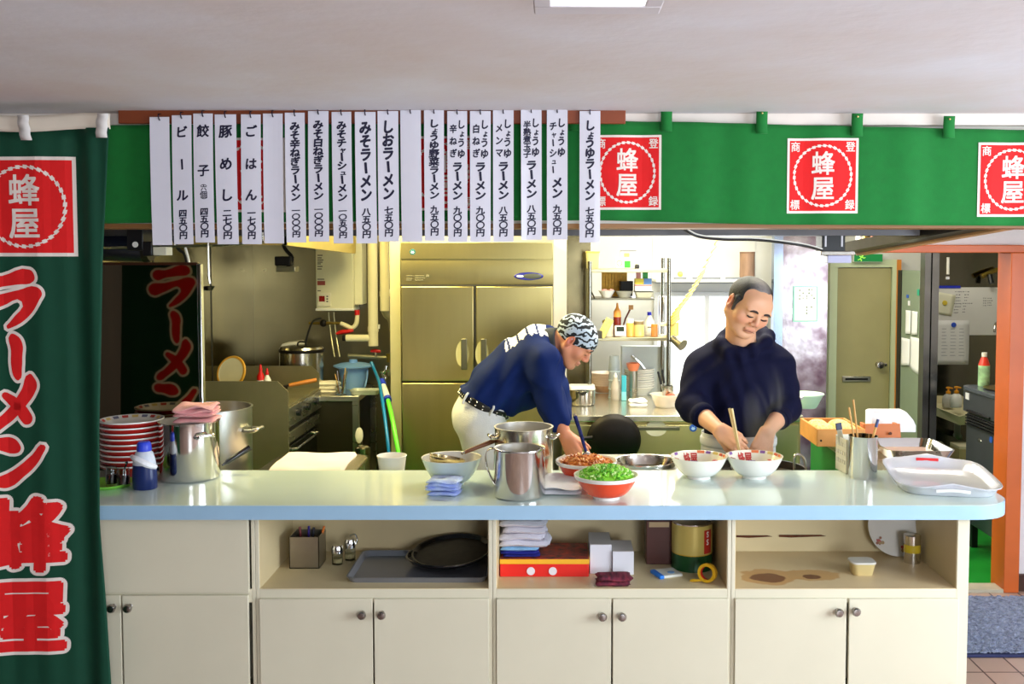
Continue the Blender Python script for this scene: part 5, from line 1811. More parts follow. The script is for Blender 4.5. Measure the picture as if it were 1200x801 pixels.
# yellow-rimmed round plate leaning at the back
pcx = P(267, 437, 6.12)
t = thing('yellow_rim_lid', 'cream round board with yellow-brown rim leaning behind the range panel', 'board', (pcx.x, 6.2, .96))
R_ = .105
mr = Matrix.Translation((0, 0, R_)) @ Matrix.Rotation(math.radians(72), 4, 'X') @ Matrix.Rotation(math.radians(-20), 4, 'Y')
MB().lathe([(0, 0), (R_, 0), (R_ + .003, .006), (R_, .014), (R_ * .88, .014)], n=40, mtx=mr).build('rim', M('yellow_brown_rim', (206, 150, 40), .4, var=.2), t)
MB().lathe([(R_ * .88, .014), (R_ * .86, .012), (0, .012)], n=40, mtx=mr).build('cream_face', M('cream_face', (222, 212, 168), .5, var=.05), t)
# red bottles
for px, h, lab in ((305.5, .10, 'red and white small bottle standing upright behind the range panel'), (313, .075, 'red-capped bottle behind the range panel, right of the red and white one')):
    p = P(px, 440, 6.3)
    t = thing('seasoning_bottle', lab, 'bottle', (p.x, 6.3, .931))
    MB().lathe([(0, 0), (.024, 0), (.025, .005), (.024, h), (.010, h + .03), (.010, h + .035)], n=18).build('bottle_body', m_redp if h > .09 else m_white, t)
    MB().lathe([(.011, h + .033), (.011, h + .045), (.005, h + .075), (0, h + .076)], n=14).build('red_cap', m_redp, t)
    if h > .09:
        MB().lathe([(.0255, h * .35), (.0255, h * .75)], n=18).build('white_label', m_white, t)

# second counter beyond the range (corner table)
za2 = .872
t = thing('corner_table', 'narrow steel corner table beyond the range, carrying the blue bucket', 'table', (-1.55, 6.75, 0))
ox, oy = t.location.x, t.location.y
MB().box(-2.19 - ox, -1.30 - ox, 6.51 - oy, 7.19 - oy, za2 - .035, za2).build('table_top', m_ss, t, bevel=.003)
MB().box(-2.15 - ox, -1.315 - ox, 6.52 - oy, 6.54 - oy, .15, za2 - .035).build('front_panel', M('shaded_table_opening', (58, 54, 38), .3, .6), t)  # panel toned dark for the shade of the opening under the table
for x, y in ((-1.325, 6.53), (-1.325, 7.15), (-2.15, 6.56), (-2.15, 7.15)):
    MB().box(x - .02 - ox, x + .02 - ox, y - .02 - oy, y + .02 - oy, .006, za2 - .035).build('leg', m_ss, t)
MB().box(-2.15 - ox, -1.32 - ox, 6.55 - oy, 7.16 - oy, .22, .24).build('under_shelf', m_ssd, t)
# big kettle pot / stock pot on the corner
p = P(354, 430, 6.72)
t = thing('lidded_stock_pot', 'tall steel stock pot with dark lid rim on the corner table under the heater', 'pot', (p.x, 6.72, za2))
r = 25 / S(6.72); h = ZP(410, 6.72) - za2
MB().lathe([(0, 0), (r * .95, 0), (r, .008), (r, h - .01), (0, h - .01)], n=40).build('pot_body', m_ssp, t)
MB().lathe([(r * 1.05, h - .012), (r * 1.06, h + .004), (r * 1.02, h + .01)], n=40).build('dark_band', m_iron, t)
MB().lathe([(r * 1.02, h + .01), (r * .98, h + .024), (r * .6, h + .032), (0, h + .034)], n=40).build('lid', m_ssp, t)
MB().tube([(-.03, 0, h + .032), (-.02, 0, h + .055), (.02, 0, h + .055), (.03, 0, h + .032)], .006, 8, smooth=3).build('lid_grip', m_iron, t)
# rice cooker-like white box behind the pot
p = P(341, 405, 6.95)
t = thing('white_appliance', 'small white appliance with a dark button behind the lidded stock pot', 'appliance', (p.x, 6.98, za2))
hh = ZP(399, 6.98) - za2
MB().prism([(-.07, 0), (.075, 0), (.075, hh * .9), (.06, hh), (-.045, hh * .96), (-.07, hh * .85)], -.09, .09, mtx=Matrix.Rotation(math.radians(90), 4, 'X')).build('appliance_body', m_white, t, bevel=.006)
MB().box(-.012, .025, -.095, -.089, hh * .84, hh * .9).build('dark_button', m_dark, t)
# white folded towels pile, utensil jar, dish, blue bucket
for k in range(3):
    folded_cloth('dish_towel', ['bottom', 'middle', 'top'][k] + ' white dish towel of the pile by the utensil jar', M('ivory_towel', (236, 228, 206), .95, var=.04, bump=.3), Vector((XP(383, 6.62), 6.68, za2 + .0015 + .026 * k)), .15, .13, .023, 1, seed=40 + k, wav=.002, group='pile of dish towels on the corner table')
p = P(399, 455, 6.62)
t = thing('utensil_jar', 'glass jar of thin utensils before the blue bucket', 'jar', (XP(399, 6.60), 6.60, za2))
MB().lathe([(0, 0), (.032, 0), (.034, .004), (.034, .10), (.031, .10), (.031, .005), (0, .004)], n=24).build('glass', m_glass, t)
rnd = random.Random(9)
for k in range(5):
    a = rnd.uniform(0, 6.28)
    u = thing('thin_utensil', 'thin %s standing in the glass jar before the blue bucket' % ['wooden skewer', 'steel skewer', 'bamboo stick', 'brush with brown handle', 'steel whisk stem'][k], 'utensil', t.location + Vector((.012 * math.cos(a), .012 * math.sin(a), .006)))
    e = Vector((.03 * math.cos(a), .02 * math.sin(a), .13 + .02 * (k % 3)))
    MB().cyl((0, 0, 0), e, .003, .004, n=8).build('stem', [m_wood, m_ssm, M('bamboo', (190, 160, 80), .5), m_brownwood, m_ssm][k], u)
t = thing('steel_board', 'flat pale board lying at the front corner of the corner table', 'board', (XP(404, 6.55), 6.605, za2))
t.location = (XP(412, 6.56), 6.60, za2 + .0005)
bpy.data.objects.remove(t)
p = P(413, 450, 6.95)
t = thing('blue_bucket', 'light blue plastic bucket with a lid on the corner table', 'bucket', (XP(413, 6.9), 6.92, za2 + .0))
rb = 19 / S(6.92); hb = ZP(429.5, 6.92) - za2
m_bb = M('light_blue_plastic', (116, 160, 214), .4, var=.03)
MB().lathe([(0, 0), (rb * .66, 0), (rb * .68, .004), (rb * .93, hb), (rb * .90, hb), (rb * .65, .006), (0, .006)], n=36).build('bucket_body', m_bb, t)
MB().lathe([(rb * 1.0, hb - .006), (rb * 1.22, hb + .004), (rb * 1.22, hb + .012), (rb * .8, hb + .026), (.03, hb + .032), (.028, hb + .052), (0, hb + .054)], n=40).build('lid', m_bb, t)
MB().tube([(rb * .92, -.03, hb - .02), (rb * .98, -.08, hb - .07), (rb * .9, -.10, hb - .12), (rb * .8, -.08, hb - .14)], .006, 8, smooth=4).build('bail_handle', m_bb, t)
t = tray_mesh(.10, .07, .03, .03).build('clear_dish', M('clear_dish', (214, 220, 200), .2, trans=.3), loc=(XP(428, 6.62), 6.62, za2), ang=30)
tag(t, 'clear shallow dish in front of the blue bucket', 'dish')

# ---- water heater on the back wall
YH = 6.98
t = thing('water_heater', 'white wall-mounted gas water heater with a small control panel', 'water heater', (XP(392, YH, 320), YH, ZP(362, YH)))
ox, oz = t.location.x, t.location.z
xa, xb, xc = XP(370, YH, 340) - ox, XP(414, YH, 340) - ox, XP(428, YH + .15, 340) - ox
hh = .62
MB().box(xa, xb, 0, .21, 0, hh).build('casing', M('heater_cream', (226, 222, 190), .35), t, bevel=.008)
MB().box(xb, xc, .04, .21, .03, hh).build('side_casing', M('heater_cream'), t, bevel=.004)
MB().box(xa - .004, xb + .004, -.006, .2, -.012, .006).build('bottom_rim', m_white, t, bevel=.004)
q = lambda px, py: P(px, py, YH) - t.location
a, b = q(373, 358.5), q(388, 343)
pn = MB().box(a.x, b.x, -.012, 0, a.z, b.z).build('control_panel', M('panel_ivory', (230, 224, 200), .4), t, bevel=.002)
a, b = q(374.5, 353), q(381, 346.5)
MB().box(a.x, b.x, -.014, -.011, a.z, b.z).build('display', M('red_led_display', (30, 6, 6), .2, emit=(190, 20, 10), es=.25), pn)
mb = MB()
for py in (347, 350, 353):
    c = q(384, py); mb.box(c.x - .006, c.x + .006, -.0145, -.011, c.z - .004, c.z + .004)
mb.build('buttons', m_dark, pn)
a, b = q(372, 334), q(381, 329)
MB().box(a.x, b.x, -.002, 0, a.z, b.z).build('red_sticker', M('brick_sticker', (150, 66, 52), .5), t)
mb = MB()
for py, w in ((299, 6), (302, 5), (304.5, 7), (307, 6), (309, 4), (312, 6), (315, 5), (327, 8), (340.5, 4)):
    c = q(372, py); d = q(372 + w, py); mb.box(c.x, d.x, -.0015, 0, c.z - .0035, c.z + .0035)
mb.build('printed_text', M('print_dark', (90, 86, 70), .5), t)
# pipes beside heater
for px, wpx, pyb, lab in ((437.5, 11.5, 405, 'thick cream drain pipe running down the wall right of the water heater'), (451, 11, 364, 'shorter cream pipe next to the thick one')):
    Y = 6.9 if px < 445 else 6.8
    p = P(px, pyb, Y)
    t = thing('wall_pipe', lab, 'pipe', (p.x, Y, p.z))
    r = wpx / 2 / S(Y)
    MB().cyl((0, 0, 0), (0, 0, 2.45 - p.z), r, n=20).build('pipe_run', m_pipe, t)
    MB().cyl((0, 0, .10), (0, 0, .135), r * 1.1, n=20).build('collar', m_pipe, t)
    if px < 445:
        MB().cyl((-.003, 0, .055), (-.19, 0, .055), r * .72, n=18).build('side_branch', m_pipe, t)
        MB().cyl((-.19, 0, .055), (-.215, 0, .055), r * .6, n=16).build('dark_end', m_iron, t)
    else:
        e = P(458, 378, Y) - Vector(t.location); f = P(459, 420, Y) - Vector(t.location); g = P(456, 440, Y) - Vector(t.location)
        MB().tube([(0, 0, .02), (.01, 0, -.03), e, f, g], [r, r * .7, .016, .013, .013], 12, smooth=3).build('thin_pipe', M('grey_pipe', (150, 146, 120), .35, .7), t)
    MB().box(r, r + .012, -.01, .01, .12, .15).build('bracket', m_white, t)
# heater connections: brass valve, cream hose, red handles
p0 = P(418, 366, 6.95)
t = thing('heater_hose', 'cream curved hose under the water heater with red end caps', 'hose', p0)
pts = [P(px, py, 6.95) - p0 for px, py in ((418.5, 364), (418.5, 372), (417, 380), (412, 384), (405, 381), (399, 378.5))]
MB().tube(pts, [.012, .016, .016, .016, .016, .014], 12, smooth=4).build('hose', m_pipe, t)
MB().cyl(pts[0] + Vector((0, 0, .005)), pts[0] + Vector((0, 0, -.03)), .018, n=12).build('red_cap', m_redp, t)
p0 = P(382, 378, 6.97)
t = thing('gas_valve', 'brass valve and thin pipes below the water heater', 'valve', p0)
pts = [P(px, 378.5, 6.97) - p0 for px in (362, 375, 383, 390, 400)]
MB().tube(pts, [.010, .010, .013, .010, .010], 10).build('brass_pipe', M('aged_brass', (150, 128, 60), .35, .9), t)
MB().sph(P(379, 378.5, 6.97) - p0, (.026, .022, .026), 14, 10).build('black_valve_body', m_iron, t)
for k, px in enumerate((385, 391)):
    MB().tube([P(px, 366, 6.97) - p0, P(px + 1, 378, 6.97) - p0, P(px + 4, 400, 6.95) - p0, P(px + 7, 418, 6.9) - p0], .006, 8, smooth=4).build('thin_pipe', M('grey_pipe'), t)
MB().tube([P(376, 373, 6.95) - p0, P(367, 376, 6.9) - p0, P(361, 390, 6.86) - p0, P(358, 404, 6.84) - p0], .007, 8, smooth=4).build('black_hose', m_dark, t)
p0 = P(403, 389, 6.93)
t = thing('red_valve_handle', 'red lever valve handle under the cream hose', 'valve handle', p0)
MB().tube([P(394, 391, 6.93) - p0, P(400, 389, 6.93) - p0, P(408, 388, 6.93) - p0, P(414, 387, 6.93) - p0], [.008, .016, .014, .009], 10, smooth=3).build('lever', m_redp, t)
MB().cyl((0, 0, 0), (0, .05, -.01), .01, n=10).build('stem', m_ssm, t)
p0 = P(440, 411, 6.93)
t = thing('red_valve_handle', 'small red tap handle at the foot of the thick cream pipe', 'valve handle', p0)
MB().tube([P(434.5, 411, 6.93) - p0, P(440, 411, 6.93) - p0, P(446, 411.5, 6.93) - p0], [.010, .013, .010], 10, smooth=3).build('lever', m_redp, t)
MB().cyl((0, 0, 0), (0, .0, -.035), .01, n=10).build('stem', m_ssm, t)
p0 = P(430, 417.5, 6.97)
t = thing('horizontal_water_pipe', 'dull horizontal water pipe behind the blue bucket', 'pipe', p0)
MB().tube([P(408, 416.5, 6.97) - p0, P(455, 419, 6.97) - p0], .015, 10).build('pipe_run', M('grey_pipe'), t)
MB().cyl(P(455, 414, 6.97) - p0, P(456, 424, 6.97) - p0, .02, n=12).build('elbow', M('aged_brass'), t)
p0 = P(452, 438, 6.5)
t = thing('tap_with_hoses', 'chrome tap on the pipe above the blue and green hoses', 'tap', p0)
pts = [P(px, py, 6.5) - p0 for px, py in ((453, 428), (452, 434), (449, 438), (452, 443), (448, 447))]
MB().tube(pts, [.012, .016, .012, .016, .010], 10, smooth=3).build('tap_body', m_ssm, t)
MB().tube([P(446, 436, 6.5) - p0, P(456, 434, 6.5) - p0], .006, 8).build('tap_lever', m_ssm, t)
# hoses
p0 = P(468, 552, 5.6)
t = thing('green_hose', 'bright green hose with a blue and white connector hanging down by the fridge', 'hose', P(450, 455, 6.3))
g0 = t.location
pts = [P(447, 446, 6.32) - g0, P(449, 452, 6.28) - g0, P(454, 466, 6.1) - g0, P(459.5, 490, 5.9) - g0, P(464, 515, 5.8) - g0, P(468, 540, 5.75) - g0, P(470, 580, 5.72) - g0, P(473, 640, 5.7) - g0]
MB().tube(pts[2:], .0135, 10, smooth=4).build('hose_run', M('bright_green_hose', (100, 220, 50), .3), t)
MB().tube([pts[1], pts[2]], .020, 12).build('white_connector', m_white, t)
MB().tube([pts[0], pts[1]], .024, 12).build('blue_collar', M('blue_connector', (40, 60, 190), .35), t)
MB().tube([pts[2], pts[2].lerp(pts[3], .12)], .024, 12).build('blue_collar', M('blue_connector'), t)
t = thing('blue_hose', 'teal blue hose hanging beside the bright green hose', 'hose', P(445, 450, 6.2))
g0 = t.location
pts = [P(px, py, Y) - g0 for px, py, Y in ((435, 424, 6.45), (440, 436, 6.4), (445, 450, 6.2), (449, 475, 6.0), (453, 505, 5.85), (456, 535, 5.78), (459, 580, 5.75), (462, 640, 5.74))]
MB().tube(pts, .0105, 10, smooth=4).build('hose_run', M('teal_blue_hose', (10, 110, 160), .3), t)
# bin and canister under table
p = P(424, 540, 6.3)
t = thing('steel_canister', 'small steel canister with clip lid on the floor beyond the steel container', 'canister', (XP(424, 6.3), 6.3, .006))
hc_ = ZP(522, 6.3) - .006
MB().lathe([(0, 0), (.045, 0), (.046, .006), (.046, hc_ - .03), (0, hc_ - .03)], n=24).build('canister_body', m_ssd, t)
MB().lathe([(.049, hc_ - .05), (.05, hc_ - .012), (.035, hc_), (0, hc_ + .004)], n=24).build('lid', m_ssp, t)
p = P(419, 510, 6.62)
t = thing('round_white_lid', 'round pale lid leaning on the leg of the corner table', 'lid', (XP(420, 6.44), 6.46, .006))
# kept on a small stand so that it touches the floor
MB().cyl((0, 0, 0), (0, 0, ZP(516, 6.46) - .006), .015, n=10).build('stand', m_ssd, t)
MB().lathe([(0, 0), (.05, 0), (.052, .006), (.03, .012), (0, .014)], n=24, sx=.5, mtx=Matrix.Translation((0, -.02, ZP(510, 6.46))) @ Matrix.Rotation(math.radians(85), 4, 'X')).build('lid_disc', M('ivory_plastic'), t)

# ---- exhaust hood over the range
zh = ZP(297, 6.6)
t = thing('exhaust_hood', 'yellowish steel exhaust hood over the cooking range', 'hood', (-1.8, 5.9, zh))
ox, oy = t.location.x, t.location.y
x0, x1, y0, y1 = -2.19 - ox, -1.36 - ox, 5.0 - oy, 6.75 - oy
mh = M('hood_steel', (205, 186, 112), .35, .85, var=.08, vs=2)
z0 = ZP(287, 5.0) - zh
# lip: front board that dips towards the rear
MB().add([(x1, y0, z0), (x1, y1, 0), (x1, y1, .14), (x1, y0, z0 + .14), (x1 - .02, y0, z0), (x1 - .02, y1, 0), (x1 - .02, y1, .14), (x1 - .02, y0, z0 + .14)],
         [(0, 1, 2, 3), (7, 6, 5, 4), (0, 4, 5, 1), (3, 2, 6, 7), (0, 3, 7, 4), (1, 5, 6, 2)]).build('front_lip', mh, t)
MB().add([(x0, y0, z0), (x1, y0, z0), (x1, y0, z0 + .14), (x0, y0, z0 + .14), (x0, y0 + .02, z0), (x1, y0 + .02, z0), (x1, y0 + .02, z0 + .14), (x0, y0 + .02, z0 + .14)],
         [(0, 1, 2, 3), (7, 6, 5, 4), (0, 4, 5, 1), (3, 2, 6, 7), (0, 3, 7, 4), (1, 5, 6, 2)]).build('near_lip', mh, t)
MB().box(x0, x1, y0, y1, .13, .15).build('hood_underside', m_ssd, t)
MB().add([(x0, y0, .15), (x1, y0, .15), (x1, y1, .15), (x0, y1, .15), (x0, y0 + .3, .55), (x1 - .4, y0 + .3, .55), (x1 - .4, y1 - .3, .55), (x0, y1 - .3, .55)],
         [(0, 1, 5, 4), (1, 2, 6, 5), (2, 3, 7, 6), (3, 0, 4, 7), (4, 5, 6, 7)]).build('hood_canopy', mh, t)
# small lamp / motor box hanging under the hood
p = P(337, 315, 6.2)
t = thing('hood_lamp', 'dark lamp housing hanging under the exhaust hood', 'lamp', (p.x, 6.2, p.z))
MB().bx((0, 0, 0), (.12, .10, .035)).build('housing', M('dull_steel', (150, 145, 120), .35, .9), t, bevel=.005)
MB().tube([(0, 0, .015), (.03, 0, .07), (-.02, .02, .13), (-.05, .02, .22)], .012, 8, smooth=4).build('arm', m_iron, t)
MB().bx((-.02, 0, .05), (.10, .09, .06)).build('motor', m_iron, t, bevel=.008)

# hanging ladle right of the partition
p = P(245, 340, 4.4)
t = thing('hanging_ladle', 'dark steel ladle hanging by its long stem right of the partition', 'ladle', (p.x, 4.4, p.z))
zr_ = ZP(287, 4.4) - p.z
MB().tube([(0.004, 0, .03), (0, 0, .06), (0, 0, zr_), (-.0, 0, zr_ + .03)], [.006, .0065, .005, .004], 8).build('stem', m_ss, t)
MB().lathe([(0, -.018), (.02, -.014), (.028, 0), (.029, .004), (.026, .002), (.019, -.012), (0, -.015)], (-.004, 0, .015), 24).build('ladle_bowl', M('dark_ladle', (60, 60, 56), .25, 1.0), t)
MB().tube([(0, 0, zr_ + .03), (.01, 0, zr_ + .04), (.018, 0, zr_ + .03)], .003, 6, smooth=3).build('hook', m_ss, t)
p0 = P(150, 292, 4.45)
t = thing('hanging_rail', 'thin steel rail under the beam that carries the hanging ladle', 'rail', P(230, 287, 4.42))
g0 = t.location
MB().tube([P(100, 290.5, 4.42) - g0, P(205, 288.5, 4.42) - g0, P(260, 287, 4.42) - g0, P(310, 283, 4.42) - g0], .006, 8).build('rail', m_ss, t)
MB().cyl(P(205, 288.5, 4.42) - g0, P(205, 276, 4.42) - g0, .004, n=8).build('hanger', m_ss, t)
MB().cyl(P(308, 283, 4.42) - g0, P(308, 272, 4.42) - g0, .004, n=8).build('hanger', m_ss, t)
# black lamp boxes and cable under the lintel at the left
p = P(172, 288, 4.3)
t = thing('black_lamp_box', 'black box with a white round lens under the beam at the left', 'lamp', (p.x, 4.3, p.z))
s = S(4.3)
MB().box(-20 / s, -1 / s, -.03, .08, -.02, .075).build('housing', m_dark, t, bevel=.004)
MB().box(-2 / s, 9 / s, -.03, .06, -12 / s, 5 / s).build('lower_box', m_dark, t, bevel=.004)
MB().lathe([(0, .003), (.012, .003), (.013, 0)], n=20, mtx=Matrix.Translation((-10 / s, -.03, 1.5 / s)) @ Matrix.Rotation(math.radians(90), 4, 'X')).build('white_lens', m_white, t)
MB().box(9 / s, 25 / s, -.02, .05, -11 / s, -1 / s).build('cream_box', M('panel_ivory'), t, bevel=.003)
MB().tube([(-.03, .04, .06), (-.03, .155, .06)], .008, 8).build('hanger', m_iron, t)
p = P(137, 283, 4.5)
t = thing('ceiling_duct', 'dark blue-grey duct end under the beam beside the banner', 'duct', (p.x, 4.62, p.z))
MB().tube([(.09, 0, -.02), (-.5, .02, .01)], [.075, .085], 20).build('duct_pipe', M('dark_blue_steel', (52, 56, 78), .3, .8), t)
MB().tube([(.11, 0, -.022), (.085, 0, -.02)], [.068, .078], 20).build('end_ring', m_iron, t)
MB().cyl((-.1, 0, .05), (-.1, 0, .5), .01, n=8).build('hanger', m_iron, t)
t = thing('cable_loop', 'black and white cable hanging beside the hanging ladle', 'cable', P(215, 300, 4.5))
g0 = t.location
MB().tube([P(196, 262, 4.5) - g0, P(208, 290, 4.5) - g0, P(216, 297, 4.5) - g0, P(220, 312, 4.5) - g0, P(222, 330, 4.52) - g0, P(212, 345, 4.55) - g0], .008, 8, smooth=5).build('cable', m_dark, t)
MB().tube([P(217, 290, 4.49) - g0, P(220, 300, 4.49) - g0, P(222, 310, 4.49) - g0], .006, 8, smooth=4).build('white_sleeve', m_white, t)

# ================================================================== back counter with rack (behind the bowls)
YBC = 5.72
zbc = ZP(487, YBC)
xa, xb = XP(657, YBC), XP(943, YBC)
t = thing('undercounter_fridge', 'steel undercounter fridge carrying dishes and a rack, with one dark bar handle', 'fridge', ((xa + xb) / 2, YBC, 0))
ox = t.location.x; hw = (xb - xa) / 2
MB().box(-hw, hw, .0, .95, zbc - .035, zbc).build('worktop', M('worktop_steel', (214, 208, 190), .25, .9, var=.05), t, bevel=.004)
MB().box(-hw + .01, hw - .01, .03, .93, .1, zbc - .035).build('cabinet', m_ssf, t, bevel=.003)
MB().box(-hw + .03, hw - .03, .06, .9, .006, .1).build('plinth', m_dark, t)
xs = [XP(p, YBC) - ox for p in (662, 740, 829, 939)]
for k in range(3):
    d = MB().box(xs[k] + .006, xs[k + 1] - .006, .008, .03, .12, zbc - .055).build('door', M('door_steel', (196, 188, 136), .32, .9, var=.04), t, bevel=.005)
    if k == 1:
        c0, c1 = P(746, 501, YBC) - t.location, P(796, 501, YBC) - t.location
        zc_ = c0.z
        MB().box(c0.x, c1.x, -.03, -.014, zc_ - .011, zc_ + .011).box(c0.x, c0.x + .02, -.02, .01, zc_ - .01, zc_ + .01).box(c1.x - .02, c1.x, -.02, .01, zc_ - .01, zc_ + .01).build('bar_handle', M('grey_green_handle'), d, bevel=.003)
        MB().lathe([(0, .0012), (.052, .0012), (.062, .003), (.062, -.001)], n=28, sy=.75, mtx=Matrix.Translation(((c0.x + c1.x) / 2 - .01, .007, zc_ - .005)) @ Matrix.Rotation(math.radians(90), 4, 'X')).build('finger_cup', M('finger_cup_pale', (206, 202, 176), .4, .3), d)
    if k == 0:
        c = P(812, 501, YBC) - t.location
e = P(812.5, 501.5, YBC) - t.location
em = MB().lathe([(0, .002), (.021, .002), (.022, 0)], n=24, mtx=Matrix.Translation((e.x, .007, e.z)) @ Matrix.Rotation(math.radians(90), 4, 'X')).build('blue_emblem', m_stk, t)
MB().prism([(-.014, -.002), (-.004, -.012), (.008, -.010), (.014, -.001), (.006, .001), (.009, .010), (.0, .004), (-.008, .011), (-.008, .001)], .002, .003,
           mtx=Matrix.Translation((e.x, .007, e.z)) @ Matrix.Rotation(math.radians(90), 4, 'X')).build('emblem_mark', M('pale_blue_mark', (170, 205, 240), .4), em)
MB().box(XP(741, YBC) - ox - .012, XP(741, YBC) - ox + .008, .0, .008, .12, zbc - .036).build('dark_divider', m_gasket, t)

# black wok leaning against it
pc = P(720, 519, 5.5)
t = thing('black_wok', 'large black iron wok leaning against the undercounter fridge', 'wok', (pc.x, 5.56, 0.006))
Rw = 32 / S(5.5)
zc_ = pc.z
mr = Matrix.Translation((0, 0, zc_)) @ Matrix.Rotation(math.radians(98), 4, 'X')
prof = [(0, -.06)] + [(Rw * math.sin(a), -.062 * math.cos(a)) for a in [math.radians(x) for x in range(15, 91, 15)]] + [(Rw + .003, .003), (Rw - .003, .003)] + [((Rw - .004) * math.sin(a), -.058 * math.cos(a)) for a in [math.radians(x) for x in range(85, 5, -15)]] + [(0, -.056)]
MB().lathe([(r, -z) for r, z in prof], n=44, mtx=mr).build('wok_bowl', m_iron, t)
h0 = P(690, 513, 5.5) - t.location; h1 = P(677, 514, 5.46) - t.location
MB().tube([h0 + Vector((.02, 0, 0)), h0, h1], [.014, .012, .010], 10).build('handle', m_iron, t)
MB().box(-.1, .1, -.03, .05, 0, zc_ - Rw + .01).build('stand', m_ssd, t)

zw = zbc + .0005
def back(px, pyf):
    return G(px, pyf, zbc)
# small steel pot with white lid
p = back(683, 476); r = 16 / S(p.y + .08)
t = thing('small_steel_pot', 'small shiny steel pot topped by a white lid on the back counter', 'pot', (XP(682, p.y + .07), p.y + .08, zw))
MB().lathe(pot_wall(r, .095, lip=.003), n=36).build('pot_body', m_ssm, t)
mb = MB(); side_handle(mb, r, .085, math.pi - .1, .02, .03, .004); mb.build('handle', m_iron, t)
MB().tube([(-r * .3, -r - .002, .088), (0, -r - .02, .075), (r * .3, -r - .002, .088)], .005, 8, smooth=4).build('handle', m_iron, t)
MB().prism(rrect(r * .95, r * .85, .02), .099, .122).build('white_lid', m_white, t, bevel=.005)
# peach bowl stack
def stack(px, pyb, rpx, n, pytop, mat, rimmat, name, who, grp, dy=.0, base=True):
    Yc = G(px, pyb, zbc).y + .08
    r = rpx / S(Yc); z0 = zw; zt = ZP(pytop, Yc)
    hB_ = .06; stp = (zt - z0 - hB_) / (n - 1)
    c = Vector((XP(px, Yc, 450), Yc, z0))
    t = thing(name, 'lowest bowl of the %s' % who, 'bowl', c, group=grp)
    MB().lathe([(0, .004), (r * .5, .004), (r * .52, 0), (r * .56, 0), (r * .6, .01), (r * .9, hB_ * .72), (r * .98, hB_ * .85)], n=32).build('outer_wall', mat, t)
    MB().lathe([(r * .98, hB_ * .85), (r * 1.01, hB_ * .93), (r, hB_), (r * .94, hB_), (r * .55, .014), (0, .012)], n=32).build('rim_and_inside', rimmat, t)
    nm = ['', 'second', 'third', 'fourth', 'fifth', 'sixth', 'seventh', 'eighth', 'ninth', 'tenth']
    for i in range(1, n):
        dup(t, c + Vector((random.uniform(-.002, .002), random.uniform(-.002, .002), stp * i)), label=('topmost bowl of the %s' % who) if i == n - 1 else '%s bowl from the bottom of the %s' % (nm[i], who))
stack(708, 461, 17, 8, 436, M('peach_glaze', (240, 190, 150), .25, coat=.3), M('pale_peach_glaze', (246, 222, 200), .2, coat=.3), 'peach_bowl', 'peach bowl stack on the back counter', 'stack of peach bowls', dy=.1)
stack(749, 464, 18.5, 9, 431, M('white_bowl_glaze', (234, 236, 230), .2, coat=.3), m_cer, 'white_bowl', 'white bowl stack on the back counter', 'stack of white bowls')
# orange cup behind
p = P(743, 424, 6.42)
# soy bottle
p = back(721.5, 469)
t = thing('soy_bottle', 'plastic bottle half full of dark soy sauce on the back counter', 'bottle', (p.x, p.y + .03, zw))
rb_ = 5.6 / S(p.y); hb_ = .145
MB().lathe([(0, 0), (rb_, 0), (rb_, .085), (rb_ * .8, .11), (rb_ * .35, hb_), (rb_ * .3, hb_), (rb_ * .75, .11), (rb_ * .93, .085), (rb_ * .93, .004), (0, .004)], n=22).build('bottle_body', M('cloudy_bottle', (240, 226, 206), .25, alpha=.4), t)
MB().lathe([(0, .0045), (rb_ * .9, .0045), (rb_ * .9, .065), (0, .065)], n=20).build('soy_sauce', M('soy_brown', (60, 22, 8), .2), t)
MB().lathe([(rb_ * .4, hb_), (rb_ * .4, hb_ + .012), (rb_ * .15, hb_ + .03), (0, hb_ + .03)], n=14).build('cap', m_white, t)
# teal packet, white folded cloth, bowl of roast pork
p = back(731, 470)
t = thing('teal_carton', 'turquoise carton standing between the soy bottle and the white bowls', 'carton', (XP(731.5, p.y + .03), p.y + .05, zw))
MB().bx((0, 0, .08), (.03, .05, .16)).build('carton_body', M('turquoise_card', (60, 170, 190), .4), t, bevel=.002)
MB().bx((0, -.0004, .03), (.0305, .0506, .055)).build('pale_panel', M('pale_teal_card', (130, 205, 220), .4), t)
p = back(748, 478)
folded_cloth('white_dishcloth', 'small white folded dishcloth on the back counter before the white bowls', m_wcl, Vector((XP(748, p.y + .05), p.y + .07, zw + .001)), .115, .09, .042, 2, seed=55, wav=.004, cat='cloth')
p = back(780.5, 478.5)
r = 18 / S(p.y + .07)
t = thing('clear_food_bowl', 'clear plastic bowl of sliced roast pork on the back counter', 'bowl', (XP(780.5, p.y + .06), p.y + .07, zw))
hh = .078
MB().lathe([(0, 0), (r * .62, 0), (r * .68, .006), (r * .97, hh), (r * 1.02, hh), (r * 1.02, hh + .003), (r * .95, hh + .003), (r * .64, .008), (0, .005)], n=36).build('bowl_body', M('cloudy_clear', (238, 232, 222), .2, alpha=.5), t)
rnd = random.Random(12)
mb = MB()
for k in range(16):
    a = rnd.uniform(0, 6.28); q = rnd.uniform(0, .55) * r
    mb.cur = k % 2
    mb.lathe([(0, 0), (.028, .002), (.030, .006), (.026, .009), (0, .009)], n=12, mtx=Matrix.Translation((q * math.cos(a), q * math.sin(a), .008 + k * .0035)) @ Matrix.Rotation(rnd.uniform(-.5, .5), 4, 'X'))
o = mb.build('pork_slices', [M('roast_pork', (206, 138, 92), .5, var=.2, vs=60), M('dark_roast_pork', (150, 72, 46), .5, var=.2, vs=60)], loc=t.location)
tag(o, 'sliced roast pork inside the clear plastic bowl', 'roast pork', kind='stuff')
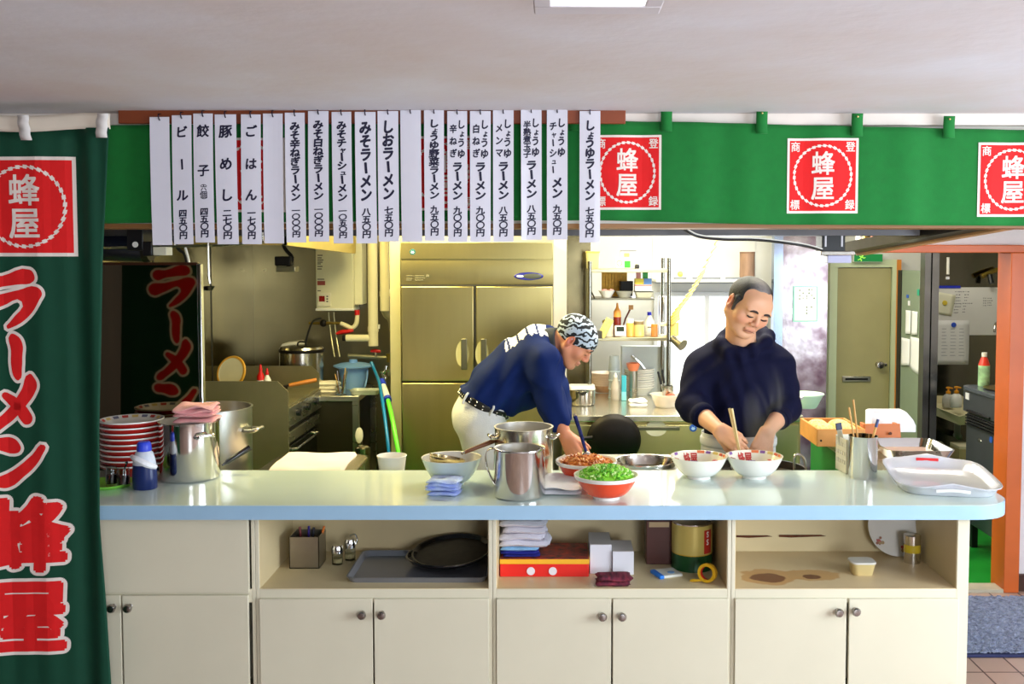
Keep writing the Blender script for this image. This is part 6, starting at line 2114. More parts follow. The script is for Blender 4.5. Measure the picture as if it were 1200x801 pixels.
# steel utensil holder
p = back(777, 463)
t = thing('steel_utensil_holder', 'steel cylinder of utensils behind the clear bowl of pork', 'holder', (XP(783, 6.15), 6.15, zw))
MB().lathe([(0, .004), (.03, .004), (.032, 0), (.034, .004), (.034, .12), (.031, .12), (.031, .008), (0, .008)], n=24).build('cup_body', m_ssp, t)
for k, (dx, e_, m_, nm) in enumerate(((-.012, (-.05, .0, .2), m_dark, 'black-handled tongs leaning left'), (-.005, (-.03, .01, .21), m_dark, 'black-handled spatula standing upright'), (.012, (.02, 0, .2), m_white, 'white spatula leaning right'))):
    o = thing('kitchen_utensil', '%s in the steel cylinder on the back counter' % nm, 'utensil', t.location + Vector((dx, 0, .009)))
    MB().cyl((0, 0, 0), (e_[0] * .6, e_[1], e_[2] * .6), .004, n=8).build('stem', m_ss, o)
    MB().cyl((e_[0] * .6, e_[1], e_[2] * .6), e_, .007, n=8).build('handle', m_, o)

# ---- steel rack on the back counter
Yr0, Yr1 = 6.20, 6.55
xl, xr = XP(691, Yr0), XP(783.5, Yr0)
t = thing('steel_shelf_rack', 'open stainless shelf rack standing on the back counter', 'rack', ((xl + xr) / 2, Yr0, zw))
hw = (xr - xl) / 2; zt = ZP(306, Yr0) - zw
m_rk = M('rack_steel', (140, 138, 126), .22, 1.0)
for x in (-hw, hw):
    for y in (0, Yr1 - Yr0):
        MB().cyl((x, y, 0), (x, y, zt + (.0 if x < 0 else .02)), .013, n=14).build('post', m_rk, t)
lv = {}
for nm, py in (('top', 315), ('low', 395)):
    z = ZP(py, Yr0) - zw; lv[nm] = z + zw
    MB().box(-hw, hw, -.008, Yr1 - Yr0 + .008, z - .022, z).build('shelf', M('rack_shelf_steel', (170, 162, 130), .3, .9), t, bevel=.003)
z = ZP(349, Yr0 + .05) - zw; lv['mid'] = z + zw
xm1 = XP(766, Yr0 + .05) - t.location.x
MB().box(-hw + .01, xm1, .02, Yr1 - Yr0, z - .012, z).build('shelf', M('dark_shelf', (110, 108, 96), .35, .8), t, bevel=.003)
MB().tube([(-hw + .005, .01, z + .05), (-hw + .03, .02, z + .0), (-hw + .01, .2, z)], .005, 6, smooth=3).build('bracket', m_rk, t)
zm, zl_, ztp = lv['mid'] + .0005, lv['low'] + .0005, lv['top'] + .0005
Ym = 6.38
def item(name, label, cat, px, Y, z):
    return thing(name, label, cat, (XP(px, Y, 350), Y, z))
sM = S(Ym)
# middle shelf
t = item('pink_flower_bowl', 'pale bowl with red specks at the left of the middle rack shelf', 'bowl', 711, Ym - .06, zm)
MB().lathe([(0, 0), (.028, 0), (.03, .004), (.054, .045), (.051, .045), (.028, .008), (0, .006)], n=28).build('bowl_body', m_cer, t)
mb = MB()
rnd = random.Random(2)
for k in range(14):
    a = rnd.uniform(0, 6.28); q = rnd.uniform(0, .04)
    mb.sph((q * math.cos(a), q * math.sin(a), .042 + rnd.uniform(0, .008)), .008, 7, 5)
lbl(mb.build('red_white_garnish', M('pink_garnish', (232, 170, 160), .5, var=.3, vs=60), t), 'pink and white pieces in the bowl')
t = item('grey_dish', 'shallow grey dish beside the red-specked bowl on the middle rack shelf', 'dish', 731.5, Ym - .06, zm)
MB().lathe([(0, 0), (.034, 0), (.036, .004), (.054, .04), (.051, .04), (.034, .008), (0, .006)], n=28).build('dish_body', M('grey_dish', (170, 168, 156), .3), t)
t = item('black_box_stack', 'black plastic tray stack at the back of the middle rack shelf', 'tray', 733.5, Ym + .08, zm)
for k in range(4):
    tray_mesh(.045, .05, .05, .012, flare=.006, th=.002).build('black_tray', m_dark, t, loc=(0, 0, .004 + k * .016))
t = item('white_food_container', 'pale plastic food container at the right of the middle rack shelf', 'container', 754, Ym - .04, zm)
tray_mesh(.058, .06, .035, .012).build('container_body', M('cloudy_container', (224, 222, 200), .3, trans=.2), t)
MB().prism(rrect(.06, .062, .013), .035, .042).build('lid', M('dark_lid', (70, 70, 60), .4), t, bevel=.002)
t = item('white_box', 'white box with a red stripe lying on the plastic food container', 'box', 753, Ym - .04, zm + .0425)
MB().bx((0, 0, .021), (.105, .09, .042)).build('box_body', m_card, t, bevel=.002)
MB().bx((0, -.0003, .036), (.1055, .0905, .006)).build('red_stripe', M('thin_red_stripe', (206, 110, 90), .5), t)
t = item('yellow_box', 'yellow and blue box on the white striped box of the rack', 'box', 753, Ym - .04, zm + .0855)
MB().bx((-.024, 0, .018), (.055, .08, .036)).build('yellow_half', M('yellow_card', (240, 216, 60), .4), t, bevel=.002)
MB().bx((.029, 0, .018), (.051, .08, .036)).build('blue_half', M('sky_blue_card', (110, 160, 230), .4), t, bevel=.002)
t = item('pink_packet', 'pink and white packet standing behind the yellow and blue box', 'packet', 748, Ym + .07, zm + .0005)
MB().bx((0, 0, .085), (.03, .02, .17)).build('packet_body', M('pink_packet', (236, 160, 150), .4), t, bevel=.003)
t = item('green_packet', 'green and white packet standing behind the yellow and blue box', 'packet', 756, Ym + .07, zm + .0005)
MB().bx((0, 0, .085), (.035, .02, .17)).build('packet_body', M('green_packet', (60, 170, 70), .4), t, bevel=.003)
# wicker-looking yellow carton behind
t = item('wicker_panel', 'golden woven basket behind the middle rack shelf', 'basket', 720, 6.48, zm)
mb = MB()
for i in range(8):
    for j in range(7):
        mb.bx((-.07 + i * .02, -.0 + .004 * ((i + j) % 2), .014 + j * .0245), (.017, .008, .0235))
mb.bx((0, .012, .09), (.165, .01, .18)); mb.bx((-.08, .02, .09), (.006, .04, .18)); mb.bx((.08, .02, .09), (.006, .04, .18))
mb.build('woven_body', M('golden_wicker', (206, 156, 50), .6, var=.2, vs=40), t)
# top shelf
t = item('white_green_box', 'white box with green squares on top of the rack', 'box', 736, Ym, ztp)
MB().bx((0, 0, .058), (.10, .06, .116)).build('box_body', m_card, t, bevel=.002)
MB().box(-.03, .006, -.0312, -.0300, .075, .10).build('pale_green_label', M('lime_label', (196, 232, 110), .5), t)
MB().box(-.026, .012, -.0312, -.0300, .006, .05).build('green_label', M('green_label', (60, 190, 50), .5), t)
MB().box(-.05, .05, -.0305, .0305, .110, .118).build('grey_lid_edge', M('grey_edge', (140, 140, 140), .5), t)
t = item('round_emblem_box', 'small white box with a red circle left of the green-square box', 'box', 725.5, Ym - .03, ztp)
MB().bx((0, 0, .035), (.05, .04, .07)).build('box_body', m_card, t, bevel=.003)
MB().lathe([(.014, .001), (.018, .001), (.018, 0)], n=20, mtx=Matrix.Translation((0, -.0203, .035)) @ Matrix.Rotation(math.radians(90), 4, 'X')).build('red_circle', M('pale_red', (226, 110, 90), .5), t)
t = item('black_bottle_cap', 'small black and white item at the right of the green-square box', 'container', 746.5, Ym - .05, ztp)
MB().lathe([(0, 0), (.015, 0), (.015, .02), (.009, .028), (.009, .05), (0, .05)], n=14).build('container_body', m_dark, t)
MB().lathe([(.0095, .028), (.0095, .048), (0, .052)], n=12).build('white_cap', m_white, t)
# items left on the top: hanging bag
t = item('clear_bag', 'cream plastic tub at the top left above the rack', 'tub', 694.5, 6.45, ztp)
tray_mesh(.045, .05, .10, .02, flare=.006).build('tub_body', M('cream_tub', (226, 214, 150), .35, trans=.2), t)
MB().prism(rrect(.047, .052, .02), .10, .112).build('lid', M('amber_lid', (226, 190, 90), .4), t, bevel=.002)
t = item('long_red_box', 'red and white long carton high above the rack', 'carton', 716, 6.45, ztp + .0)
bpy.data.objects.remove(t)
# low shelf
t = item('glass_canister', 'glass canister of white powder with steel lid on the low rack shelf', 'canister', 712.5, 6.26, zl_)
MB().lathe([(0, 0), (.034, 0), (.035, .004), (.035, .088), (.0, .088)], n=26).build('canister_body', M('cream_glass', (232, 220, 196), .15, coat=.5), t)
MB().lathe([(.036, .086), (.036, .104), (.03, .108), (0, .108)], n=26).build('lid', m_ssp, t)
t = item('sauce_squeeze_bottle', 'orange-topped bottle of dark red sauce on the low rack shelf', 'bottle', 723.5, 6.34, zl_)
MB().lathe([(0, 0), (.024, 0), (.025, .004), (.025, .12), (0, .12)], n=22).build('bottle_body', M('dark_red_sauce', (120, 36, 24), .25), t)
MB().lathe([(.025, .12), (.024, .155), (.010, .178), (.005, .21), (0, .21)], n=22).build('orange_top', M('orange_plastic', (238, 160, 70), .4), t)
t = item('kitchen_timer', 'white kitchen timer with dark display at the front of the low rack shelf', 'timer', 727, 6.215, zl_)
mt_ = Matrix.Rotation(math.radians(-12), 4, 'X')
MB().box(-.036, .036, -.012, .006, 0.003, .074, mt_).build('timer_body', m_white, t, bevel=.008, seg=3)
MB().box(-.024, .024, -.0135, -.0119, .034, .064, mt_).build('display', M('lcd_dark', (44, 54, 44), .2), t)
dg = MB()
for k, ch in enumerate('8:88'):
    pass
for k in range(3):
    MB().cyl(mt_ @ Vector((-.018 + k * .018, -.012, .02)), mt_ @ Vector((-.018 + k * .018, -.016, .02)), .006, n=12).build('button', m_card, t)
for k, (px, w, h, mA, mB_, nm, lab) in enumerate((
        (738.5, .024, .10, M('amber_jar', (232, 176, 86), .2), m_white, 'spice_jar', 'amber spice jar right of the kitchen timer'),
        (748.5, .036, .085, M('cork_jar', (222, 196, 120), .2), M('brown_lid', (140, 120, 80), .4), 'spice_jar', 'wide yellow jar with brown lid on the low rack shelf'),
        (767, .022, .07, M('brown_jar', (180, 120, 60), .3), M('orange_lid', (220, 130, 50), .4), 'spice_jar', 'small brown jar with orange lid at the right of the low rack shelf'))):
    t = item(nm, lab, 'jar', px, 6.27 + .03 * (k % 2), zl_)
    MB().lathe([(0, 0), (w, 0), (w, h * .8), (w * .85, h * .9), (0, h * .9)], n=22).build('jar_body', mA, t)
    MB().lathe([(w * .95, h * .86), (w * .95, h * 1.12), (0, h * 1.14)], n=22).build('lid', mB_, t)
t = item('clear_bottle', 'clear plastic bottle with a deep blue cap on the low rack shelf', 'bottle', 761, 6.38, zl_)
MB().lathe([(0, 0), (.03, 0), (.031, .005), (.031, .09), (.012, .125), (.012, .13), (0, .13)], n=24).build('bottle_body', M('milky_bottle', (240, 240, 236), .2), t)
MB().lathe([(.0135, .128), (.0135, .150), (0, .151)], n=18).build('blue_cap', M('deep_blue_cap', (30, 40, 200), .35), t)
MB().box(-.014, .014, -.0325, -.030, .05, .056).build('label_line', m_dark, t)
t = item('brown_brush', 'brown-handled brush leaning behind the sauce bottle on the rack', 'brush', 733, 6.46, zl_)
MB().tube([(-.03, 0, .0), (.0, 0, .10), (.03, 0, .16)], .006, 8).build('handle', M('dark_red_wood', (110, 50, 34), .4), t)
MB().bx((.036, 0, .175), (.03, .015, .03), None).build('bristles', m_wood, t)
for k, px in enumerate((770, 774)):
    t = item('steel_rod', ['thin steel skewer standing at the right rack post', 'second thin steel skewer nearer the right rack post'][k], 'skewer', px + 2, 6.45, zl_)
    MB().cyl((0, 0, 0), (.006, 0, .24), .004, n=8).build('rod', m_ssm, t)
    MB().sph((.006, 0, .245), .007, 8, 6).build('loop_end', m_ssm, t)
t = item('bag_clip_bundle', 'yellow packet leaning at the left rack post', 'packet', 699, 6.20, zl_)
mt_ = Matrix.Rotation(math.radians(28), 4, 'Y')
MB().bx((.02, -.03, .08), (.05, .02, .13), mt_).build('packet_body', M('yellow_packet', (226, 206, 110), .4, var=.3, vs=40), t, bevel=.005)
MB().bx((.0, -.03, .02), (.07, .03, .05)).build('dark_holder', M('dark_wire_holder', (60, 54, 40), .4), t, bevel=.005)
# below the rack: stack of upturned glasses, steel tank behind
for k in range(4):
    t = thing('drinking_glass', ['lowest', 'second', 'third', 'topmost'][k] + ' upturned drinking glass of the stack under the rack', 'glass', (XP(720, 6.45, 420), 6.45, zw + k * .058), group='stack of glasses under the rack')
    MB().lathe([(.040, 0), (.033, .105), (0, .106), (0, .102), (.030, .101), (.037, 0), (.040, 0)], n=24).build('glass_body', M('thin_clear_glass', (226, 236, 236), .06, alpha=.35), t)
    MB().lathe([(.0405, .0), (.0412, .004), (.0405, .008)], n=24).build('rim', M('glass_rim', (214, 228, 230), .1), t)
t = thing('steel_water_tank', 'pale steel box behind the bowls under the rack', 'tank', (XP(755, 6.66, 430), 6.62, zw))
MB().box(-.16, .17, -.04, .04, 0, ZP(405, 6.6) - zw - .001).build('tank_body', M('pale_steel_tank', (196, 204, 202), .35, .6, var=.05), t, bevel=.004)
MB().tube([(.0, -.045, .17), (-.03, -.05, .21), (-.09, -.05, .27)], .008, 8).build('lever', m_ssm, t)
MB().cyl((.0, -.04, .165), (.0, -.07, .165), .016, n=14).build('tap', m_ssm, t)
t = thing('orange_bowl', 'orange bowl turned up on the white bowl stack', 'bowl', (XP(743, 6.33, 425), 6.40, zw))
hz = ZP(434, 6.40) - zw
MB().cyl((0, 0, 0), (0, 0, hz), .03, n=14).build('stand', m_ss, t)
MB().lathe([(.030, hz), (.042, hz + .03), (.045, hz + .05), (.040, hz + .05), (.0, hz + .012)], n=28).build('bowl_body', M('salmon_glaze', (232, 130, 90), .3), t)
# clamp lamp on the right post
p = P(793, 400, 6.18)
t = thing('clip_lamp', 'small steel clip-on lamp at the right post of the rack', 'lamp', p)
MB().cyl((-.02, .03, .02), (.035, -.03, -.02), .026, .038, n=20).build('shade', m_ssp, t)
MB().cyl((-.02, .0, .0), (-.055, .02, .01), .008, n=8).build('clip', m_iron, t)

# ================================================================== back wall of the kitchen: shelf, window, curtain cord, posts
zsw = ZP(327, 6.95)
t = thing('wall_shelf', 'long white wall shelf behind the standing man with a dark underside line', 'shelf', (XP(835, 6.98), 7.05, zsw))
xa, xb = XP(768, 6.95) - t.location.x, XP(892, 6.95) - t.location.x
MB().box(xa, xb, -.13, .15, -.02, 0).build('board', M('white_shelf_board', (240, 240, 240), .4), t, bevel=.002)
MB().box(xa, xb, -.10, .15, -.03, -.02).build('dark_rail', M('shelf_grey_rail', (120, 124, 130), .4), t)
for px0, px1 in ((790, 805), (812, 845), (851, 880)):
    MB().box(XP(px0, 6.9) - t.location.x, XP(px1, 6.9) - t.location.x, -.11, -.09, 0, .014).build('grey_strip', M('strip_grey', (120, 124, 128) if px0 < 800 else (205, 208, 212), .4), t)
MB().box(xa, xb, .145, .15, .0, .3).build('white_backboard', m_kitwall, t)
p = P(876.5, 322, 6.95)
t = thing('brown_cylinder', 'brown weathered wooden cylinder on the wall shelf above the standing man', 'container', (p.x, 6.98, zsw + .0005))
r = 8.8 / S(6.98); hc_ = ZP(295, 6.98) - zsw
MB().lathe([(0, 0), (r, 0), (r, hc_), (r * .85, hc_), (r * .85, .02), (0, .02)], n=28).build('cylinder_wall', M('weathered_brown', (142, 112, 90), .6, var=.35, vs=16, stretch=(1, 1, .25)), t)
MB().lathe([(r * 1.02, hc_ - .012), (r * 1.02, hc_), (r * .86, hc_)], n=28).build('rim', M('brown_rim', (120, 90, 70), .5), t)
p = P(798, 318, 6.95)
t = thing('lime_ball', 'small lime green ball on the wall shelf', 'ball', (p.x, 6.99, zsw + .0145))
MB().sph((0, 0, .021), .021, 16, 10).build('ball_body', M('lime_ball', (216, 240, 110), .4), t)
MB().cyl((0, 0, .04), (0, 0, .05), .004, n=8).build('stem', m_white, t)
# frosted window under the shelf
xa, xb = XP(766, 7.18), XP(898, 7.18); za_, zb_ = ZP(470, 7.18), ZP(342, 7.18)
wn_ = MB()
fw = .03
for x in (xa, XP(828, 7.18) - fw / 2, xb - fw):
    wn_.box(x, x + fw, 7.165, 7.199, za_ + fw, zb_ - fw)
wn_.box(xa, xb, 7.165, 7.199, za_, za_ + fw).box(xa, xb, 7.165, 7.199, zb_ - fw, zb_)
wo = struct(wn_.build('window_3', M('white_window_frame', (214, 216, 220), .4)))
lbl(MB().box(xa + fw, xb - fw, 7.185, 7.19, za_ + fw, zb_ - fw).build('frosted_pane', M('frosted_daylight_pane', (245, 248, 250), .6, emit=(244, 248, 255), es=.9), wo), 'frosted pane lit by daylight')
# steel post right of the man's head
struct(MB().box(XP(905, 6.85), XP(915.5, 6.85), 6.82, 6.9, 0, 2.46).build('pillar_3', M('blue_grey_steel_post', (150, 165, 186), .2, 1.0)))
struct(MB().box(XP(915.5, 6.9), XP(969, 6.9), 6.9, 6.96, 0, 2.46).build('wall_panel_right', m_steelwall2))
# coiled yellow cord
t = thing('coiled_cord', 'pale yellow coiled cord stretched from the rack to the ceiling', 'cord', P(787, 372, 6.3))
g0 = t.location
ax = [P(px, py, Y) - g0 for px, py, Y in ((790, 378, 6.25), (792, 366, 6.28), (806, 347, 6.4), (820, 325, 6.5), (828, 308, 6.55), (838, 288, 6.6), (843, 268, 6.6))]
axc, _ = catmull(ax, [1] * 7, 40)
pts = []
for i, q in enumerate(axc):
    f = i / len(axc)
    rr = .030 * (1 - f) ** 1.2 + .010
    a = i * .62 if f < .55 else i * .35
    pts.append(q + Vector((rr * math.cos(a) * .8, rr * math.sin(a), rr * math.cos(a) * .6)))
MB().tube(pts, [.0075 if i < len(pts) * .55 else .004 for i in range(len(pts))], 6).build('coil', M('pale_yellow_cord', (236, 214, 120), .4), t)
MB().cyl(ax[0] + Vector((0, 0, -.09)), ax[0] + Vector((0, 0, .0)), .03, n=16).build('yellow_sleeve', M('pale_yellow_cord'), t)
for dz in (-.01, -.085):
    MB().bx(ax[0] + Vector((-.04, 0, dz)), (.10, .04, .022)).build('cream_clamp', M('cream_clamp', (240, 230, 196), .4), t, bevel=.004)

# right part of the back: bowls
p = P(945, 470, 6.0)
cB = Vector((XP(944, 6.05), 6.04, zw))
t = thing('pale_green_bowl', 'pale green plastic bowl on the steel counter right of the standing man', 'bowl', cB)
r = 21 / S(6.1)
hh = ZP(459, 6.1) - zw
MB().lathe([(0, 0), (r * .6, 0), (r * .65, .006), (r * .97, hh - .008), (r * 1.03, hh - .006), (r * 1.03, hh), (r * .95, hh), (r * .62, .012), (0, .008)], n=40).build('bowl_body', M('pale_green_plastic', (206, 234, 208), .35), t)
t = thing('white_enamel_bowl', 'white bowl in front of the pale green bowl, right of the standing man', 'bowl', (XP(925, 5.8), 5.83, zw))
r = 18 / S(5.83); hh = ZP(464, 5.83) - zw
MB().lathe([(0, 0), (r * .5, 0), (r * .55, .006), (r * .97, hh - .004), (r * 1.02, hh), (r * .95, hh), (r * .52, .012), (0, .008)], n=40).build('bowl_body', m_cer, t)
MB().lathe([(r * .985, hh - .012), (r * 1.022, hh - .001), (r * 1.022, hh + .002), (r * .96, hh + .001)], n=40).build('rim', m_card, t)

# notice on the steel panel
p = P(944, 356, 6.89)
t = thing('wall_notice', 'white notice sheet in a pale green frame on the stainless wall panel', 'notice', (p.x, 6.897, p.z))
s = S(6.89)
MB().box(-14.5 / s, 14.5 / s, -.006, 0, -21 / s, 21 / s).build('green_frame', M('mint_frame', (150, 214, 196), .4), t)
MB().box(-12.8 / s, 12.8 / s, -.0075, -.005, -19.5 / s, 19.5 / s).build('sheet', M('notice_paper', (226, 236, 226), .6), t)
mb = MB()
rnd = random.Random(5)
for col_x, cnt in ((10, 5), (7, 7), (4, 3), (1.5, 9), (-3, 4), (-7, 6)):
    for k in range(cnt):
        y = 17 - k * 3.4 - rnd.uniform(0, 1)
        if rnd.random() < .55:
            w = rnd.uniform(.4, .9)
            mb.add([((col_x - w) / s, -.0078, (y - .9) / s), ((col_x + w) / s, -.0078, (y - .9) / s), ((col_x + w * .6) / s, -.0078, (y + .9) / s), ((col_x - w) / s, -.0078, (y + .7) / s)], [(0, 1, 2, 3)])
mb.build('handwriting_strokes', M('faint_ink', (90, 100, 100), .6), t)

# ================================================================== door and right-hand room
YD = 7.2
xa, xb = XP(969, YD), XP(1046, YD); zt = ZP(304, YD)
dr = MB()
fw = .055
dr.box(xa, xa + fw, 7.14, 7.199, 0, zt).box(xb - fw * .55, xb, 7.14, 7.199, 0, zt).box(xa + fw, xb - fw * .55, 7.14, 7.199, zt - fw, zt)
do = struct(dr.build('door_1', M('pale_green_frame', (196, 206, 170), .5)))
lf = MB().box(xa + fw + .004, xb - fw * .55 - .004, 7.158, 7.195, .012, zt - fw - .004).build('door_leaf', M('olive_door', (158, 150, 104), .5, var=.03), do, bevel=.002)
p = P(1030, 427, 7.14)
MB().lathe([(0, 0), (.022, 0), (.022, .006), (.010, .008), (.010, .03), (.026, .038), (.030, .05), (.024, .062), (0, .066)], n=22, mtx=Matrix.Translation((p.x, 7.158, p.z)) @ Matrix.Rotation(math.radians(90), 4, 'X')).build('door_knob', m_ssp, do)
a, b = P(987, 447, 7.15), P(1020, 440.5, 7.15)
MB().box(a.x, b.x, 7.145, 7.158, a.z, b.z).build('letter_slot', m_ss, do, bevel=.003)
MB().box(a.x + .02, b.x - .02, 7.143, 7.146, a.z + .012, b.z - .014).build('slot_opening', m_iron, do)
a = P(1038, 427, 7.15)
MB().lathe([(0, 0), (.012, 0), (.012, .004), (0, .006)], n=16, mtx=Matrix.Translation((a.x + .0, 7.158, a.z)) @ Matrix.Rotation(math.radians(90), 4, 'X')).build('lock', m_ssp, do)
struct(MB().box(xb, xb + .03, 7.13, 7.2, 0, zt).build('trim_7', M('orange_door_edge', (206, 130, 50), .5)))
# exit sign above the door
p = P(1016, 300, 6.9)
t = thing('exit_sign', 'green emergency exit sign with running figure above the olive door', 'sign', P(1016, 302, 7.12))
s = S(7.12)
MB().box(-17 / s, 17 / s, -.03, .08, -5 / s, 5 / s).build('sign_box', M('sign_case', (210, 214, 206), .5), t, bevel=.003)
MB().box(-16.5 / s, 16.5 / s, -.032, -.03, -4.4 / s, 4.4 / s).build('green_face', M('exit_green', (0, 110, 50), .4, emit=(0, 130, 60), es=.35), t)
fg = MB()
fg.sph((-7 / s, -.034, 2.6 / s), (1.2 / s, .001, 1.2 / s), 12, 6)
for a_, b_ in (((-8, 1), (-10, -1.5)), ((-10, -1.5), (-12.5, -2.5)), ((-8, 1.2), (-5, -.5)), ((-10, -1.5), (-8, -2.2)), ((-8, -2.2), (-8.5, -4)), ((-5, -.5), (-3.5, .6)), ((-8, 1), (-10.5, 2))):
    fg.tube([(a_[0] / s, -.0335, a_[1] / s), (b_[0] / s, -.0335, b_[1] / s)], .55 / s, 6)
fg.build('running_figure', M('sign_lime', (170, 240, 90), .4, emit=(170, 240, 90), es=.4), t)
# black wall lamp box with grey lens under the lintel on the right
p = P(976, 295, 4.55)
t = thing('emergency_lamp', 'black box lamp with a pale lens hanging under the beam on the right', 'lamp', p)
s = S(4.55)
MB().box(-14 / s, 13 / s, -.02, .09, 0, 23 / s).build('housing', m_dark, t, bevel=.004)
MB().box(-16 / s, 24 / s, -.03, .06, -4 / s, 1 / s).build('metal_bracket', m_ssp, t, bevel=.003)
MB().box(-8 / s, 20 / s, -.025, .05, -13 / s, -4 / s).build('pale_lens', M('lavender_lens', (196, 196, 226), .25), t, bevel=.004)
MB().box(-11 / s, -9 / s, -.022, -.019, 6 / s, 20 / s).box(8 / s, 10 / s, -.022, -.019, 6 / s, 20 / s).build('screw_slots', m_card, t)
MB().cyl((0, .04, 23 / s), (0, .04, 32 / s), .012, n=10).build('hanger', m_iron, t)
t = thing('lamp_cable', 'black cable sagging under the beam to the box lamp on the right', 'cable', P(880, 279, 4.3))
g0 = t.location
pts = [P(px, py, Y) - g0 for px, py, Y in ((797, 264, 4.02), (805, 270, 4.06), (820, 277, 4.1), (850, 280, 4.2), (885, 280.5, 4.3), (920, 284, 4.4), (945, 288, 4.45), (963, 293, 4.5))]
MB().tube(pts, .0075, 8, smooth=6).build('cable', m_dark, t)
MB().tube([p_ + Vector((0, -.01, .006)) for p_ in pts], .003, 6, smooth=6).build('white_wire', m_white, t)
# side beam that slopes from the lintel to the doorway
t = thing('sloping_beam', 'wooden edged beam running from the lintel back to the doorway on the right', 'beam', P(1100, 283, 4.5))
tag(t, kind='structure')
g0 = t.location
A0, A1 = P(1190, 266, 3.97) - g0, P(1003, 299, 5.18) - g0
up = Vector((0, 0, 1)); sd = Vector((.045, .0, 0))
def beam(mb, a, b, w, h):
    d = Vector((w, 0, 0)); u = Vector((0, 0, h))
    mb.add([a, a + d, a + d + u, a + u, b, b + d, b + d + u, b + u], [(0, 3, 2, 1), (4, 5, 6, 7), (0, 1, 5, 4), (1, 2, 6, 5), (2, 3, 7, 6), (3, 0, 4, 7)])
mb = MB(); beam(mb, A0, A1, .05, .035); mb.build('wood_edge', M('beam_wood', (196, 150, 100), .5, var=.15), t)
mb = MB(); beam(mb, A0 + Vector((-.10, 0, .01)), A1 + Vector((-.10, 0, .01)), .10, .05); mb.build('dark_steel_side', M('beam_dark_steel', (70, 68, 66), .3, .8, var=.2), t)
# a few small things above it
for k, (px, col, lab) in enumerate(((1024, (235, 220, 120), 'small cream carton on the sloping beam'), (1037, (226, 150, 140), 'small pink carton on the sloping beam'))):
    Y = 5.0
    c = A1.lerp(A0, .16 + .06 * k) + g0
    t = thing('small_carton', lab, 'carton', (c.x - .04, c.y, c.z + .0605))
    mt2 = None
    MB().bx((0, 0, .03), (.05, .04, .06)).build('carton_body', M('carton_%d' % k, col, .5), t, bevel=.002)
    MB().bx((0, -.0006, .03), (.02, .0402, .03)).build('dark_label', m_dark, t)

# fridge side with papers, column
XLK = 2.385
t = thing('grey_locker', 'grey-green steel locker with sheets of paper on its side beside the steel column', 'locker', (XLK, 6.44, 0))
zt = ZP(317, 6.5)
MB().box(0, .07, 0, .33, .05, zt).build('locker_body', M('grey_green_enamel', (126, 140, 120), .4, var=.04), t, bevel=.004)
MB().box(-.004, .05, .33, .40, .05, zt).build('black_edge', m_dark, t)
MB().box(.01, .06, .02, .36, .006, .05).build('plinth', m_dark, t)
mp = M('paper_sheet', (226, 226, 226), .7, var=.03)
def yl(px): return (XLK - .01) * F / (px - CX)
shs = [(1061, 1067, 363, 391, 'narrow sheet of paper hanging left on the grey-green locker'), (1068, 1075, 364, 392, 'second narrow sheet hanging right on the grey-green locker'),
       (1056.5, 1066.5, 395, 428, 'long sheet with a curled corner on the locker, lower left'), (1067, 1080, 394, 440, 'longest sheet with a slanting lower edge on the locker')]
for k, (x0, x1, y0, y1, lab) in enumerate(shs):
    ya_, yb2 = yl(x0), yl(x1)
    zt0_, zb0_ = ZP(y0, ya_), ZP(y1 - (10 if k == 3 else 0), ya_)
    zt1_, zb1_ = zt0_, ZP(y1, yb2)
    o = MB().grid(lambda u, v: (-.004 - .012 * (1 - v) * abs(math.sin(u * 3.1)), (yb2 - ya_) * (u - .5), (zb0_ + (zb1_ - zb0_) * u) * (1 - v) + zt0_ * v - zb1_), 6, 8).build('hanging_sheet', mp, loc=(XLK, (ya_ + yb2) / 2, zb1_), solid=.001)
    tag(o, lab, 'paper', 'papers on the locker')
for k, (px, py, m_, lab) in enumerate(((1062.5, 347, m_stk, 'small blue magnet note on the locker'), (1064.5, 355, m_card, 'small white note under the blue one on the locker'), (1075, 342.5, M('teal_note', (40, 160, 130), .5), 'small teal note at the near edge of the locker'))):
    Yk = yl(px)
    a = P(px, py, Yk)
    o = MB().bx((0, 0, 0), (.004, .035, .022 + .01 * k)).build('small_note', m_, loc=(XLK - .003, Yk, a.z), bevel=.001)
    tag(o, lab, 'note')
struct(MB().box(XP(1081, 6.3), XP(1088, 6.3), 6.28, 6.36, 0, 2.46).box(XP(1089, 6.3), XP(1097, 6.3), 6.27, 6.38, 0, 2.46).build('pillar_4', M('steel_column', (150, 150, 152), .2, 1.0, var=.1)))

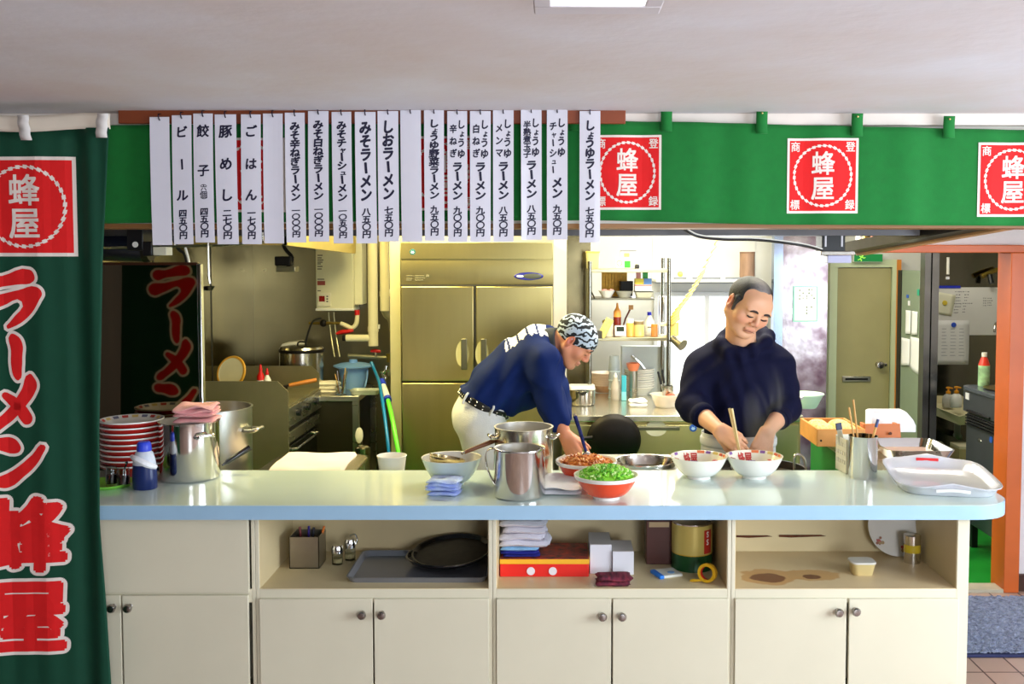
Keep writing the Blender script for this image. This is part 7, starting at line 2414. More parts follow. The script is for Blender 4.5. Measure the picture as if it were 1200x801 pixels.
# mirror-steel wall behind the whiteboard
struct(MB().box(XP(1097, 6.95), 3.6, 6.95, 7.0, 0, 2.46).build('wall_panel_far_right', M('dark_mirror_wall', (126, 122, 108), .12, 1.0, var=.1, vs=2)))
p = P(1134, 364, 6.93)
t = thing('whiteboard', 'whiteboard with handwritten list and blue edges on the steel wall at the right', 'whiteboard', P(1133, 365, 6.93))
s = S(6.93)
MB().box(-37 / s, 38 / s, -.012, .015, -27.5 / s, 28.5 / s).build('board', M('whiteboard_white', (214, 212, 208), .3), t, bevel=.002)
MB().box(-37 / s, -9 / s, -.016, .0, 27.5 / s, 30.5 / s).build('blue_top_strip', M('royal_blue', (30, 44, 170), .4), t)
MB().box(37 / s, 39 / s, -.016, .016, -27.5 / s, 25 / s).build('blue_side_strip', M('royal_blue'), t)
mb = MB(); rnd = random.Random(17)
def scrib(cx_, cz_, w):
    """a line of short handwritten strokes"""
    x = cx_
    while x < cx_ + w:
        a = rnd.uniform(.5, 1.4)
        mb.add([(x / s, -.0128, (cz_ - .5) / s), ((x + a) / s, -.0128, (cz_ - .4 + rnd.uniform(-.4, .4)) / s), ((x + a) / s, -.0128, (cz_ + .5) / s), (x / s, -.0128, (cz_ + .3) / s)], [(0, 1, 2, 3)])
        x += a + rnd.uniform(.5, 1.2)
for k, (cx_, w) in enumerate(((-15, 17), (-14, 5), (-14, 5), (-14, 6), (-16, 7), (-15, 6), (-16, 4), (-16, 6))):
    scrib(cx_, 23.5 - k * 3.5, w)
    if k: scrib(cx_ + 10, 23.5 - k * 3.4, rnd.uniform(2, 5 if k != 4 else 12))
for k in range(4):
    scrib(18, 16 - k * 2.9, 2.5); scrib(23, 15.8 - k * 2.7, 5)
mb.build('handwriting', m_ink, t)
for nm, lab, x0, x1, y0, y1, rz_, mag in (('pinned_note', 'small cream note under a yellow magnet on the whiteboard', -41, -19, 22, -3, -.18, (214, 190, 60)),
                                          ('pinned_sheet', 'white printed sheet under a blue magnet at the foot of the whiteboard', -35, 2, -10, -62, 0.0, (40, 80, 200))):
    o = thing(nm, lab, 'paper', P(1133, 365, 6.93) + Vector(((x0 + x1) / 2 / s, -.016, y1 / s)))
    o.rotation_euler.y = -rz_
    w_, h_ = (x1 - x0) / s / 2, (y0 - y1) / s
    MB().grid(lambda u, v: (-w_ + 2 * w_ * u, -.003 * math.sin(v * 3.1) - .002, h_ * v), 4, 8).build('sheet', mp if mag[2] > 100 else M('cream_note', (222, 220, 196), .7), o, solid=.001)
    MB().lathe([(0, .008), (.016, .007), (.018, 0)], n=18, mtx=Matrix.Translation((.0, -.006, h_ * (.9 if mag[2] > 100 else .55))) @ Matrix.Rotation(math.radians(90), 4, 'X')).build('magnet', M('magnet_%d' % mag[0], mag, .3), o)
    if mag[2] > 100:
        m2 = mb; mb = MB()
        for k in range(9):
            for q in range(3):
                xx = -w_ * .75 + q * w_ * .55
                mb.add([(xx, -.0068, h_ * (.8 - k * .075)), (xx + w_ * rnd.uniform(.2, .45), -.0068, h_ * (.8 - k * .075)), (xx + w_ * .3, -.0068, h_ * (.8 - k * .075) + .005), (xx, -.0068, h_ * (.8 - k * .075) + .005)], [(0, 1, 2, 3)])
        mb.build('printed_lines', M('faint_print', (176, 178, 186), .6), o)
        mb = m2
# hook light reflecting tube
p = P(1111, 310, 6.93)
t = thing('wall_lamp_strip', 'short bright steel strip on the dark steel wall above the whiteboard', 'fitting', P(1111, 313, 6.94))
MB().cyl((0, 0, -.05), (0, 0, .07), .010, n=10).build('strip', m_white, t)
MB().bx((0, .005, -.075), (.02, .02, .02)).build('base', m_card, t)
# tap on the right
p = P(1172, 377, 6.4)
t = thing('wall_tap', 'chrome tap on the white strip right of the whiteboard', 'tap', P(1172, 379, 6.9))
MB().tube([(.06, 0, .0), (-.02, -.02, .005), (-.06, -.06, 0), (-.075, -.08, -.05)], [.012, .012, .010, .009], 10, smooth=4).build('spout', m_ssm, t)
MB().tube([(-.01, -.02, .01), (-.0, -.03, .06), (.03, -.03, .07)], .008, 8, smooth=3).build('lever', m_ssm, t)
struct(MB().box(XP(1173, 6.92), XP(1181, 6.92), 6.9, 6.95, 0, 2.46).build('pillar_5', M('ivory_post', (222, 216, 186), .5)))
# brass bits
t = thing('brass_fitting', 'brass valve fitting in the upper right of the dark steel wall', 'fitting', P(1164, 322, 6.88))
g0 = t.location
MB().tube([P(1150, 324, 6.88) - g0, P(1160, 319, 6.88) - g0, P(1172, 315, 6.9) - g0], [.02, .016, .018], 10, smooth=3).build('brass_body', M('aged_brass'), t)
MB().tube([P(1160, 322, 6.86) - g0, P(1162, 332, 6.84) - g0], .018, 10).build('black_knob', m_dark, t)
# wash basin with soap bottles
t = thing('wash_basin', 'small cream wash basin with a grey drain pipe on the dark steel wall', 'basin', P(1121, 480, 6.72))
s = S(6.72)
MB().add([(-25 / s, .2, 12 / s), (20 / s, .2, 12 / s), (18 / s, -.16, 3 / s), (-8 / s, -.16, -3 / s), (-25 / s, .0, 4 / s),
          (-25 / s, .2, -4 / s), (20 / s, .2, -12 / s), (17 / s, -.14, -12 / s), (-6 / s, -.14, -13 / s), (-24 / s, .0, -6 / s)],
         [(0, 4, 9, 5), (4, 3, 8, 9), (3, 2, 7, 8), (2, 1, 6, 7), (1, 0, 5, 6), (5, 9, 8, 7, 6)]).build('basin_body', M('cream_basin', (226, 218, 178), .3), t, solid=.012, smooth=False)
MB().add([(-23 / s, .19, 3 / s), (19 / s, .19, 3 / s), (17 / s, -.14, -4 / s), (-8 / s, -.14, -7 / s), (-23 / s, .0, -2 / s)], [(0, 1, 2, 3, 4)]).build('basin_floor', M('cream_basin'), t)
MB().tube([(5 / s, .05, -12 / s), (5 / s, .05, -30 / s), (12 / s, .12, -36 / s), (14 / s, .2, -36 / s)], .022, 10, smooth=4).build('drain_pipe', M('drain_grey', (130, 130, 120), .4), t)
b0 = t.location
for px, py, lab, Y, gr in ((1120.5, 476, 'white soap pump bottle with orange pump at the front of the basin', 6.62, 240), (1111, 476, 'grey soap pump bottle with orange pump behind the white one', 6.78, 190)):
    o = thing('soap_bottle', lab, 'bottle', P(px, py + 1, Y), group='soap pump bottles on the basin')
    MB().lathe([(0, 0), (.036, 0), (.04, .006), (.041, .06), (.03, .085), (.014, .095), (.014, .10), (0, .10)], n=24, sy=.7).build('bottle_body', M('soap_white_%d' % gr, (gr, gr, gr - 8), .35), o)
    MB().lathe([(.016, .096), (.016, .112), (.006, .116), (.006, .13), (0, .13)], n=16).build('orange_collar', M('soap_orange', (236, 160, 40), .35), o)
    MB().tube([(-.015, -.0, .135), (.0, 0, .137), (.03, -.0, .132)], [.007, .008, .005], 8).build('pump_head', M('soap_orange'), o)
# dark dishwasher / sink unit with drink bottle
t = thing('dark_kitchen_unit', 'dark grey kitchen machine with a brass basin top inside the right doorway', 'machine', (2.53, 5.62, 0))
mdk = M('dark_grey_enamel', (74, 78, 84), .3, .4, var=.06)
ztt = ZP(455, 5.9)
L_, W_ = .44, .62
MB().box(.02, W_, 0, L_, .16, ztt - .17).build('machine_body', mdk, t, bevel=.004)
MB().box(0, W_, -.01, L_ + .01, ztt - .16, ztt - .025).build('upper_drawer', mdk, t, bevel=.006)
MB().prism(rrect(W_ / 2 + .015, L_ / 2 + .02, .06), ztt - .025, ztt, Matrix.Translation((W_ / 2, L_ / 2, 0))).build('worktop', M('slate_worktop', (84, 90, 100), .25, .3), t, bevel=.004)
MB().lathe([(.15, ztt + .001), (.165, ztt + .010), (.15, ztt + .008), (.08, ztt + .0012), (0, ztt + .001)], (.20, L_ / 2, 0), 36).build('brass_basin', M('aged_brass_pan', (150, 126, 76), .3, .9), t)
for k in range(4):
    MB().box(.004, .02, .02, L_ - .02, ztt - .185 - k * .018, ztt - .177 - k * .018).build('louvre', m_dark, t)
MB().box(-.012, .0, .06, L_ - .06, ztt - .152, ztt - .138).build('dark_grip', m_dark, t, bevel=.003)
RL = Matrix.Rotation(math.radians(-90), 4, 'Y')
def onside(px, py):
    Y = 2.55 * F / (px - CX)
    q = P(px, py, Y) - t.location
    return q
e = onside(1166, 515)
MB().lathe([(0, .003), (.018, .003), (.019, 0)], n=18, mtx=Matrix.Translation((.0195, e.y, e.z)) @ RL).build('blue_emblem', m_stk, t)
e = onside(1152, 516)
MB().lathe([(0, .002), (.026, .002), (.028, 0)], n=18, sx=.45, mtx=Matrix.Translation((.0195, e.y, e.z)) @ RL).build('steel_badge', m_ssp, t)
MB().bx((-.002, L_ - .06, ztt - .06), (.004, .05, .04)).build('white_tag', m_card, t)
for x in (.06, W_ - .06):
    for y in (.03, L_ - .05):
        MB().box(x - .018, x + .018, y - .018, y + .018, .006, .16).build('leg', m_dark, t)
MB().tube([(.16, .06, ztt), (.16, .06, ztt + .06), (.05, .08, ztt + .085)], .02, 8).build('faucet_bar', M('slate_worktop'), t)
MB().bx((.17, .05, ztt + .07), (.28, .04, .03)).build('faucet_body', M('slate_worktop'), t, bevel=.006)
o = thing('drink_bottle', 'plastic drink bottle with red cap and green label on the dark machine', 'bottle', (XP(1153, 6.01, 440), 6.01, ztt + .0005))
hB_ = ZP(413, 6.01) - ztt
MB().lathe([(0, 0), (.032, 0), (.034, .006), (.034, hB_ * .62), (.014, hB_ * .86), (.014, hB_ * .9), (0, hB_ * .9)], n=22).build('bottle_body', M('bottle_green_label', (156, 196, 150), .35, var=.5, vs=20), o)
MB().lathe([(.0345, hB_ * .62), (.024, hB_ * .78), (.016, hB_ * .87)], n=22).build('red_shoulder', M('bottle_red', (206, 50, 30), .35), o)
MB().lathe([(.016, hB_ * .88), (.016, hB_), (0, hB_)], n=18).build('white_cap', m_white, o)
# bin with steel lid
t = thing('steel_lidded_bin', 'black bin with round steel lid beside the steel column', 'bin', (XP(1094, 5.75), 5.75, .006))
zl2 = ZP(519, 5.75) - .006
r = 15 / S(5.75)
MB().lathe([(0, 0), (r * .85, 0), (r * .95, zl2 - .02), (0, zl2 - .02)], n=32).build('bin_body', m_dark, t)
MB().lathe([(r, zl2 - .03), (r * 1.02, zl2 - .008), (r * .8, zl2 + .008), (0, zl2 + .014)], n=32).build('lid', m_ssp, t)
# paper and small white items on the floor
p = G(1134, 545, .25)
t = thing('cardboard_box', 'small pale box under the wash basin', 'box', (XP(1130, 6.6), 6.6, .006))
MB().box(-.05, .06, -.08, .08, 0, ZP(528, 6.5)).build('box_body', M('tan_card', (180, 164, 120), .6), t, bevel=.003)
MB().box(-.05, .06, -.08, .08, ZP(528, 6.5), ZP(528, 6.5) + .02).build('lid', M('cream_card', (214, 206, 176), .6), t, bevel=.003)
# rug
m_rug = M('blue_grey_rug', (150, 160, 196), .95, rgb2=(78, 86, 122), vs=42, bump=1.0, bs=160, sheen=.3)
a, b = G(1150, 769, 0), G(1150, 702, 0)
t = thing('door_mat', 'blue-grey shaggy door mat on the tiles before the right doorway', 'mat', (2.35, (a.y + b.y) / 2, 0))
dy = (b.y - a.y) / 2
def rg(u, v):
    r_ = random.Random(int(u * 1000) * 7919 + int(v * 1000))
    return (-.62 + 1.24 * u, -dy + 2 * dy * v, .013 + r_.uniform(0, .011))
MB().grid(rg, 150, 90).build('pile', m_rug, t, ang=180)
MB().box(-.63, .63, -dy - .008, dy + .008, 0.0005, .013).build('dark_edge', M('navy_edge', (44, 48, 84), .9), t)

# ================================================================== the two cooks
def V3(p): return np.array([p[0], p[1], p[2]], float)

class Head:
    """head space: x sideways (+x = to the right seen from in front), f forward, u up; scaled and turned into the room"""
    def __init__(s, c, yaw, pitch, roll, k, w=1.0):
        s.w = w
        s.c = Vector(c); s.k = k
        s.R = Matrix.Rotation(math.radians(yaw), 3, 'Z') @ Matrix.Rotation(math.radians(pitch), 3, 'X') @ Matrix.Rotation(math.radians(roll), 3, 'Y')
        s.Rn = np.array(s.R)
    def p(s, x, f, u):
        return s.c + s.R @ Vector((x * s.w, -f, u)) * s.k
    def loc(s, V):
        q = ((V - np.array(s.c)) @ s.Rn) / s.k
        return q[:, 0] / s.w, -q[:, 1], q[:, 2]
    def ell(s, S_, c, r, k=.01, op='add', rot=None):
        R = s.R if rot is None else s.R @ rot
        S_.ell(s.p(*c), np.array((r[0] * s.w, r[1], r[2])) * s.k, R, k * s.k, op)
    def cone(s, S_, a, b, r0, r1, k=.01, op='add'):
        S_.cone(s.p(*a), s.p(*b), r0 * s.k, r1 * s.k, k * s.k, op)

def add_head(S_, H, full=1.0):
    H.ell(S_, (0, -.014, .034), (.077, .096, .084), .01)
    H.ell(S_, (0, .026, -.032), (.064 * full, .064, .082), .03)
    H.ell(S_, (0, .055, .03), (.060, .040, .055), .02)
    for sx in (-1, 1):
        H.cone(S_, (sx * .056 * full, -.004, -.045), (sx * .018, .062, -.100), .024, .019, .025)
        H.ell(S_, (sx * .044, .058, -.026), (.026, .024, .026), .02)
        H.ell(S_, (sx * .030, .084, .022), (.026, .012, .008), .012)       # brow ridge
    H.ell(S_, (0, .072, -.100), (.022, .018, .016), .02)
    for sx in (-1, 1):
        H.ell(S_, (sx * .031, .104, .003), (.019, .016, .010), .012, 'sub')
        H.ell(S_, (sx * .032, .079, .002), (.0165, .0125, .0115), .004)       # lowered lids
    H.cone(S_, (0, .091, .010), (0, .106, -.025), .0085, .0125, .008)
    H.ell(S_, (0, .104, -.029), (.013, .012, .010), .006)
    for sx in (-1, 1):
        H.ell(S_, (sx * .0135, .099, -.033), (.0085, .011, .008), .006)
    H.ell(S_, (0, .090, -.0625), (.025, .011, .0065), .005)
    H.ell(S_, (0, .0885, -.0735), (.021, .011, .0070), .005)
    H.ell(S_, (0, .1035, -.0690), (.020, .006, .0016), .003, 'sub')
    for sx in (-1, 1):
        rot = Matrix.Rotation(math.radians(sx * 18), 3, 'Z')
        H.ell(S_, (sx * .079, -.010, -.002), (.008, .021, .034), .006, rot=rot)
        H.ell(S_, (sx * .085, -.006, .002), (.006, .011, .018), .005, 'sub', rot=rot)

def hand(S_, W, d, n, L=1.0, curls=(25, 35, 25), spread=.0, thumb=(.6, .75, -.25), side=1, tcurl=.5):
    d = Vector(d).normalized(); n = Vector(n); n = (n - d * n.dot(d)).normalized()
    s = n.cross(d).normalized() * side
    W = Vector(W)
    kn = []
    for i in range(4):
        off = .030 - .0195 * i
        kp = W + d * (.092 - .006 * abs(i - 1)) * L + s * off * L - n * (.003 * abs(i - 1.5)) * L
        kn.append(kp)
        S_.cone(W + s * off * .62 * L, kp, .0165 * L, .0125 * L, .010 if i else .008)
    lens = (.072, .080, .074, .058)
    for i in range(4):
        p = kn[i]; a = 0
        fd = (d + s * spread * (1.5 - i)).normalized()
        rr = (.0098, .0100, .0095, .0085)[i] * L
        for j, fr in enumerate((.46, .30, .24)):
            c = curls[j] + (i - 1.5) * 4
            a += math.radians(c)
            dr = fd * math.cos(a) - n * math.sin(a)
            q = p + dr * lens[i] * fr * L
            S_.cone(p, q, rr * (1 - .1 * j), rr * (1 - .1 * (j + 1)), .003)
            p = q
    p = W + d * .028 * L + s * .026 * L - n * .006 * L
    a, b, c = thumb
    td = (d * a + s * b + n * c).normalized()
    q = p + td * .042 * L
    S_.cone(W + d * .012 * L + s * .014 * L, p, .016 * L, .015 * L, .010)
    S_.cone(p, q, .0145 * L, .0118 * L, .008)
    t2 = (td + (d * 1.0 - s * .4 - n * .3) * tcurl).normalized()
    r_ = q + t2 * .032 * L
    S_.cone(q, r_, .0115 * L, .0105 * L, .003)
    t3 = (t2 + (d * .8 - s * .5 - n * .3) * tcurl).normalized()
    S_.cone(r_, r_ + t3 * .026 * L, .0105 * L, .0085 * L, .003)
    return kn

SKIN_A = np.array(lin((226, 170, 134)))
def skin_cols(H, base, stub=.15):
    base = np.array(base)
    def fn(V):
        x, f, u = H.loc(V)
        col = np.tile(base, (len(V), 1))
        def blend(mask, c, a):
            m = (np.clip(mask, 0, 1) * a)[:, None]
            col[:] = col * (1 - m) + np.array(lin(c)) * m
        near = (np.abs(x) < .1) & (np.abs(u) < .16) & (np.abs(f) < .14)
        g = lambda cx, cf, cu, rx, rf, ru: np.where(near, np.clip(1.4 - np.sqrt(((np.abs(x) - cx) / rx) ** 2 + ((f - cf) / rf) ** 2 + ((u - cu) / ru) ** 2), 0, 1), 0)
        blend(g(.044, .07, -.03, .03, .04, .024), (224, 138, 110), .45)           # cheeks
        blend(g(0, .11, -.028, .014, .02, .016), (218, 130, 104), .5)             # nose
        blend(g(.08, -.01, 0, .014, .03, .036), (214, 110, 96), .6)               # ears
        blend(g(0, .09, -.08, .046, .05, .036), (170, 140, 120), stub)            # shaven chin
        blend(g(0, .098, -.0625, .022, .02, .0065), (196, 116, 100), .5)           # lips
        blend(g(0, .098, -.0735, .019, .02, .0065), (204, 124, 106), .5)
        return col
    return fn

def surf(V, H, x0, u0, tol=.0045):
    x, f, u = H.loc(V)
    m = (np.abs(x - x0) < tol) & (np.abs(u - u0) < tol) & (f > 0)
    if not m.any():
        return H.p(x0, .09, u0)
    return H.p(x0, float(f[m].max()), u0)

def on_face(V, H, name, pts, r, mat, par, org, lift=.0):
    q = []
    for x, u in pts:
        p = surf(V, H, x, u) + (H.R @ Vector((0, -1, 0))) * (lift * H.k)
        q.append(p - Vector(org))
    return MB().tube(q, r, 6, smooth=4).build(name, mat, par)

m_skinA = M('skin_warm', (226, 170, 134), .5, vcol=True, var=.04, vs=60, sss=.12)
m_skinB = M('skin_tanned', (206, 140, 108), .5, vcol=True, var=.04, vs=60, sss=.12)
m_navy = M('navy_sweatshirt', (10, 12, 42), .85, var=.10, vs=30, bump=.15, bs=240, spec=.2)
m_navyB = M('royal_navy_shirt', (24, 40, 118), .8, vcol=True, var=.06, vs=30, bump=.1, bs=240, spec=.2)
m_hair = M('greying_black_hair', (40, 38, 38), .6, vcol=True, var=.35, vs=120, bump=.5, bs=300, stretch=(1, 1, .4))
m_browh = M('brow_hair', (48, 38, 34), .7)
m_lash = M('dark_lash', (40, 26, 22), .7)
m_whitep = M('white_cotton', (224, 224, 222), .85, var=.04, vs=14, bump=.2, bs=160)
m_shoe = M('black_rubber_shoe', (30, 30, 32), .5)

# ------------------------------------------------------------------ standing cook
YA = 4.66
A = thing('person', 'person in a dark navy hooded sweatshirt bending over the white bowls with chopsticks', 'person', (P(867, 500, YA).x, YA, 0.006))
orgA = A.location.copy()
H = Head(P(877, 358.5, 4.56), 18, 29, 17, 1.09, 1.17)
lo = (orgA.x - .36, 4.20, .0); hi = (orgA.x + .36, 4.95, 1.80)
B = SDF(lo, hi, .0038)
add_head(B, H, 1.10)
nb = P(868, 412, 4.70)
B.cone(H.p(0, -.02, -.05), nb, .066, .075, .02)
# core and limbs
chest = P(867, 445, 4.70); belly = P(866, 500, 4.69); pelv = Vector((orgA.x, 4.70, .92))
B.ell(chest, (.17, .10, .17), None, .05); B.ell(belly, (.15, .10, .15), None, .05); B.ell(pelv, (.15, .10, .12), None, .05)
for sx in (-1, 1):
    B.cone(pelv + Vector((sx * .08, 0, -.03)), Vector((orgA.x + sx * .09, 4.70, .50)), .075, .05, .03)
    B.cone(Vector((orgA.x + sx * .09, 4.70, .50)), Vector((orgA.x + sx * .09, 4.70, .09)), .05, .036, .02)
    B.cone(Vector((orgA.x + sx * .09, 4.71, .05)), Vector((orgA.x + sx * .095, 4.60, .04)), .035, .03, .02)
S1 = P(821, 430, 4.72); E1 = P(811, 476, 4.62); W1 = P(843.5, 504, 4.37)
S2 = P(913, 430, 4.72); E2 = P(921, 478, 4.66); W2 = P(899, 506, 4.46)
for (s_, e_, w_) in ((S1, E1, W1), (S2, E2, W2)):
    B.cone(chest + Vector((0, 0, .09)), s_, .06, .055, .04)
    B.cone(s_, e_, .052, .044, .02)
    B.cone(e_, e_.lerp(w_, .3), .046, .046, .02)
    B.cone(e_.lerp(w_, .3), w_, .046, .030, .012)
d1 = P(866, 519, 4.30) - W1
hand(B, W1, d1, (-.35, -.75, .55), 1.12, curls=(34, 34, 22), side=-1, thumb=(.75, .35, -.55), tcurl=.5)
d2 = P(889, 530, 4.42) - W2
hand(B, W2, d2, (.25, -.9, .35), 1.12, curls=(22, 26, 20), side=1, thumb=(.8, .55, -.2), tcurl=.45, spread=.10)
colA = skin_cols(H, SKIN_A, .12)
bodyA = B.build('body', m_skinA, A, orgA, colA)
VA = np.array([v.co[:] for v in bodyA.data.vertices]) + np.array(orgA)
for sx in (-1, 1):
    on_face(VA, H, 'eyebrow', [(sx * .014, .021), (sx * .024, .0245), (sx * .036, .0245), (sx * .047, .018)], [.0040, .0056, .0050, .0022], m_browh, bodyA, orgA, .0005)
    on_face(VA, H, 'eyelash', [(sx * .0175, -.0045), (sx * .025, -.0075), (sx * .034, -.0078), (sx * .0445, -.0035)], [.0018, .0034, .0036, .0022], m_lash, bodyA, orgA, .0004)
on_face(VA, H, 'mouth_line', [(-.0225, -.0735), (-.011, -.0690), (0, -.0684), (.011, -.0690), (.0225, -.0735)], [.0007, .0012, .0013, .0012, .0007], M('mouth_line', (120, 56, 50), .6), bodyA, orgA, .0002)
for sx in (-1, 1):
    nq = H.p(sx * .007, .106, -.0385) - orgA
    MB().sph(nq, (.0032, .0032, .0022), 8, 6).build('nostril', m_lash, bodyA)
# hair: short, thin on top
Hs = SDF(H.p(0, 0, .03) - Vector((.16, .16, .16)), H.p(0, 0, .03) + Vector((.16, .16, .16)), .0035)
H.ell(Hs, (0, -.016, .036), (.0805, .0985, .0865), .01)
H.ell(Hs, (0, .108, .022), (.060, .092, .096), .012, 'sub')          # forehead
H.ell(Hs, (.046, .075, .070), (.034, .050, .040), .012, 'sub')
H.ell(Hs, (-.046, .075, .070), (.034, .050, .040), .012, 'sub')
n_ = H.R @ Vector((0, -.35, -1))
Hs.plane_cut(H.p(0, -.03, -.028), n_)
for sx in (-1, 1):
    H.cone(Hs, (sx * .0745, .020, .03), (sx * .0725, .024, -.022), .011, .006, .008)
    H.ell(Hs, (sx * .083, -.010, -.004), (.016, .020, .026), .004, 'sub')
def hair_col(V):
    x, f, u = H.loc(V)
    c = np.tile(np.array(lin((22, 20, 22))), (len(V), 1))
    # thin grey patch where scalp shows through at the front middle, grey sides
    t = np.clip(1.35 - np.sqrt(((x + .008) / .036) ** 2 + ((f - .03) / .06) ** 2), 0, 1) * (u > .07)
    c = c * (1 - t[:, None] * .6) + np.array(lin((170, 160, 156))) * t[:, None] * .6
    g = np.clip((.03 - u) / .05, 0, 1) * .35
    return c * (1 - g[:, None]) + np.array(lin((110, 104, 100))) * g[:, None]
Hs.build('hair', m_hair, A, orgA, hair_col)

def folds(cx, cy, amp, seedv=0.0):
    def fn(X, Y, Z):
        return amp * (np.sin(28 * Z + 16 * (X - cx) + 9 * np.sin(9 * (X - cx) + seedv)) * .5 + np.sin(45 * Z - 30 * (X - cx) + 5 * np.sin(14 * (Y - cy))) * .35 + np.sin(21 * (X - cx) + 13 * (Y - cy) + seedv) * .4)
    return fn
W = SDF((orgA.x - .37, 4.32, .88), (orgA.x + .38, 4.96, 1.62), .0055)
W.ell(P(868, 440, 4.70), (.195, .135, .19), None, .05)
W.ell(P(867, 478, 4.69), (.168, .135, .17), None, .06)
W.ell(P(866, 512, 4.69), (.166, .140, .12), None, .06)
W.cone(P(838, 421, 4.73), P(898, 421, 4.73), .085, .085, .06)
for s_, e_, w_ in ((S1, E1, W1), (S2, E2, W2)):
    W.cone(s_, e_, .085, .070, .045)
    W.cone(e_, e_.lerp(w_, .36), .070, .056, .03)
# cowl of the hood round the neck
cw = [P(px, py, Y) for px, py, Y in ((850, 394, 4.74), (845, 403, 4.66), (854, 411, 4.61), (868, 415, 4.595), (883, 410, 4.60), (897, 400, 4.64), (901, 393, 4.72), (890, 389, 4.80), (864, 387, 4.82))]
for i in range(len(cw)):
    a, b = cw[i], cw[(i + 1) % len(cw)]
    r0 = (.030, .030, .028, .026, .028, .028, .030, .036, .036)[i]
    W.cone(a, b, r0, r0, .022)
W.cone(P(862, 398, 4.80), P(888, 398, 4.80), .060, .060, .05)
# neck opening
W.cone(H.p(0, -.01, -.04), nb + Vector((0, -.01, .035)), .080, .062, .012, 'sub')
H.ell(W, (0, .035, -.045), (.074, .072, .088), .010, 'sub')
for e_, w_ in ((E1, W1), (E2, W2)):
    dd = (w_ - e_).normalized(); q = e_.lerp(w_, .36)
W.wrinkle(folds(orgA.x, 4.6, .0065))
zc0 = ZP(522, 4.60)
W.plane_cut(Vector((orgA.x, 4.6, zc0)), (-.18, -.05, -1))
W.build('navy_hooded_sweatshirt', m_navy, A, orgA, None, 2)
# cuffs
for e_, w_ in ((E1, W1), (E2, W2)):
    a = e_.lerp(w_, .33) - orgA; b = e_.lerp(w_, .47) - orgA
    MB().tube([a, a.lerp(b, .5), b], [.058, .057, .054], 18, caps=False).build('ribbed_cuff', m_navy, A, solid=.006)
# apron, trousers, shoes
zt = zc0 + .05
mb = MB()
def apf(u, v):
    a = 2 * math.pi * u
    z = zt + (.42 - zt) * v
    wv = 1 + .03 * math.sin(a * 7 + v * 2) * v
    return ((.174 + .015 * v) * wv * math.cos(a), .150 * wv * math.sin(a), z - orgA.z)
mb.grid(apf, 64, 24)
mb.build('white_apron', m_whitep, A, solid=.003).location = (0, .035, 0)
MB().lathe([(.178, -.022), (.182, -.01), (.182, .012), (.177, .022)], (0, .035, zc0 + .010 - orgA.z), 48, sy=.84).build('apron_waistband', m_whitep, A, solid=.003)
T = SDF((orgA.x - .25, 4.5, .03), (orgA.x + .25, 4.92, 1.0), .008)
for sx in (-1, 1):
    T.cone(Vector((orgA.x + sx * .075, 4.70, .88)), Vector((orgA.x + sx * .09, 4.70, .10)), .092, .062, .03)
T.build('trousers', M('grey_trousers', (120, 122, 126), .85), A, orgA)
for sx in (-1, 1):
    MB().sph((sx * .092, .0, .045), (.05, .13, .045), 16, 10).build('shoe', m_shoe, A)
# chopsticks held in his right hand
g0 = P(868, 533, 4.31)
for k, (dx, lab) in enumerate(((0, 'left long chopstick held by the person in the navy hooded sweatshirt'), (3.2, 'right long chopstick held by the person in the navy hooded sweatshirt'))):
    a = P(854.5 + dx, 478 + dx * .1, 4.31 - .012 * k); b = P(866.5 + dx * .5, 533, 4.27 - .01 * k)
    o = thing('long_chopstick', lab, 'chopstick', b, group='chopsticks held over the bowl')
    MB().cyl((0, 0, 0), a - b, .0030, .0058, n=10).build('stick', M('pale_bamboo', (232, 206, 150), .45, var=.1), o)

# ------------------------------------------------------------------ bending cook
YBM = 4.98
Bm = thing('person', 'person in a blue shirt, patterned bandana and white trousers bending down at the sink', 'person', (P(570, 550, YBM).x, YBM, 0.006))
orgB = Bm.location.copy()
HB = Head(P(673, 399, 4.93), 80, 44, 0, 1.04)
lo = (orgB.x - .30, 4.55, .0); hi = (orgB.x + .62, 5.32, 1.56)
B2 = SDF(lo, hi, .0038)
add_head(B2, HB, 1.0)
nb = P(640, 402, 4.98)
B2.cone(HB.p(0, -.035, -.04), nb, .060, .066, .02)
q = lambda px, py, Y=YBM: P(px, py, Y)
B2.ell(q(628, 420), (.11, .13, .12), None, .05); B2.ell(q(604, 436), (.13, .12, .13), None, .06); B2.ell(q(580, 460), (.12, .12, .12), None, .06); B2.ell(q(564, 484), (.11, .13, .12), None, .06)
for sy in (-1, 1):
    Yl = YBM + sy * .085
    k_ = P(580, 600, Yl); k_.z = .50; an = Vector((orgB.x + .05, Yl, .09))
    B2.cone(P(564, 492, Yl), k_, .08, .055, .03); B2.cone(k_, an, .052, .036, .02)
    B2.cone(an + Vector((0, 0, -.03)), an + Vector((.13, 0, -.045)), .035, .028, .02)
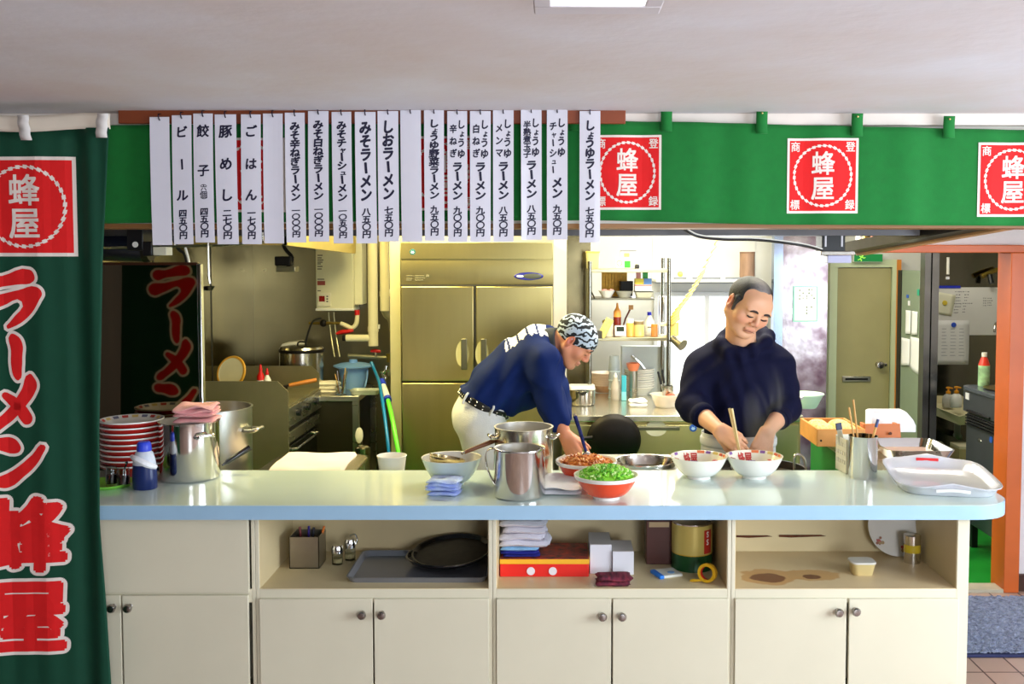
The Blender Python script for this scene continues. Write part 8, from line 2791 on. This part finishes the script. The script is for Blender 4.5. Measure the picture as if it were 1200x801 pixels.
# near arm and hand, far arm and hand
s1, e1, w1 = P(638, 424, 4.82), P(645, 466, 4.80), P(663, 511, 4.70)
s2, e2, w2 = P(640, 424, 5.14), P(654, 468, 5.16), P(658, 505, 5.02)
for (s_, e_, w_) in ((s1, e1, w1), (s2, e2, w2)):
    B2.cone(q(630, 420), s_, .06, .055, .04); B2.cone(s_, e_, .052, .044, .02); B2.cone(e_, e_.lerp(w_, .35), .044, .043, .02); B2.cone(e_.lerp(w_, .35), w_, .043, .029, .012)
hand(B2, w1, P(674, 536, 4.66) - w1, (-.5, -.8, .2), 1.05, curls=(20, 24, 20), side=1, thumb=(.8, .5, -.3), spread=.05)
hand(B2, w2, P(679, 519, 4.96) - w2, (.3, -.35, .9), 1.05, curls=(10, 16, 12), side=1, thumb=(.8, .55, -.3), spread=.14)
bodyB = B2.build('body', m_skinB, Bm, orgB, skin_cols(HB, np.array(lin((208, 138, 106))), .2))
VB = np.array([v.co[:] for v in bodyB.data.vertices]) + np.array(orgB)
for sx in (-1, 1):
    on_face(VB, HB, 'eyebrow', [(sx * .014, .021), (sx * .024, .0245), (sx * .036, .0245), (sx * .047, .018)], [.0030, .0042, .0038, .0016], m_browh, bodyB, orgB, .0005)
    on_face(VB, HB, 'eyelash', [(sx * .0175, -.0045), (sx * .025, -.0075), (sx * .034, -.0078), (sx * .0445, -.0035)], [.0010, .0019, .0021, .0012], m_lash, bodyB, orgB, .0004)
# bandana
Bd = SDF(HB.p(0, 0, .03) - Vector((.16, .17, .16)), HB.p(0, 0, .03) + Vector((.16, .17, .16)), .0035)
HB.ell(Bd, (0, -.014, .036), (.0835, .104, .0895), .01)
HB.ell(Bd, (0, .050, .034), (.068, .048, .058), .02)
Bd.plane_cut(HB.p(0, .09, .030), HB.R @ Vector((0, -.50, -1)))
HB.cone(Bd, (.01, -.100, -.04), (.02, -.122, -.052), .016, .010, .01)
HB.cone(Bd, (.02, -.120, -.052), (.045, -.140, -.085), .010, .013, .006)
HB.cone(Bd, (.018, -.120, -.052), (-.02, -.140, -.09), .010, .012, .006)
m_band = M('paisley_bandana', (24, 26, 32), .8, var=.05)
_nt = m_band.node_tree; _b = _nt.nodes['Principled BSDF']
_tc = _nt.nodes.new('ShaderNodeTexCoord'); _w = _nt.nodes.new('ShaderNodeTexWave'); _w.wave_type = 'RINGS'
_w.inputs['Scale'].default_value = 10; _w.inputs['Distortion'].default_value = 10; _w.inputs['Detail'].default_value = 2; _w.inputs['Detail Scale'].default_value = 2.4
_nt.links.new(_tc.outputs['Object'], _w.inputs['Vector'])
_r = _nt.nodes.new('ShaderNodeValToRGB'); _r.color_ramp.elements[0].position = .50; _r.color_ramp.elements[1].position = .62
_r.color_ramp.elements[0].color = (*lin((22, 26, 32)), 1); _r.color_ramp.elements[1].color = (*lin((186, 198, 212)), 1)
_nt.links.new(_w.outputs['Fac'], _r.inputs[0]); _nt.links.new(_r.outputs[0], _b.inputs['Base Color'])
Bd.build('patterned_bandana', m_band, Bm, orgB)
# dark collar
Cl = SDF(nb - Vector((.2, .2, .2)), nb + Vector((.2, .2, .2)), .005)
Cl.cone(q(628, 404), HB.p(0, -.045, -.055), .088, .074, .02)
cd_ = (HB.p(0, -.04, -.05) - q(628, 404)).normalized()
Cl.plane_cut(HB.p(0, -.050, -.060), cd_)
Cl.build('dark_turtleneck_collar', M('charcoal_knit', (52, 54, 56), .9, var=.1, bump=.3, bs=300), Bm, orgB)
# shirt
Wb = SDF((orgB.x - .22, 4.66, .95), (orgB.x + .50, 5.32, 1.50), .0055)
Wb.ell(q(630, 421), (.125, .175, .140), None, .05)
Wb.ell(q(606, 434), (.150, .165, .160), None, .07)
Wb.ell(q(584, 452), (.140, .160, .150), None, .07)
Wb.ell(q(568, 468), (.135, .165, .11), None, .05)
Wb.cone(q(604, 452), q(630, 452), .125, .10, .05)
Wb.cone(q(628, 402), q(640, 401), .095, .085, .04)
for s_, e_, w_ in ((s1, e1, w1), (s2, e2, w2)):
    Wb.cone(s_, e_, .088, .074, .05); Wb.cone(e_, e_.lerp(w_, .55), .074, .058, .03)
cl_ = (HB.p(0, -.045, -.055) - q(628, 404)).normalized()
HB.ell(Wb, (0, .035, -.03), (.075, .075, .10), .01, 'sub')
hd = (q(558, 490) - q(575, 458)).normalized()
Wb.wrinkle(folds(orgB.x, 5.0, .013, 2.0))
Wb.plane_cut(q(557, 464), hd)
Wb.cone(q(600, 446), q(612, 460), .10, .085, .03)
def shirt_col(V):
    c = np.tile(np.array(lin((8, 30, 84))), (len(V), 1))
    # white print across the upper back
    sp0 = np.array(q(592, 402)); sp1 = np.array(q(656, 388))
    ax_ = (sp1 - sp0); Ln = np.linalg.norm(ax_); ax_ /= Ln
    t = (V - sp0) @ ax_ / Ln
    d = np.linalg.norm((V - sp0) - ((V - sp0) @ ax_)[:, None] * ax_, axis=1)
    wob = .010 * np.sin(t * 40) + .006 * np.sin(t * 75 + 1) + .008 * np.sin(V[:, 1] * 90)
    m = (t > .02 + .02 * np.sin(V[:, 1] * 60)) & (t < .80) & (np.abs(V[:, 1] - YBM) < .09 + wob) & (V[:, 2] > np.array(q(600, 420))[2]) & (np.sin(t * 34 + V[:, 1] * 12) > -.80)
    c[m] = np.array(lin((232, 232, 236)))
    return c
Wb.build('blue_shirt', m_navyB, Bm, orgB, shirt_col)
# white trousers and belt
def pants(S_, e):
    S_.ell(q(562, 486), (.140 + e, .165 + e, .135 + e), None, .05)
    for sy in (-1, 1):
        Yl = YBM + sy * .085
        k_ = P(584, 600, Yl); k_.z = .50
        S_.cone(P(563, 500, Yl), k_, .115 + e, .085 + e, .05); S_.cone(k_, Vector((orgB.x + .05, Yl, .10)), .085 + e, .065 + e, .03)
Tb = SDF((orgB.x - .28, 4.70, .03), (orgB.x + .35, 5.28, 1.22), .007)
pants(Tb, 0)
Tb.ell(q(572, 464), (.135, .158, .10), None, .04)
Tb.wrinkle(folds(orgB.x, 5.0, .003, 4.0))
Tb.plane_cut(q(557, 459), -hd)
Tb.build('white_trousers', m_whitep, Bm, orgB)
Bt = SDF((orgB.x - .28, 4.70, .85), (orgB.x + .35, 5.28, 1.30), .005)
Bt.ell(q(562, 486), (.146, .171, .141), None, .05); Bt.ell(q(571, 466), (.146, .170, .112), None, .04)
mid = q(556, 465)
Bt.plane_cut(mid - hd * .019, -hd); Bt.plane_cut(mid + hd * .019, hd)
belt = Bt.build('studded_black_belt', M('black_leather', (22, 20, 20), .45, var=.1), Bm, orgB, None, 1)
VBt = np.array([v.co[:] for v in belt.data.vertices])
stud = MB()
side = hd.cross(Vector((0, 1, 0))).normalized()
cen = np.array(mid - orgB)
for k in range(30):
    a = 2 * math.pi * k / 30
    for row in (-1, 1):
        dv = np.array(side * math.cos(a) + Vector((0, 1, 0)) * math.sin(a))
        rel = VBt - cen - np.array(hd) * row * .009
        along = rel @ dv
        perp = np.linalg.norm(rel - along[:, None] * dv, axis=1)
        ok = (perp < .008) & (along > 0)
        if ok.any():
            p_ = Vector(VBt[ok][np.argmax(along[ok])])
            stud.sph(p_, .0052, 8, 5)
stud.build('metal_studs', m_ssm, belt)
for a in (-110, -60):
    dv = side * math.cos(math.radians(a)) + Vector((0, 1, 0)) * math.sin(math.radians(a))
    rel = VBt - cen
    along = rel @ np.array(dv)
    perp = np.linalg.norm(rel - along[:, None] * np.array(dv), axis=1)
    ok = (perp < .012) & (along > 0)
    if ok.any():
        p_ = Vector(VBt[ok][np.argmax(along[ok])])
        MB().tube([p_ - hd * .028 , p_ - hd * .02 + dv * .008, p_ + hd * .02 + dv * .008, p_ + hd * .03], .006, 8).build('belt_loop', m_whitep, Bm)
for sy in (-1, 1):
    MB().sph((.08, sy * .085, .045), (.13, .05, .045), 16, 10).build('shoe', m_shoe, Bm)


# ------------------------------------------------------------------ steam over the noodle pot
ms = bpy.data.materials.new('steam_vapour'); ms.use_nodes = True
nt = ms.node_tree
for n in list(nt.nodes):
    if n.type == 'BSDF_PRINCIPLED': nt.nodes.remove(n)
vol = nt.nodes.new('ShaderNodeVolumePrincipled')
vol.inputs['Color'].default_value = (1, 1, 1, 1); vol.inputs['Anisotropy'].default_value = .3
tc = nt.nodes.new('ShaderNodeTexCoord'); mp = nt.nodes.new('ShaderNodeMapping'); mp.inputs['Scale'].default_value = (7, 7, 3.2)
nz = nt.nodes.new('ShaderNodeTexNoise'); nz.inputs['Scale'].default_value = 1; nz.inputs['Detail'].default_value = 2; nz.inputs['Distortion'].default_value = .8
nt.links.new(tc.outputs['Object'], mp.inputs[0]); nt.links.new(mp.outputs[0], nz.inputs['Vector'])
mr_ = nt.nodes.new('ShaderNodeMapRange'); mr_.inputs[1].default_value = .46; mr_.inputs[2].default_value = .72; mr_.inputs[4].default_value = 5.5
nt.links.new(nz.outputs['Fac'], mr_.inputs[0])
# fade towards the edge of the plume
ln = nt.nodes.new('ShaderNodeVectorMath'); ln.operation = 'LENGTH'
m2 = nt.nodes.new('ShaderNodeMapping'); m2.inputs['Scale'].default_value = (1 / .13, 1 / .09, 1 / .24)
nt.links.new(tc.outputs['Object'], m2.inputs[0]); nt.links.new(m2.outputs[0], ln.inputs[0])
f2 = nt.nodes.new('ShaderNodeMapRange'); f2.inputs[1].default_value = 1; f2.inputs[2].default_value = .35
nt.links.new(ln.outputs['Value'], f2.inputs[0])
mu = nt.nodes.new('ShaderNodeMath'); mu.operation = 'MULTIPLY'
nt.links.new(mr_.outputs[0], mu.inputs[0]); nt.links.new(f2.outputs[0], mu.inputs[1]); nt.links.new(mu.outputs[0], vol.inputs['Density'])
nt.links.new(vol.outputs[0], nt.nodes['Material Output'].inputs['Volume'])
c = P(903, 487, 4.36)
so = MB().sph((0, 0, 0), (.13, .09, .24), 24, 16).build('steam', ms, loc=c)
tag(so, 'thin steam rising from the noodle pot before the navy sweatshirt', 'steam', kind='stuff')
bpy.data.objects.remove(_fo)
